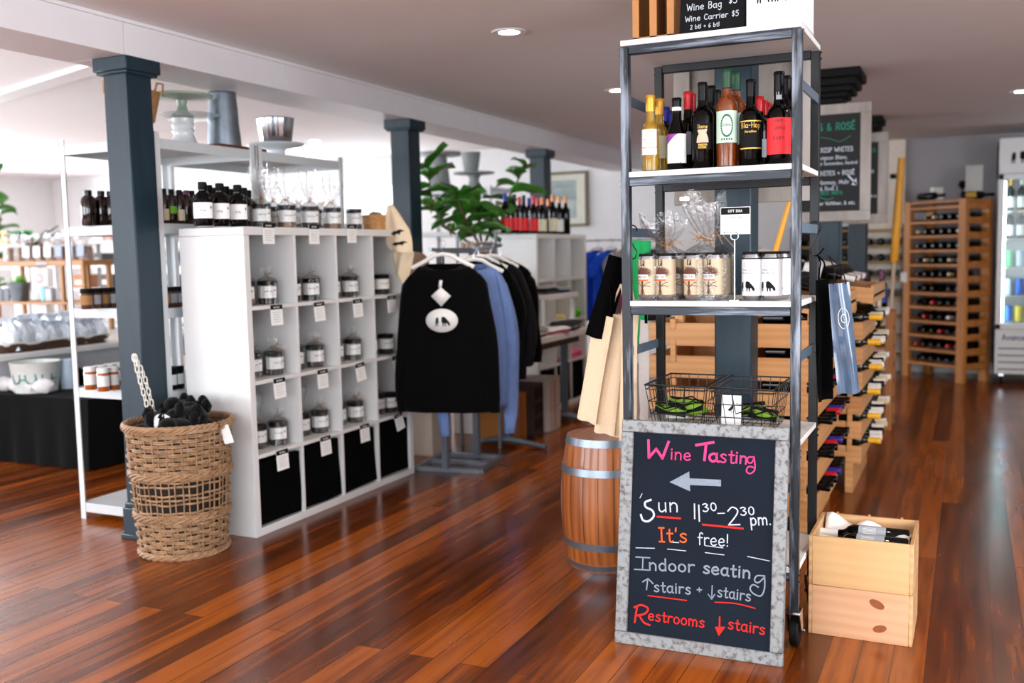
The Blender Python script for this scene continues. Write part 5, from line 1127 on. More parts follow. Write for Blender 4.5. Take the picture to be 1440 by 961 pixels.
for c, (px, lab) in enumerate([(223, 'cream'), (232, 'cream'), (243, 'lime'), (254, 'cream'), (264, 'none'), (272, 'plum')]):
    L_ = {'cream': (.1, .42, LBL['cream']), 'lime': (.3, .5, LIMEL), 'none': None, 'plum': (.3, .6, CAPM['plum'])}[lab]
    b = jug('sauce_bottle', px, -3.56, Zt, .027, .17, '%s dark sauce bottle right of the near column, counted from the column' % ORD[c], AMB, CAPM['plum'] if c in (0, 4) else BLACK, 'sauce bottles right of the column', L_)
    dup(b, (-3.63, b.location.y+.02, Zt), label='dark sauce bottle in the back row behind the %s one right of the column' % ORD[c])
# tier three: small jars, tier four: honey
JBR = mat('brown_spread', (.30, .17, .09), .3, coat=.3, var=.2); HONEY = mat('amber_honey', (.62, .32, .10), .15, coat=.4, var=.1); KRAFT = mat('kraft_label', (.62, .45, .28), .8)
def small_jar(name, px, X, z, R, H, label, fill, lid, lab, grp, base):
    y = at(px, base, X=X).y
    b = MB().lathe([(R*.9, 0), (R, .004), (R, H*.74), (R*.88, H*.80)], 18).build(name, fill, loc=(X, y, z)); tag(b, label, 'jar', grp)
    MB().lathe([(R*.96, H*.79), (R*.98, H*.80), (R*.98, H*.99), (R*.94, H), (.0001, H)], 18).build('lid', lid, b)
    patch(R, H*.22, H*.68, -.92, R*2.4, 8).build('label', lab, b)
for c, px in enumerate((123, 135, 146, 158)): small_jar('small_jar', px, -3.93, 1.0885, .031, .10, '%s dark jar on the third shelf left of the near column' % ORD[c], JBR, BLACK, KRAFT if c % 2 == 0 else LBL['grey'], 'dark jars on the near shelf unit', 432)
for c, px in enumerate((232, 242, 250)): small_jar('small_jar', px, -3.57, 1.0885, .03, .10, '%s dark jar on the third shelf between column and jar shelf' % ORD[c], JBR, BLACK, LBL['grey'] if c else KRAFT, 'dark jars right of the column', 430)
for c, px in enumerate((128, 142, 155, 167)):
    small_jar('honey_jar', px, -3.98, .6825, .031, .115, '%s honey jar with white lid in the front row left of the column' % ORD[c], HONEY, PAPER, PAPER, 'honey jars on the near shelf unit', 545)
for c, px in enumerate((146, 159)): small_jar('honey_jar', px, -3.86, .6825, .031, .115, '%s honey jar in the back row left of the column' % ('left', 'right')[c], HONEY, PAPER, PAPER, 'honey jars on the near shelf unit', 540)
for c, px in enumerate((240, 250)): small_jar('small_jar', px, -3.57, .6825, .034, .11, '%s black jar with a white label beside the wicker basket' % ('left', 'right')[c], BLACKG, BLACK, PAPER, 'black jars beside the wicker basket', 540)
NAVY = mat('navy_plastic', (.055, .09, .15), .45, var=.1)
m = MB(); a, b = .15, .21
m.box(-a, a, -b, b, 0, .01); 
for s in (-1, 1): m.box(*sorted((s*a, s*(a-.008))), -b, b, 0, .36, .002).box(-a, a, *sorted((s*b, s*(b-.008))), 0, .36, .002)
m.box(-a-.008, a+.008, -b-.008, -b+.004, .33, .362).box(-a-.008, -a+.004, -b, b, .33, .362).box(a-.004, a+.008, -b, b, .33, .362).box(-a-.008, a+.008, b-.004, b+.008, .33, .362)
tag(m.build('storage_tub', NAVY, loc=(-3.72, 3.86, .0855)), 'navy plastic tub on the bottom shelf behind the near column', 'tub')

# ================================================================== clothes racks
HANGW = mat('white_plastic_hanger', (.95, .95, .94), .35, var=.01); GREYST = mat('grey_steel_tube', (.50, .53, .57), .35, .6, var=.08)
def fabric(name, col, var=.12): return mat(name, col, .95, var=var, scale=70, bump=.15, stretch=(1, 1, .25), sheen=.03, spec=.1)
def garment(name, label, cat, loc, rotz, matl, W=.46, D=.10, L=.72, SL=.60, seed=1, grp=None, neck=.085, hoodie=False, flare=1.0):
    """a top on a hanger: body with shoulder slope and drooping folds, two hanging sleeves"""
    r = random.Random(seed); ph = [r.uniform(0, 6.3) for _ in range(5)]
    t = thing(name, label, cat, loc, rotz, grp)
    def body(u, v):
        a = 2*PI*u; z = -L*v
        if v < .11: hw = neck+(W/2-neck)*(v/.11)**.75; dp = .03+(D/2-.02)*v/.11
        else: hw = W/2*(1+.06*flare*(v-.11)); dp = D/2+.02*v
        if v > .93: hw *= 1-.35*(v-.93)
        fold = 1+(.10*math.sin(7*a+ph[0]+2*v)+.07*math.sin(11*a+ph[1]))*min(1, v*1.6)
        c, s = math.cos(a), math.sin(a)
        return Vector((hw*math.copysign(abs(c)**.75, c), dp*math.copysign(abs(s)**.8, s)*fold, z+(-.035 if s < 0 and v < .02 else 0)*abs(s)))
    m = MB(); m.grid(body, 40, 24, closed_u=True); m.build('body', matl, t, solid=.004)
    for sgn in (-1, 1):
        def sl(u, v):
            a = 2*PI*u; rr = .072-.024*v+.006*math.sin(9*v+ph[2]+sgn)+(.0 if v < .92 else -.008)
            return Vector((sgn*(W/2-.035+.055*math.sin(min(1, v*2.2)*PI/2)+.015*math.sin(4*v+ph[3]))+rr*.72*math.cos(a), rr*.62*math.sin(a)*(1+.12*math.sin(5*a+8*v+ph[4])), -.065-SL*v+.055*(1-v)*(-sgn*math.cos(a))*1.0))
        m = MB(); m.grid(sl, 16, 18, closed_u=True); m.build('sleeve', matl, t, solid=.003)
    return t
def hanger(loc, rotz, label, w=.40, matl=None, grp='white clothes hangers'):
    m = MB(); h = .075
    m.tube([(-w/2, 0, -h), (-w*.3, 0, -h*.55), (-.05, 0, -.008), (0, 0, 0), (.05, 0, -.008), (w*.3, 0, -h*.55), (w/2, 0, -h)], .012, 8)
    o = m.build('clothes_hanger', matl or HANGW, loc=loc, rot=(0, 0, rotz)); tag(o, label, 'hanger', grp)
    MB().tube([(0, 0, 0), (0, 0, .03), (.012, 0, .045), (.022, 0, .06), (.012, 0, .078), (-.006, 0, .078), (-.016, 0, .068)], .0022, 6).build('hook', CHROME, o); return o
# four-way floor rack: centre column, base frame, arms
RB = Vector((-2.86, 5.36, 0))
rk = thing('clothes_rack', 'grey steel four-way clothes rack with square base right of the jar shelf', 'clothes rack', RB)
m = MB(); 
for a, b in (((-.20, -.24), (.22, -.19)), ((.22, -.19), (.16, .24)), ((.16, .24), (-.25, .19)), ((-.25, .19), (-.20, -.24)), ((-.23, -.02), (.19, .03))): m.bar((a[0], a[1], .013), (b[0], b[1], .013), .03, .024)
m.build('base_frame', GREYST, rk, smooth=False)
MB().box(-.022, .018, -.235, -.20, .02, 1.36, .002).build('upright', GREYST, rk); MB().box(-.02, .02, .18, .215, .02, 1.36, .002).build('upright', GREYST, rk)
MB().box(-.02, .016, -.205, .185, 1.325, 1.36, .002).build('top_bar', GREYST, rk)
MB().bar((-.002, -.22, 1.345), (.10, -.52, 1.352), .02, .02).build('arm', GREYST, rk)
# display frame with clips above the rack
FAB_K = fabric('black_knit', (.012, .011, .013), .25); FAB_B = fabric('cornflower_blue_jersey', (.45, .55, .76)); FAB_G = fabric('charcoal_jersey', (.09, .09, .105), .2); FAB_K2 = fabric('black_jersey', (.016, .016, .019), .25)
cxs, zs = at(627, 450, Y=4.86).x, 1.268
sw = garment('sweater', 'black sweater with a white oval cow badge facing the viewer on the rack', 'sweater', (cxs, 4.86, zs), .26, FAB_K, .475, .10, .84, .78, 3, flare=1.2, neck=.10)
m = MB(); fn = plane_fn((0, -.072, 0), (1, 0, 0), (0, 0, 1)); flat_shape(m, ellipse(-.005, -.315, .092, .066, 36), fn); b = m.build('oval_badge', PAPER, sw, solid=.003)
m = MB(); fn = plane_fn((0, -.072, 0), (1, 0, 0), (0, 0, 1), .003); cow(m, fn, -.042, -.348, .085); m.build('cow_print', BLACK, b)
m = MB(); fn = plane_fn((0, -.078, 0), (1, 0, 0), (0, 0, 1)); flat_shape(m, [(-.062, -.178), (-.005, -.128), (.052, -.178), (-.005, -.236)], fn); flat_shape(m, [(-.018, -.130), (-.012, -.09), (.006, -.09), (.0, -.13)], fn); m.build('swing_tag', PAPER, sw, solid=.002)
hanger((cxs-.005, 4.85, zs+.055), .26, 'white hanger of the black sweater with the cow badge', .36)
px_ = [(700, 5.10, 'light blue long-sleeved shirt hanging behind the black sweater', FAB_B, .36, .84, 1.26, 5, 'shirt', .94), (706, 5.26, 'black long-sleeved top hanging behind the blue shirt', FAB_K2, .40, .78, 1.28, 7, 'top', .62), (722, 5.42, 'charcoal hooded top at the right end of the clothes rack', FAB_G, .40, .74, 1.28, 9, 'top', .60), (736, 5.58, 'farthest black top at the right of the clothes rack', FAB_K2, .38, .66, 1.27, 11, 'top', .58)]
AP = [Vector((-.002, .2, 1.345))]
for k, (px, yy, lb, mt, w, L, zz, sd, cat, sl) in enumerate(px_):
    AP.append(Vector((at(px, 420, Y=yy).x-.15, yy, zz+.10))-RB)
    x = at(px, 420, Y=yy).x-.15
    garment('long_sleeved_top', lb, cat, (x, yy, zz), .55, mt, w, .085, L, sl, sd)
    hanger((x, yy, zz+.03), .55, 'white hanger of the %s' % ('light blue shirt', 'black top behind the blue shirt', 'charcoal hooded top', 'farthest black top')[k], .34)
MB().tube([AP[0]]+[AP[k] for k in (4, 3, 2, 1)], .011, 8).build('arm', GREYST, rk)
# ---------------- folding table with folded clothes, T legs
TX0, TX1, TY0, TY1, TZ = -3.02, -2.62, 5.9, 7.05, .742
tb = thing('display_table', 'white topped display table of folded shirts beyond the clothes rack', 'table', ((TX0+TX1)/2, (TY0+TY1)/2, 0)); a, b = (TX1-TX0)/2, (TY1-TY0)/2
MB().box(-a, a, -b, b, TZ-.045, TZ, .004).build('table_top', WHITE, tb)
MB().box(-a+.06, a-.06, -b+.1, b-.1, TZ-.10, TZ-.046).build('under_frame', mat('dark_brown_steel', (.20, .16, .14), .5), tb)
for s in (-1, 1):
    l = MB().box(-.03, .02, s*(b-.05)-.02, s*(b-.05)+.02, .05, TZ-.10, .003).build('leg', mat('grey_blue_steel', (.34, .38, .42), .4, .4), tb)
    MB().tube([(-.26, s*(b-.05), .022), (-.1, s*(b-.05), .045), (0, s*(b-.05), .055), (.1, s*(b-.05), .045), (.28, s*(b-.05), .020)], [.016, .022, .028, .022, .016], 8).build('foot', ZINC, l)
MB().box(-a, a-.10, .02, b, TZ+.235, TZ+.27, .003).box(-a, -a+.03, .02, .05, TZ, TZ+.236).box(-a, -a+.03, b-.03, b, TZ, TZ+.236).box(a-.16, a-.13, b-.03, b, TZ, TZ+.236).build('riser_shelf', WHITE, tb)
def folded(x, y, z, w, d, n, matl, label, rz=0, grp='folded shirts on the display table', seed=1):
    r = random.Random(seed); o = thing('folded_clothes', label, 'clothes', (x, y, z), rz, grp)
    for k in range(n):
        m = MB(); z0 = k*.022; e = r.uniform(-.01, .01)
        m.grid(lambda u, v: Vector(((u-.5)*w+e+.006*math.sin(6*v+k), (v-.5)*d+.006*math.sin(7*u+k), z0+.003+(.017+.005*math.sin(5*u+3*v+k))*min(1, 7*u, 7*(1-u), 7*v, 7*(1-v))**.5)), 14, 14)
        m.grid(lambda u, v: Vector(((.5-u)*w+e, (v-.5)*d, z0+.001)), 2, 2)
        m.build('shirt', matl[k % len(matl)], o)
    return o
F_P = fabric('pink_jersey', (.90, .45, .60)); F_W = fabric('white_jersey', (.88, .87, .86)); F_GY = fabric('grey_marl', (.55, .55, .56)); F_DK = fabric('dark_grey_jersey', (.16, .16, .18)); F_BL = fabric('blue_denim', (.25, .42, .62)); F_RB = fabric('royal_blue_jersey', (.12, .30, .78)); F_HP = fabric('hot_pink_jersey', (.88, .10, .45)); F_GN = fabric('bright_green_jersey', (.40, .80, .20))
mid = (TX0+TX1)/2
folded(mid+.10, TY0+.20, TZ, .19, .30, 3, [F_GY, F_W], 'grey and white shirts folded at the front corner of the display table', .1, seed=1)
folded(mid+.09, TY0+.56, TZ, .20, .30, 2, [F_P, F_W], 'pink shirts folded in the middle of the display table', -.1, seed=2)
folded(mid+.09, TY0+.90, TZ, .20, .28, 3, [F_DK, F_GY], 'dark grey shirts folded at the far end of the display table', .15, seed=3)
folded(mid-.10, TY0+.26, TZ, .19, .30, 3, [F_P, F_P], 'pink shirts folded at the back of the display table', .0, seed=4)
folded(mid-.06, TY0+.75, TZ+.2705, .22, .26, 3, [F_GY, F_DK], 'grey jeans stacked on the riser of the display table', .0, seed=5)
folded(mid-.06, TY0+1.02, TZ+.2705, .22, .22, 2, [F_BL, F_GY], 'blue jeans stacked at the far end of the riser', .0, seed=6)
# cartons below the table
def carton(x, y, w, d, h, matl, label, rz=.05, slit=False):
    t = thing('carton', label, 'box', (x, y, 0), rz, 'cartons under the display table')
    MB().box(-w/2, w/2, -d/2, d/2, 0, h, .002).build('carton_body', matl, t)
    for k in (-1, 1): MB().box(*sorted((k*w*.02, k*w/2)), -d/2-.001, d/2+.001, h, h+.004).build('flap', matl, t)
    MB().box(w/2, w/2+.002, -.003, .003, .02, h-.02).box(w/2, w/2+.002, -d/2+.01, d/2-.01, h*.45, h*.455).build('seam', mat('carton_seam', (.40, .24, .10), .9), t)
    if slit: 
        m = MB()
        for j in range(3):
            for i in range(2): m.box(w/2, w/2+.003, -d/2+.03+i*d*.45, -d/2+.03+i*d*.45+d*.34, .05+j*h*.3, .05+j*h*.3+h*.2)
        m.build('slots', BLACK, t)
CB2 = mat('golden_brown_cardboard', (.66, .42, .18), .85, var=.06, scale=50); CB3 = mat('dark_brown_cardboard', (.22, .14, .10), .85, var=.1); CB4 = mat('whitish_cardboard', (.72, .66, .62), .85, var=.05)
carton(-2.98, 6.18, .30, .22, .33, CB2, 'golden brown carton at the front under the display table'); carton(-2.95, 6.42, .30, .20, .37, CB3, 'dark brown slotted carton under the display table', slit=True); carton(-2.92, 6.66, .30, .24, .39, CB4, 'whitish carton at the far end under the display table')
# contents of the far cube shelf, bottles on top
for c, (row, mt, lb) in enumerate([(1, [F_P], 'pale pink shirts folded in the lower right cube of the far shelf'), (1, [F_GY, F_P], 'grey shirts folded in the lower middle cube of the far shelf')]):
    folded(K2X-.12, K2Y+.038+(2-c)*.35+.167, KZ[row], .2, .26, 3, mt, lb, 0, 'clothes in the far cube shelf', 20+c)
folded(K2X-.12, K2Y+.038+.7+.167, KZ[2], .2, .24, 3, [F_GN], 'bright green shirts folded in the right cube of the far shelf', 0, 'clothes in the far cube shelf', 25)
folded(K2X-.12, K2Y+.038+.35+.167, KZ[2], .2, .24, 2, [F_W, fabric('pale_yellow_jersey', (.9, .8, .45))], 'white and yellow shirts folded in the middle cube of the far shelf', 0, 'clothes in the far cube shelf', 26)
def top_bottle(px, X, H, R, cap, lab, label, glass=G_DARK, clen=.06):
    y = at(px, 325, X=X).y; b = MB().lathe(prof(R, H), 16).build('wine_bottle', glass, loc=(X, y, KZ[4])); tag(b, label, 'bottle', 'bottles on top of the far cube shelf')
    MB().lathe([(.0158, H-clen), (.0158, H-.003), (.0001, H)], 12).build('capsule', CAPM[cap], b)
    if lab: patch(R, H*.08, H*.40, -1.1, R*2.5, 8).build('label', LBL[lab], b)
tb_l = [(711, -3.16, 'blue', 'red'), (724, -3.16, 'black', 'red'), (737, -3.16, 'black', 'red'), (751, -3.16, 'red', 'red'), (757, -3.25, 'red', 'red'), (763, -3.16, 'copper', 'cream'), (772, -3.22, 'copper', None), (778, -3.16, 'copper', 'cream'), (787, -3.2, 'copper', 'white'), (796, -3.16, 'copper', None), (718, -3.28, 'blue', None), (731, -3.28, 'red', None), (744, -3.28, 'blue', None)]
for k, (px, X, cap, lab) in enumerate(tb_l):
    nm = ['first', 'second', 'third', 'fourth'][k]+' red-labelled bottle from the left on the far cube shelf' if k < 4 else ['red-labelled bottle in the back row of the far cube shelf', 'cream-labelled bottle next to the red labels on the far cube shelf', 'unlabelled copper-topped bottle behind the cream labels on the far shelf', 'second cream-labelled bottle with a copper top on the far cube shelf', 'white-labelled bottle with a copper top on the far cube shelf', 'dark copper-topped bottle at the right end of the far cube shelf', 'leftmost blue-capped bottle in the back row of the far shelf', 'red-capped bottle in the back row of the far shelf', 'right blue-capped bottle in the back row of the far shelf'][k-4]
    top_bottle(px, X, .30 if k < 5 else .33 if k > 6 and k < 10 else .30, .037, cap, lab, nm)
# ---------------- far rail of T-shirts
rl = thing('clothes_rail', 'chrome clothes rail of bright T-shirts right of the far cube shelf', 'clothes rail', (-2.95, 8.75, 0))
m = MB(); m.tube([(-.45, 0, .03), (-.45, 0, 1.42), (.42, 0, 1.42), (.42, 0, .03)], .013, 8)
for x in (-.45, .42): m.tube([(x, -.22, .02), (x, .22, .02)], .013, 8)
m.build('tube_frame', CHROME, rl)
for k, (x, mt, lb) in enumerate([(-3.18, F_RB, 'royal blue T-shirt with a white badge at the left of the far rail'), (-3.04, F_RB, 'second royal blue T-shirt on the far rail'), (-2.90, F_GY, 'grey T-shirt on the far rail'), (-2.77, F_HP, 'hot pink T-shirt on the far rail'), (-2.64, F_DK, 'dark T-shirt on the far rail')]):
    g = garment('t_shirt', lb, 'T-shirt', (x, 8.75-.001*k, 1.33), 1.05, mt, .42, .07, .66, .2, 40+k, 'T-shirts on the far rail')
    hanger((x, 8.75-.001*k, 1.355), 1.05, 'white hanger of the %s' % lb.split(' with')[0].split(' on the')[0]+' on the far rail', .34)
    if k == 0: m = MB(); flat_shape(m, ellipse(-.05, -.26, .05, .05, 20), plane_fn((0, -.05, 0), (1, 0, 0), (0, 0, 1))); m.build('badge', LBL['grey'], g, solid=.003)
# picture on the back wall
q0, q1 = at(768, 243, Y=10.94), at(826, 318, Y=10.94); w, h = (q1.x-q0.x)/2, (q0.z-q1.z)/2
pic = thing('framed_picture', 'framed pale landscape picture on the back wall behind the bottles', 'picture', ((q0.x+q1.x)/2, 10.95, (q0.z+q1.z)/2))
MB().box(-w, w, 0, .045, h-.03, h).box(-w, w, 0, .045, -h, -h+.03).box(-w, -w+.03, 0, .045, -h+.03, h-.03).box(w-.03, w, 0, .045, -h+.03, h-.03).build('frame', mat('dark_gold_frame', (.42, .36, .25), .5, .3), pic)
MB().box(-w+.02, w-.02, .02, .03, -h+.02, h-.02).build('mount', mat('pale_mount_card', (.86, .86, .80), .8), pic)
ART = streaky('soft_landscape_print', (.45, .56, .58), (.80, .83, .80), .8, 0, (1.2, 1, 4.5), (.38, .62)); MB().box(-w+.06, w-.15, .016, .021, -h+.1, h-.1).build('print', ART, pic)
# ---------------- plant
LEAF = mat('fiddle_leaf_green', (.20, .43, .11), .35, var=.4, scale=7, coat=.1); BARK = mat('plant_stem_brown', (.40, .34, .22), .8, var=.2)
def leaf(m, base, d, L, W, droop=.25, roll=0):
    d = Vector(d).normalized(); s = d.cross(Vector((0, 0, 1))); s = s.normalized() if s.length > .05 else Vector((1, 0, 0)); u = s.cross(d)
    s2 = s*math.cos(roll)+u*math.sin(roll); u2 = u*math.cos(roll)-s*math.sin(roll)
    def f(a, b):
        w = W*(math.sin(PI*min(1, (b*.97+.015))**.8)*(.62+.55*b))*(1 if b < .97 else .6); x = (a-.5)*2
        return Vector(base)+d*(L*b)+s2*(w*x*.5)+u2*(.16*W*abs(x)+.012*math.sin(8*b)*abs(x))-Vector((0, 0, droop*L*b*b))
    m.grid(f, 6, 9)
def plant(name, label, base, potr, poth, potm, stems, seed, L=(.17, .26)):
    r = random.Random(seed); t = thing(name, label, 'plant', base)
    MB().lathe([(potr*.8, 0), (potr*.82, .004), (potr, poth), (potr*1.04, poth+.005), (potr*.96, poth+.005), (potr*.94, poth-.03), (.0001, poth-.03)], 26).build('pot', potm, t)
    ms, ml = MB(), MB(); rr = random.Random(seed+5)
    for pts, n in stems:
        P = [Vector(p)-Vector(base) for p in pts]; ms.tube(P, [.012-.006*k/(len(P)-1) for k in range(len(P))], 6)
        for k in range(n):
            f = .25+.75*k/max(1, n-1); q = f*(len(P)-1); i = min(int(q), len(P)-2); b = P[i].lerp(P[i+1], q-i)
            a = k*2.4+rr.uniform(-.5, .5); el = rr.uniform(-.1, .75) if f < .95 else .9
            l = rr.uniform(*L); leaf(ml, b, (math.cos(a)*math.cos(el), math.sin(a)*math.cos(el), math.sin(el)), l, l*rr.uniform(.72, .92), rr.uniform(.1, .5), rr.uniform(-.4, .4))
    ms.build('stem', BARK, t); ml.build('foliage', LEAF, t, solid=.0015); return t
pb = Vector((-3.18, 6.42, .0))
A_ = lambda x, y, X: tuple(at(x, y, X=X))
MB_ = thing('plant_stand', 'white plinth under the fiddle-leaf plant behind the clothes rack', 'plinth', (-3.26, 6.5, 0)); MB().box(-.17, .17, -.2, .2, 0, 1.16, .004).build('plinth_body', WHITE, MB_); MB().box(-.18, .18, -.21, .21, 1.16, 1.185, .004).build('plinth_top', WHITE, MB_)
pbase = (-3.26, 6.5, 1.1855)
plant('fiddle_leaf_plant', 'broad-leaved green plant in a grey pot between the two dark columns', pbase, .11, .19, ZINC, [([(-3.26, 6.5, 1.34), A_(655, 310, -3.24), A_(640, 275, -3.2)], 13), ([(-3.26, 6.5, 1.34), A_(690, 320, -3.2), A_(712, 285, -3.2), A_(738, 235, -3.2)], 13), ([(-3.26, 6.5, 1.34), tuple(at(622, 318, Y=6.42)), tuple(at(606, 275, Y=6.36)), tuple(at(602, 238, Y=6.34))], 14), ([(-3.26, 6.5, 1.34), A_(672, 305, -3.3), A_(670, 290, -3.3)], 10)], 12, (.19, .30))
# white unit with grey stands behind the plant
metal_unit('white shelf unit with grey stands on top behind the plant', -5.25, -4.36, 8.9, 9.4, [.09, .6, 1.1, 1.55, 1.985], ztop=2.0)
GRP2 = 'grey stands on the far shelf unit'
def fst(name, label, px, z, prof_): y = 9.12; p = at(px, 262, Y=y); tag(MB().lathe(prof_, 24).build(name, GREYC, loc=(p.x, y, z)), label, 'stand', GRP2)
fst('tall_stand', 'tall grey round-topped stand on the far shelf unit', 618, 1.9855, [(.13, 0), (.125, .01), (.085, .33), (.09, .35), (.24, .365), (.245, .395), (.0001, .395)])
fst('cake_stand', 'low grey cake stand on the far shelf unit', 667, 1.9855, [(.075, 0), (.07, .01), (.05, .10), (.07, .14), (.21, .155), (.215, .17), (.0001, .165)])
fst('metal_cup', 'grey flared cup standing on the low grey cake stand', 663, 2.152, [(.07, 0), (.072, .004), (.105, .21), (.098, .21), (.065, .01), (.0001, .01)])
# clip strip display box at the head of the clothes rack
q = at(640, 350, Y=5.55)
o = thing('clip_stand', 'grey metal frame with a row of clip hangers behind the white hangers', 'frame', (q.x, 5.9, 0))
MB().tube([(-.17, 0, .0), (-.17, 0, 1.46), (.12, 0, 1.46), (.12, 0, 0)], .012, 4).build('frame', GREYST, o)
m = MB()
for k in range(7): m.lathe([(.012, 0), (.017, .03), (.017, .06), (.006, .075)], 10, TM((-.13+k*.036, 0, 1.33)))
m.build('clips', mat('clear_beige_plastic', (.75, .66, .58), .3), o)
p = at(596, 345, X=-3.2); t = tag(MB().lathe([(.05, 0), (.07, .02), (.075, .08), (.055, .13), (.02, .15), (.0001, .15)], 20, ripple=lambda a, z: 1+.06*math.sin(3*a+20*z)).build('cloth_bag', mat('taupe_cloth', (.62, .52, .44), .9, var=.15), loc=(-3.30, 5.62, 1.19)), 'taupe cloth bag on the plinth beside the middle column', 'bag')
MB_2 = thing('side_plinth', 'pale plinth with a taupe bag on it beside the middle column', 'plinth', (-3.27, 5.62, 0)); MB().box(-.14, .115, -.12, .14, 0, 1.165, .003).build('plinth_body', mat('pale_taupe_paint', (.72, .66, .60), .6), MB_2); MB().box(-.145, .12, -.125, .145, 1.165, 1.189, .003).build('plinth_top', mat('pale_taupe_paint', (.72, .66, .60), .6), MB_2)

# ================================================================== stacked pine wine racks
LAT = wood('honey_pine', (.70, .47, .26), (.86, .64, .41), 'X', .5, 1.5, wave=.14); LATY = wood('honey_pine_rail', (.72, .50, .29), (.88, .67, .45), 'Y', .5, 1.5, wave=.14)
def proto_bottle(cap, R=.037, H=.30, glass=G_DARK, lab=None, clen=.065):
    m = MB(); P = prof(R, H); P = [(r, z, 0) for r, z in P if z < H-clen-.004]
    m.lathe(P+[(.0148, H-clen, 1), (.0158, H-clen+.001, 1), (.0158, H-.022, 1), (.0172, H-.021, 1), (.0172, H-.006, 1), (.0158, H, 1), (.0001, H, 1)], 12)
    if lab: m.lathe([(R+.0005, H*.10, 2), (R+.0005, H*.42, 2)], 12, cap=False)
    o = m.build('wine_bottle', [glass, CAPM[cap], LBL[lab or 'white']]); return o
BP = {}
def place_bottle(key, loc, rot, label, grp):
    cap, lab = key
    if key not in BP: BP[key] = o = proto_bottle(cap, lab=lab, glass=G_GREEN if cap in ('yellow', 'cream') else G_DARK); o.location = loc; o.rotation_euler = rot
    else: o = dup(BP[key], loc, rot)
    return tag(o, label, 'bottle', grp)
def lattice(label, x0, x1, y0, y1, tops, bh, caps, nb, tip, lname):
    t = thing('pine_wine_rack', label, 'wine rack', ((x0+x1)/2, (y0+y1)/2, 0), group='stacked pine wine racks'); a, b = (x1-x0)/2, (y1-y0)/2
    for k, z in enumerate(tops):
        MB().box(-a, a, -b, -b+.018, z-bh, z, .002).build('end_board', LAT, t); MB().box(-a, a, b-.018, b, z-bh, z, .002).build('end_board', LAT, t)
        MB().box(a-.014, a, -b+.018, b-.018, z-bh, z, .001).build('side_rail', LATY, t)
        MB().box(-.008, .008, -b+.018, b-.018, z-bh, z-.02).box(-a, -a+.014, -b+.018, b-.018, z-bh, z, .001).build('inner_rail', LATY, t)
        m = MB()
        for x in (-a+.12, a-.06):
            for y in (-b-.008, b-.010): m.box(x-.012, x+.012, y, y+.026, z-.03, z+.075 if k else z+.018, .001)
        m.build('peg', LAT, t)
    for x in (-a+.12, a-.06): MB().box(x-.02, x+.02, -b, b, 0, tops[-1]-bh).build('foot', LAT, t)
    n = 0
    for k, z in enumerate(tops):
        for i in range(nb):
            y = y0+.075+(y1-y0-.15)*i/(nb-1); cap = caps[(i+0*k) % len(caps)]
            place_bottle((cap, None), (tip-.30+rnd.uniform(-.012, .012), y, z+.0225), (0, PI/2, 0), '%s-capped bottle, %s from front, %s row from top, %s' % (cap, ORD[i], ORD[k], lname), 'bottles lying in the '+lname)
    return t
L1 = [.978-.155*k for k in range(6)]
lattice('near pine wine rack right behind the metal rack and the dark column', -1.38, -.60, 4.5, 5.3, L1, .108, ['black', 'black', 'black', 'red', 'purple', 'black', 'black', 'black'], 8, -.545, 'near pine rack')
L2 = [.920-.133*k for k in range(6)]
lattice('second pine wine rack with white and yellow bottle necks beyond the near pine rack', -1.25, -.50, 5.45, 6.25, L2, .095, ['yellow', 'white', 'white', 'black', 'white', 'cream', 'white'], 7, -.415, 'second pine rack')
def tray(label, x0, x1, y0, y1, zb, zf, nb, keys, lname):
    """sloping display tray, lower at the aisle"""
    t = thing('display_tray', label, 'tray', ((x0+x1)/2, (y0+y1)/2, 0), group='sloping bottle trays'); a, b = (x1-x0)/2, (y1-y0)/2; sl = math.atan2(zb-zf, x1-x0)
    for s in (-1, 1):
        y = s*b-(.02 if s > 0 else 0); m = MB(); m.prism([(-a, y, zb-.085), (a, y, zf-.07), (a, y, zf+.015), (a-.12, y, zf+.025), (-a, y, zb+.012)], (0, .02, 0)); m.build('side_board', LAT, t, smooth=False)
    MB().prism([(-a, -b+.02, zb-.035), (a, -b+.02, zf-.035), (a, -b+.02, zf-.022), (-a, -b+.02, zb-.022)], (0, 2*b-.04, 0)).build('deck', LAT, t, smooth=False)
    MB().box(a-.016, a, -b+.02, b-.02, zf-.07, zf+.03, .002).build('lip', LATY, t); 
    zs = (L1[0] if y0 < 5 else L2[0])+.001
    for s in (-1, 1):
        MB().box(-a+.02, -a+.06, s*(b-.05)-.02, s*(b-.05)+.02, zs, zb-.08).build('support', LAT, t); MB().box(a-.13, a-.09, s*(b-.05)-.02, s*(b-.05)+.02, zs, zf-.04).build('support', LAT, t)
    L = math.hypot(x1-x0, zb-zf)
    for i in range(nb):
        y = y0+.068+(y1-y0-.136)*i/(nb-1)
        for j in range(2):
            f = .02+.47*j; z = zb-.022+(zf-zb)*f+.060
            place_bottle(keys[(i*2+j) % len(keys)], (x0+(x1-x0)*f, y, z), (0, PI/2+sl, 0), 'tilted bottle in the %s row of the %s, %s from the front' % (('upper', 'lower')[j], lname, ORD[i]), 'bottles on the '+lname)
tray('sloping tray of bottles on the near pine rack', -1.28, -.52, 4.5, 5.32, 1.22, 1.075, 8, [('black', 'white'), ('black', 'black'), ('white', 'white'), ('black', 'cream')], 'near sloping tray')
tray('sloping tray of white-necked bottles on the second pine rack', -1.22, -.45, 5.47, 6.27, 1.255, 1.085, 8, [('yellow', 'white'), ('white', 'white'), ('cream', 'white'), ('plum', 'cream'), ('white', 'cream'), ('white', 'white')], 'second sloping tray')
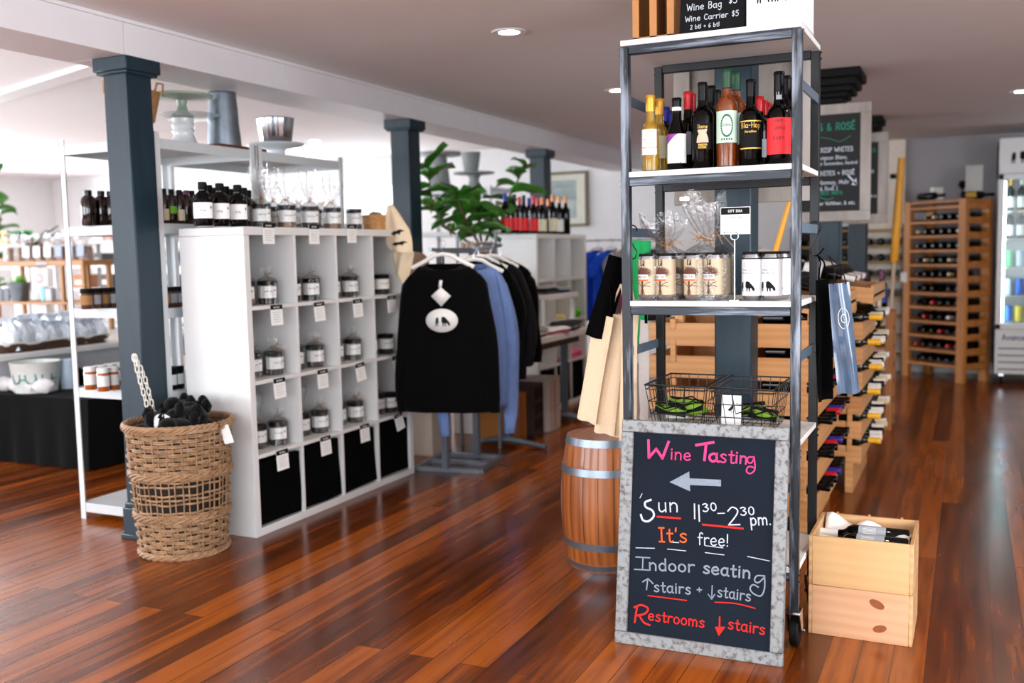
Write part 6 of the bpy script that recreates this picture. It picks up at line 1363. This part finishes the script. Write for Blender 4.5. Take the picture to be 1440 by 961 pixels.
# brown upright rack with bottle ends facing the viewer
BRW = wood('brown_pine', (.55, .33, .15), (.72, .47, .24), 'Z', .5, 2.4)
cx0, cx1, cy0, cy1, cz = -.80, -.475, 7.40, 7.75, .845
t = thing('bottle_cabinet', 'brown wooden bottle rack with a square corner post at the end of the aisle', 'wine rack', ((cx0+cx1)/2, (cy0+cy1)/2, 0)); a, b = (cx1-cx0)/2, (cy1-cy0)/2
for sx in (-1, 1):
    for sy in (-1, 1):
        m = MB().box(*sorted((sx*a, sx*(a-.05))), *sorted((sy*b, sy*(b-.05))), 0, cz+.01, .003); 
        for k in range(6): m.lathe([(.007, 0), (.006, .002), (.0001, .002)], 8, TM((sx*(a-.025), -b, .12+k*.13), (PI/2, 0, 0)) if sy < 0 else TM((sx*(a-.025), b, .12+k*.13), (-PI/2, 0, 0)))
        m.build('post', BRW, t)
for k in range(7): MB().box(-a, a, -b+.01, b-.01, .06+k*.13, .078+k*.13 if k < 6 else cz, .001).build('shelf', BRW, t)
for k in range(6):
    for i in range(2):
        place_bottle((('white', 'red', 'white', 'gold', 'cream', 'white')[5-k] if i else 'black', None), (-.60-.10*(1-i), cy0+.30, .078+k*.13+.0385), (PI/2, 0, 0), 'bottle in the %s compartment, %s row from top, of the brown bottle rack' % (('left', 'right')[i], ORD[5-k]), 'bottles in the brown bottle rack')
for i, (x, y) in enumerate([(-.56, 7.45), (-.66, 7.47), (-.56, 7.56), (-.66, 7.58)]):
    b_ = place_bottle(('plum' if i == 0 else 'black', None), (x, y, cz+.0005), (0, 0, 0), 'upright dark bottle at the %s of the brown bottle rack top' % ('right front', 'left front', 'right back', 'left back')[i], 'bottles standing on the brown rack')
    if i in (0, 2): patch(.037, .07, .17, -1.4, .08, 8).build('blue_label', LBL['navy'], b_); patch(.037, .04, .13, -1.9, .03, 6, .0012).build('pale_label', LBL['cream'], b_)

# ================================================================== corner wine rack
Lc, Nc = Vector((-.597, 10.60, 0)), Vector((-.03, 10.12, 0)); u = (Nc-Lc); WW = u.length; ang = math.atan2(u.y, u.x); u.normalize(); v = Vector((-u.y, u.x, 0)); DD = .36; HT = 1.745
ORW = wood('orange_pine', (.62, .37, .15), (.82, .54, .27), 'Z', .5, 2.4); ORX = wood('orange_pine_rail', (.60, .36, .14), (.82, .54, .27), 'X', .5, 2.4)
wr_ = thing('corner_wine_rack', 'tall orange pine wine rack full of dark bottles beside the fridge', 'wine rack', Lc, ang)
for x in (0, WW-.085):
    for y in (0, DD-.05): MB().box(x, x+.085, y, y+.05, 0, HT, .003).build('post', ORW, wr_)
NR = 11; pit = .1385
for k in range(NR+1):
    z = .135+k*pit
    m = MB()
    for y in (.004, DD-.03): m.box(.085, WW-.085, y, y+.026, z, z+.026, .001)
    m.box(.085, WW-.085, DD*.5-.02, DD*.5+.02, z-.004, z+.006)
    m.build('rail', ORX, wr_)
    for xs in (WW-.02, .001): MB().box(xs, xs+.019, .05, DD-.05, z-.012, z+.05, .001).build('side_slat', ORX, wr_)
MB().box(.02, WW-.02, .01, DD-.01, HT-.03, HT-.005, .001).build('top', ORX, wr_)
NB = 6
for k in range(NR):
    z = .135+k*pit+.026+.0385
    for i in range(NB):
        if (k*7+i*3) % 13 == 5: continue
        x = .13+(WW-.26)*i/(NB-1)
        key = (rnd.choice(['black']*9+['red', 'white', 'cream']), None)
        P = Lc+u*x+v*(DD-.015); place_bottle(key, (P.x, P.y, z), (PI/2, 0, ang), 'bottle %s from left in the %s row from top of the corner wine rack' % (ORD[i], ORD[NR-1-k]), 'bottles in the corner wine rack')
def lie(px, py, label, lab, rz):
    P = at(px, py, Y=10.35); place_bottle(('black', lab), (P.x, 10.38, HT+.0385), (PI/2*.999, 0, rz), label, 'bottles lying on the corner rack')
lie(1292, 273, 'dark bottle lying at the left on top of the corner wine rack', None, .9); lie(1352, 268, 'yellow-labelled dark bottle lying on top of the corner wine rack', 'gold', 1.9)
P = at(1317, 270, Y=10.3); tag(MB().box(-.05, .05, -.035, .035, 0, .12, .003).build('small_carton', PAPER, loc=(P.x, 10.36, HT+.001), rot=(0, 0, .5)), 'small white carton on top of the corner wine rack', 'box')
P = at(1375, 247, Y=10.42); t = thing('notice_card', 'grey-white upright notice on top of the corner wine rack near the fridge', 'sign', (P.x-.03, 10.43, HT), 0)
MB().box(-.075, .075, 0, .006, .04, .32, .002).build('card', mat('pale_grey_card', (.78, .78, .77), .7), t); MB().box(-.06, .06, -.03, .05, 0, .04, .004).build('base', BLACK, t)
P = at(1357, 252, Y=10.45); t = tag(MB().lathe([(.03, 0), (.03, .004), (.008, .01), (.006, .10), (.03, .12), (.04, .15), (.025, .18), (.0001, .185)], 14).build('bottle_stopper', BLACK, loc=(P.x-.02, 10.50, HT)), 'small dark round-topped stand beside the upright notice', 'ornament')
tg = thing('shelf_card', 'small white card hung on the left post of the corner wine rack', 'card', Lc+u*.045-v*.004+Vector((0, 0, 1.0))); MB().box(-.05, .05, -.002, 0, -.05, .05).build('card', PAPER, tg)

# ================================================================== glass door fridge
FX0, FX1, FY, FB = .238, .95, 10.20, 10.85
fr = thing('glass_door_fridge', 'white upright glass-door drinks fridge with a cow sign at the right edge', 'fridge', ((FX0+FX1)/2, FY, 0)); a = (FX1-FX0)/2; D = FB-FY
FW = mat('white_fridge_enamel', (.86, .86, .86), .3, var=.01)
MB().box(-a, -a+.05, .02, D, .10, 2.27, .004).box(a-.05, a, .02, D, .10, 2.27, .004).box(-a, a, D-.04, D, .10, 2.27, .004).box(-a, a, .02, D, .10, .52, .004).box(-a, a, .02, D, 1.93, 2.27, .004).build('cabinet', FW, fr)
hd = MB().box(-a, a, -.03, .02, 1.955, 2.28, .006).build('sign_panel', FW, fr); m = MB(); fn = plane_fn((0, -.03, 0), (1, 0, 0), (0, 0, 1))
for k in range(3): cow(m, fn, -a+.10+k*.19, 2.045, .17)
m.build('cow_print', BLACK, hd)
df = MB().box(-a, -a+.045, -.03, .015, .52, 1.95, .004).box(a-.045, a, -.03, .015, .52, 1.95, .004).box(-a, a, -.03, .015, .52, .57, .004).box(-a, a, -.03, .015, 1.90, 1.95, .004).build('door', FW, fr)
MB().box(-a+.045, a-.045, -.012, -.006, .57, 1.90).build('pane', clear('fridge_door_glass', (.97, 1, 1), 0, .03), df)
MB().box(-a+.052, -a+.066, .03, .05, .58, 1.89).box(a-.066, a-.052, .03, .05, .58, 1.89).build('light_strip', mat('lit_white_led', (.85, .97, 1), .5, emit=7), fr)
m = MB().box(-a, a, -.02, .02, .10, .52, .004); g = m.build('grille', FW, fr)
m = MB()
for k in range(4): m.box(-a+.03, a-.03, -.024, -.018, .14+k*.065, .150+k*.065)
m.build('slot', mat('dark_grey_slot', (.25, .26, .28), .6), g)
m = MB(); write(m, 'Avance', plane_fn((-a+.06, -.0202, .42), (1, 0, 0), (0, 0, 1)), 0, 0, .05, .008); m.build('badge_print', LBL['navy'], g)
for sx in (-1, 1): 
    c = MB().box(sx*(a-.06)-.02, sx*(a-.06)+.02, .03, .07, .075, .10).build('caster', CHROME, fr); MB().lathe([(.01, -.012), (.034, -.012), (.034, .012), (.01, .012)], 16, TM((sx*(a-.06), .05, .036), (0, PI/2, 0))).build('wheel', BLACK, c)
BF = [.575, .83, 1.09, 1.36, 1.62]
for z in BF: MB().box(-a+.07, a-.07, .04, D-.06, z-.012, z).build('wire_shelf', WHITE, fr)
CANC = [('blue_can_print', (.25, .45, .85)), ('green_can_print', (.35, .72, .45)), ('yellow_can_print', (.92, .80, .25)), ('silver_can_print', (.75, .80, .85)), ('teal_can_print', (.15, .60, .62))]
pc = None
for k, z in enumerate(BF):
    for i in range(6):
        x = (FX0+FX1)/2-a+.105+i*.095
        if k >= 3:
            o = place_bottle(('white' if (i+k) % 2 else 'gold', 'white'), (x, FY+.13, z+.0006), (0, 0, 0), 'chilled bottle on the %s fridge shelf, %s from the left' % (('second highest', 'top')[k-3], ORD[i]), 'chilled bottles in the fridge')
        else:
            cmat = mat(*CANC[(i*2+k*3) % 5], .35)
            c = MB().lathe([(.026, 0, 1), (.033, .01, 0), (.033, .148, 0), (.028, .157, 1), (.0001, .155, 1)], 14).build('drink_can', [cmat, TINC], loc=(x, FY+.12, z+.0006)); tag(c, 'chilled can on the %s fridge shelf, %s from the left' % (('lowest', 'second lowest', 'middle')[k], ORD[i]), 'can', 'chilled cans in the fridge')

# ================================================================== menu boards on the centre columns
WASH = streaky('whitewashed_frame_wood', (.50, .46, .43), (.72, .69, .66), .75, 0, (6, 6, 1.2), (.3, .7))
SLB = mat('black_menu_slate', (.03, .032, .036), .7, var=.3, scale=5)
def menu(label, Y, xr, z0, z1, W, fw, back=False):
    t = thing('menu_board', label, 'sign', (xr-W/2, Y, z0), group='framed menu chalkboards'); h = z1-z0; a = W/2
    MB().box(-a, a, 0, .03, 0, fw, .003).box(-a, a, 0, .03, h-fw, h, .003).box(-a, -a+fw, 0, .03, fw, h-fw, .003).box(a-fw, a, 0, .03, fw, h-fw, .003).build('frame', WASH, t)
    MB().box(-a+.01, a-.01, .03, .036, .01, h-.01).build('backing', WASH, t) if back else MB().box(-a+fw-.005, a-fw+.005, .008, .028, fw-.005, h-fw+.005).build('slate', SLB, t)
    return t
m1 = menu('large framed menu chalkboard of whites and rose wines on the column behind the rack', 6.40, -.552, 1.478, 2.195, .48, .062); m2 = menu('farther framed menu chalkboard half hidden behind the near menu board', 8.85, -.625, 1.508, 2.268, .66, .08)
def mw(t, Y, name, matl, items):
    o = t.location; fn = plane_fn((0, .008, 0), (1, 0, 0), (0, 0, 1), .001)
    for text, xr_, py, hp, w in items:
        p = at(xr_, py, Y=Y); s, tt = p.x-o.x, p.z-o.z; h = hp*6.15/1376
        m = MB(); st, L = strokes_of(text, h, .5); ribbons(m, [[(s-L+x, tt+y) for x, y in q] for q in st], w, fn); m.build(name, matl, t)
mw(m1, 6.408, 'green_lettering', GREENC, [('WHITES & ROS\u00c9', 1203, 181, 9.5, .0062), ('BEST NAPA', 1185, 273, 5, .004)])
mw(m1, 6.408, 'white_lettering', CHALK, [('LIGHT, CRISP WHITES', 1200, 212, 6, .0042), ('Sauvignon Blanc,', 1192, 223, 5, .0034), ('Pinot Vermentino, Dentro)', 1206, 230, 4, .003), ('OAKED WHITES + ROS\u00c9', 1202, 245, 6, .0042), ('Chardonnay, Malv', 1194, 258, 5.5, .0036), ('Blend, Ros\u00c9 )', 1178, 267, 5, .0034), ('Gruner Veltliner, & etc.', 1203, 287, 4.6, .0034)])
m = MB(); fn = plane_fn((0, .008, 0), (1, 0, 0), (0, 0, 1), .001); B = lambda x, y: (lambda p: (p.x-m1.location.x, p.z-m1.location.z))(at(x, y, Y=6.408))
ribbons(m, [[B(1193, 247), B(1204, 259)]], .010, fn); flat_shape(m, [B(1197, 260), B(1205, 261), B(1204, 250)], fn); m.build('chalk_arrow', CHALK, m1)
m = MB(); ribbons(m, [[B(1150, 193), B(1160, 194), B(1170, 196), B(1182, 199), B(1196, 191)]], .003, fn); ribbons(m, [[B(1152, 277), B(1164, 281), B(1172, 278)]], .004, fn); m.build('flourish', GREENC, m1)
mw(m2, 8.858, 'green_lettering', GREENC, [('REDS & A', 1232, 214, 9, .008)]); mw(m2, 8.858, 'white_lettering', CHALK, [('FULL BODIED', 1229, 243, 5, .005), ('big, bold reds a', 1232, 277, 5, .005)])
bb = menu('grey back of a framed board fixed behind the column at the metal rack', 4.17, -.585, 1.512, 2.20, .575, .07, True)
MB().box(-.02, .02, -.004, .0, .02, .035).build('hanger_plate', CHROME, bb, (at(962, 277, Y=4.16).x-bb.location.x, 0, .0))

# ---------------- yellow poles, dark bottle shelves at the back
YEL = mat('yellow_painted_wood', (.93, .66, .18), .45, var=.06); ROPE = mat('pale_wood_shaft', (.78, .70, .60), .7)
p, q, r_ = at(1268, 222, Y=9), at(1257, 370, Y=9), at(1251, 440, Y=9)
t = thing('wooden_pole', 'upright yellow wooden pole left of the corner wine rack', 'pole', (r_.x, 9, 0), group='yellow wooden poles'); o = Vector((r_.x, 9, 0)); k = (q-p)
MB().tube([p-o, p-o+k*.5, q-o-k*.03, q-o], [.028, .034, .034, .018], 10).build('blade', YEL, t); MB().tube([q-o, (r_.x-o.x-.02, 0, .003)], .017, 8).build('shaft', ROPE, t)
p, q = at(1110, 283, Y=4.62), at(1080, 392, Y=4.62); o = Vector((q.x, 4.62, 0)); k = q-p
t = thing('wooden_pole', 'slanting yellow wooden pole seen through the third opening of the metal rack', 'pole', o, group='yellow wooden poles')
MB().tube([p-o, p-o+k*.5, q-o-k*.03, q-o], [.010, .013, .013, .010], 10).build('blade', YEL, t); MB().tube([q-o, q-o+Vector((-.01, 0, -.04))], .012, 8).build('shaft', ROPE, t)
DW = mat('dark_stained_boards', (.16, .12, .09), .6, var=.2); GE = wood('golden_shelf_edge', (.50, .38, .16), (.70, .55, .28), 'X', .5, 3)
t = thing('wall_bottle_shelf', 'dark bottle shelf with golden edges on the back wall behind the columns', 'shelf', (-1.15, 10.8, 0)); hw = .56
MB().box(-hw, hw, .16, .18, .0, 1.53).box(-hw, -hw+.02, -.14, .16, 0, 1.53).box(hw-.02, hw, -.14, .16, 0, 1.53).build('case', DW, t, smooth=False)
for k, z in enumerate((.18, .38, .58, .78, .98, 1.14, 1.30, 1.465)): MB().box(-hw+.02, hw-.02, -.14, .16, z, z+.022).build('shelf', GE, t)
for k, z in enumerate((.802, 1.002, 1.162, 1.322)):
    for i in range(9): place_bottle(('black', None), (-1.15-hw+.09+i*.115, 10.92, z+.0385), (PI/2, 0, 0), 'bottle %s from the left in the %s row up of the wall bottle shelf' % (ORD[i], ORD[k]), 'bottles in the wall bottle shelf')

# ================================================================== displays of the left room
m = MB(); TBX0, TBX1, TBY0, TBY1, TBZ = -8.4, -5.9, 4.2, 6.75, .70
t = thing('white_counter', 'long white counter of trays at the far left', 'table', ((TBX0+TBX1)/2, (TBY0+TBY1)/2, 0)); a, b = (TBX1-TBX0)/2, (TBY1-TBY0)/2
MB().box(-a, a, -b, b, TBZ-.04, TBZ, .004).build('table_top', WHITE, t); MB().box(a-.05, a-.03, -b+.05, b-.05, TBZ-.18, TBZ-.041).build('apron', mat('pale_grey_paint', (.72, .73, .75), .5), t)
for sx in (-1, 1):
    for sy in (-1, 1): MB().box(sx*(a-.08)-.03, sx*(a-.08)+.03, sy*(b-.08)-.03, sy*(b-.08)+.03, 0, TBZ-.041).build('leg', WHITE, t)
# black draped bench with things on it
DRAPE = mat('black_table_drape', (.02, .02, .024), .95, var=.3, scale=20, spec=.2)
t = thing('draped_bench', 'low bench under a black cloth beside the white counter', 'bench', (-5.43, 5.0, 0)); 
def dr(u, v):
    P = [(-.78, -.60), (.42, -.60), (.42, .9), (-.78, .9)]; k = u*4; i = int(k) % 4; f = k-int(k); x = P[i][0]*(1-f)+P[(i+1) % 4][0]*f; y = P[i][1]*(1-f)+P[(i+1) % 4][1]*f
    w = .012*math.sin(u*2*PI*23)*(1-v); return Vector((x*(1+.03*(1-v))+w, y*(1+.02*(1-v))+w, .006+.445*v))
m = MB(); m.grid(dr, 160, 6, closed_u=True); m.box(-.775, .415, -.595, .895, .43, .452, .01); m.build('cloth', DRAPE, t)
MB().box(-.76, .40, -.57, .87, 0, .42).build('bench_body', BLACK, t)
for k, (px, py) in enumerate([(8, 556), (24, 556), (40, 554), (54, 551), (15, 562)]):
    p = at(px, py, Y=4.52+.12*(k == 4)); m = MB(); lump(m, (0, 0, 0), .075, .06, .052, 100+k, 14, .12); tag(m.build('plush_toy', PLW, loc=(p.x+.02*k, p.y, .506)), 'fluffy white plush, %s from the left on the black draped bench' % ORD[k] if k < 4 else 'fluffy white plush behind the others on the black draped bench', 'plush toy', 'white plush toys on the draped bench')
m = MB(); lump(m, (0, 0, .0), .15, .12, .065, 120, 18, .06); p = at(100, 552, Y=4.9); tag(m.build('dark_cloth_bundle', FABRIC, loc=(p.x, p.y, .515)), 'black cloth bundle at the right end of the draped bench', 'cloth')
p = at(48, 548, X=-5.70); q = at(48, 515, X=-5.7)
t = thing('patterned_tub', 'white tub with a teal ring pattern under the far left counter', 'tub', (-5.70, p.y+.02, .4525)); m = MB().lathe([(.13, 0), (.135, .004), (.16, .20), (.164, .205), (.155, .205), (.13, .02), (.0001, .02)], 30); m.build('tub_body', mat('off_white_enamel', (.85, .86, .84), .4), t)
m = MB(); TEALP = mat('teal_print', (.10, .50, .50), .5)
for a_ in (-1.6, -.9, -.2):
    fn = cyl_fn(.1485, 0, a_, .002); ribbons(m, [ellipse(0, .11, .032, .042, 16)+[(.032, .11)], [(.032, .125), (.07, .125)], [(.032, .095), (.07, .095)]], .009, fn)
m.build('ring_print', TEALP, t)
tag(MB().lathe([(.05, 0), (.05, .20), (.046, .20), (.046, .01), (.0001, .01)], 24).build('paper_roll', mat('pale_blue_white_paper', (.82, .90, .97), .5), loc=(-5.62, at(88, 545, X=-5.62).y+.05, .4525)), 'pale blue-white upright roll beside the patterned tub', 'roll')
# trays of silvery packages
SILV = mat('silvery_white_wrap', (.90, .93, .98), .25, .05, var=.12, scale=30, bump=.4, coat=.3); TRW = wood('dark_wicker', (.16, .10, .06), (.34, .23, .14), 'X', .7, 16); LIN = mat('white_lining_cloth', (.92, .92, .90), .9)
for k, (px, X, L, nm) in enumerate([(44, -6.10, .31, 'long'), (114, -6.12, .17, 'short')]):
    y = at(px, 487, X=X).y; t = thing('wicker_tray', '%s dark wicker tray of silvery packages on the white counter' % nm, 'tray', (X, y, TBZ), 0, 'wicker trays on the white counter')
    m = MB(); m.grid(lambda u, v: Vector(((.125+.03*v)*math.copysign(abs(math.cos(2*PI*u))**.6, math.cos(2*PI*u)), (L+.03*v)*math.copysign(abs(math.sin(2*PI*u))**.6, math.sin(2*PI*u)), .002+.06*v)), 48, 4, closed_u=True); m.build('tray_side', TRW, t, solid=.006)
    m = MB(); m.grid(lambda u, v: Vector(((.150+.012*v)*math.copysign(abs(math.cos(2*PI*u))**.6, math.cos(2*PI*u)), (L+.025+.012*v)*math.copysign(abs(math.sin(2*PI*u))**.6, math.sin(2*PI*u)), .054+.018*v+.006*math.sin(2*PI*u*9))), 60, 3, closed_u=True); m.build('cloth_lining', LIN, t, solid=.004)
    MB().box(-.115, .115, -L+.04, L-.04, .002, .012).build('tray_floor', TRW, t)
    n = 5 if k == 0 else 3
    for i in range(n):
        yy = y-L+.08+(2*L-.16)*i/(n-1)
        for j in range(2):
            def pk(u, v, s=i*3+j+k*50): a = 2*PI*u; w = 1+.22*math.sin(3*a+s)+.12*math.sin(5*a+9*v+s); r = (.066*(1-.25*v) if v < .5 else .066*(1-v)*1.6+.010) if v < .80 else .016+.05*(v-.80)*4; return Vector((math.cos(a)*r*w, math.sin(a)*r*w, (.21+.03*math.sin(s*2.3))*v))
            m = MB(); m.grid(pk, 16, 12, closed_u=True); tag(m.build('wrapped_package', SILV, loc=(X-.06+.115*j, yy+.02*j, TBZ+.0125)), '%s silvery package in the %s row of the %s wicker tray' % (ORD[i], ('back', 'front')[j], nm), 'package', 'silvery packages in the wicker trays')
# wooden riser with bags and pots
RY = 6.25; rp0, rp1 = at(-12, 362, Y=RY), at(116, 362, Y=RY); WR = wood('golden_brown_board', (.55, .36, .16), (.72, .50, .26), 'X', .5, 2.4)
t = thing('wooden_riser', 'two-tier wooden display riser on the far left counter', 'shelf', ((rp0.x+rp1.x)/2, RY, TBZ)); a = (rp1.x-rp0.x)/2; zt = 1.335-TBZ; zl = .965-TBZ
MB().box(-a, a, 0, .34, zt-.05, zt, .003).build('board', WR, t); MB().box(-a, a, -.04, .34, zl-.025, zl, .003).build('board', WR, t)
for x in (-a+.02, a*.52, a-.02):
    for y in (.02, .30): MB().box(x-.018, x+.018, y-.018, y+.018, 0, zt-.05 if x > -9 else 0, .002).build('post', WR, t)
MB().box(-.0, .14, -.004, -.001, zt-.04, zt-.012).build('shelf_tag', LBL['grey'], t)
BRB = mat('brown_nut_mix', (.50, .34, .22), .8, var=.3, scale=50)
for k in range(8):
    x = rp0.x+.10+k*(2*a-.2)/7
    o = thing('treat_bag', '%s clear bag of brown treats on the wooden riser, counted from the left' % ORD[k], 'bag', (x, RY+.13, TBZ+zt+.0005), 0, 'bags on the wooden riser')
    m = MB(); m.grid(lambda u, v: Vector((math.cos(2*PI*u)*.065*(1-.12*v), math.sin(2*PI*u)*.05*(1-.2*v), .125*v)), 16, 5, closed_u=True); m.lathe([(.0001, .124), (.055, .124)], 16, cap=False); m.build('filling', BRB, o)
    cello('clear_film', '', 0, 0, .001, .07, .056, .13, .155, .24, .95, 200+k, '', parent=o)
    if k > 1: MB().box(-.045, .045, -.066, -.064, .03, .13).build('label', mat('grey_blue_card', (.66, .70, .78), .7) if k > 4 else PAPER, o, rot=(-.03, 0, 0))
# pots and cards on the lower tier
p = at(33, 428, Y=RY+.05)
t = thing('potted_grass', 'tuft of bright green grass in a grey metal pot on the lower riser board', 'plant', (p.x, RY+.02, TBZ+zl+.0005)); MB().lathe([(.065, 0), (.068, .004), (.098, .17), (.102, .175), (.09, .17), (.06, .02), (.0001, .02)], 22, ripple=lambda a, z: 1+.012*math.sin(z*220)).build('pot', ZINC, t)
m = MB(); r = random.Random(4); GRS = mat('bright_grass_green', (.35, .68, .10), .6, var=.5, scale=30)
for k in range(110):
    a_ = r.uniform(0, 2*PI); d = r.uniform(0, .075); tip = Vector((math.cos(a_)*(d+.03), math.sin(a_)*(d+.03), .17+r.uniform(.04, .10))); b0 = Vector((math.cos(a_)*d, math.sin(a_)*d, .16)); s = Vector((-math.sin(a_), math.cos(a_), 0))*.004; m.add([b0-s, b0+s, tip], [(0, 1, 2)])
m.build('grass', GRS, t)
for k, px in enumerate((3, 12)):
    p = at(px, 428, Y=RY+.03); t = tag(MB().prism([(-.035, 0, 0), (.035, 0, 0), (.035, 0, .10)]+[(.035*math.cos(PI*i/8), 0, .10+.03*math.sin(PI*i/8)) for i in range(1, 8)]+[(-.035, 0, .10)], (0, .012, 0)).build('arched_tag', mat('slate_grey_tag', (.45, .47, .50), .7), loc=(p.x, RY+.01, TBZ+zl+.0005), smooth=False), '%s grey arched tag left of the potted grass' % ('left', 'right')[k], 'tag', 'arched tags on the riser')
for k, (px, col, w, h) in enumerate([(64, (.55, .85, .92), .022, .13), (72, (.70, .70, .74), .045, .12)]):
    p = at(px, 428, Y=RY+.05); tag(MB().box(-w, w, -.03, .03, 0, h, .008).build('soap_box', mat('soap_box_%s' % ('aqua', 'lilac')[k], col, .5), loc=(p.x, RY+.05, TBZ+zl+.0005)), '%s box right of the potted grass on the riser' % ('slim aqua', 'lilac-grey')[k], 'box', 'small boxes on the riser')
# white shelving behind with colourful goods
metal_unit('white shelf unit of colourful goods seen left of the near column', -9.35, -7.75, 8.0, 8.5, [.09, .62, 1.02, 1.28, 1.545], ztop=1.7, lip=.03)
metal_unit('white shelf unit of jars and cartons at the far left wall', -11.6, -9.5, 8.0, 8.5, [.09, .62, 1.02, 1.28, 1.545], ztop=1.7, lip=.03)
GOODS = [(104, 1.28, .09, .22, (.80, .84, .92), 'pale lilac carton on the middle tier of the white unit left of the column'), (136, 1.28, .17, .13, (.20, .20, .20), 'dark hamper box with a grey sign on the white unit left of the column'), (148, 1.545, .09, .24, (.93, .90, .88), 'white carton on the upper tier of the white unit left of the column'), (160, 1.545, .07, .26, (.90, .58, .48), 'salmon carton on the upper tier of the white unit left of the column'),
         (229, 1.545, .09, .20, (.90, .56, .46), 'salmon carton on the upper tier right of the near column'), (243, 1.545, .06, .18, (.90, .93, .96), 'white and blue carton on the upper tier right of the near column'), (234, 1.28, .10, .16, (.72, .66, .22), 'olive carton on the middle tier right of the near column'), (245, 1.28, .07, .12, (.30, .50, .72), 'blue pack on the middle tier right of the near column'), (232, 1.02, .10, .14, (.55, .45, .18), 'ochre box on the lower tier right of the near column'), (246, 1.02, .07, .14, (.15, .14, .13), 'dark box on the lower tier right of the near column'), (156, 1.02, .1, .15, (.25, .18, .12), 'dark brown box on the lower tier left of the near column'), (118, 1.02, .1, .15, (.72, .45, .25), 'orange-brown box on the lower tier left of the near column')]
for k, (px, z, w, h, col, lb) in enumerate(GOODS):
    y = 8.10; x = at(px, 400, Y=y).x
    o = thing('goods_carton', lb, 'box', (x, y, z+.0005), 0, 'cartons on the white units'); MB().box(-w, w, -.06, .12, 0, h, .004).build('carton_body', mat('carton_%s' % lb.split(' carton')[0].split(' box')[0].replace(' ', '_').split('_on_')[0], col, .6, var=.12), o); MB().box(-w*.7, w*.7, -.062, -.06, h*.25, h*.6).build('label', LBL['grey'] if k == 1 else PAPER, o)
RED = mat('red_felt', (.88, .14, .12), .9)
p = at(121, 352, Y=8.12); t = thing('red_flower_ornament', 'red flower-shaped ornament on the white unit left of the near column', 'ornament', (p.x, 8.16, 1.2805)); m = MB()
for k in range(9): leaf(m, (0, 0, .12), (math.cos(k*.7), -.35, math.sin(k*.7)), .10, .075, .1, k)
m.build('petals', RED, t, solid=.002); MB().lathe([(.05, 0), (.06, .02), (.05, .06), (.02, .09), (.015, .12), (.0001, .12)], 14).build('stem', RED, t)
for k, (px, z, col) in enumerate([(20, 1.28, (.30, .25, .22)), (10, 1.28, (.82, .35, .25)), (27, 1.545, (.05, .60, .28)), (36, 1.545, (.05, .60, .28)), (17, 1.545, (.75, .62, .15)), (2, 1.545, (.90, .88, .82))]):
    y = 8.12; x = at(px, 400, Y=y).x; o = thing('goods_box', 'small %s box on the far left white unit%s' % (('dark blue-brown', 'orange-red', 'bright green', 'second bright green', 'mustard', 'cream')[k], ''), 'box', (x, y, z+.0005), 0, 'small boxes on the far left unit'); MB().box(-.085, .085, -.05, .08, 0, .15, .004).build('carton_body', mat('small_box_%s' % 'abcdef'[k], col, .6, var=.1), o)
for k, (px, lb) in enumerate([(60, 'white card sign with a beige mark, left of two behind the riser'), (84, 'white card sign with a pink oval, right of two behind the riser')]):
    x = at(px, 390, Y=6.9).x; o = thing('card_sign', lb, 'sign', (x, 6.9, TBZ) if False else (x, 6.66, TBZ), 0, 'white card signs behind the riser'); MB().box(-.13, .13, 0, .012, zl+.05, zl+.31, .004).build('card', PAPER, o); MB().box(-.1, .1, -.02, .04, 0, zl+.05).build('stand', WHITE, o)
    m = MB(); ribbons(m, [ellipse(0, zl+.2, .05, .035, 16)+[(.05, zl+.2)]], .008, plane_fn((0, 0, 0), (1, 0, 0), (0, 0, 1))); m.build('oval_print', F_P if k else KRAFT, o)
# leafy plant and dried arrangement at the far left edge
pl = at(2, 300, X=-7.6); plant('leafy_plant', 'tall green leafy plant at the far left edge', (-10.1, 7.7, 0), .17, .40, WHITE, [([(-10.1, 7.7, .4), (-10.1, 7.7, 1.3), at(-6, 250, Y=7.7)], 9), ([(-10.1, 7.7, .4), (-10.0, 7.65, 1.4), at(2, 290, Y=7.65)], 10)], 31, (.20, .30))
t = thing('dried_arrangement', 'dark dried flower arrangement with pale plumes behind the wooden riser', 'plant', (at(46, 330, Y=7.05).x, 7.05, 0)); MB().lathe([(.12, 0), (.14, .02), (.15, .5), (.11, 1.3), (.09, 1.52), (.08, 1.52), (.0001, 1.4)], 20).build('tall_vase', mat('dark_brown_glaze', (.20, .14, .13), .4), t)
m = MB(); r = random.Random(9)
for k in range(46):
    a_ = r.uniform(0, 2*PI); e = r.uniform(.15, .45); d = Vector((math.cos(a_)*.9, math.sin(a_)*.5, e)).normalized(); L = r.uniform(.14, .30); m.tube([(0, 0, 1.5), Vector((0, 0, 1.52))+d*L*.6, Vector((0, 0, 1.52))+d*L], [.004, .014, .004], 5)
m.build('dark_stems', mat('dark_dried_flowers', (.20, .17, .18), .9, var=.4), t); m = MB()
for k in range(14):
    a_ = PI+.6*math.sin(k*1.7); d = Vector((math.cos(a_)*.8, -.4, .2+.05*(k % 7))).normalized(); m.tube([(0, 0, 1.5), Vector((0, -.05, 1.5))+d*.14, Vector((0, -.05, 1.5))+d*.28], [.003, .012, .002], 5)
m.build('pale_plumes', mat('pale_dried_plumes', (.82, .79, .76), .9), t)
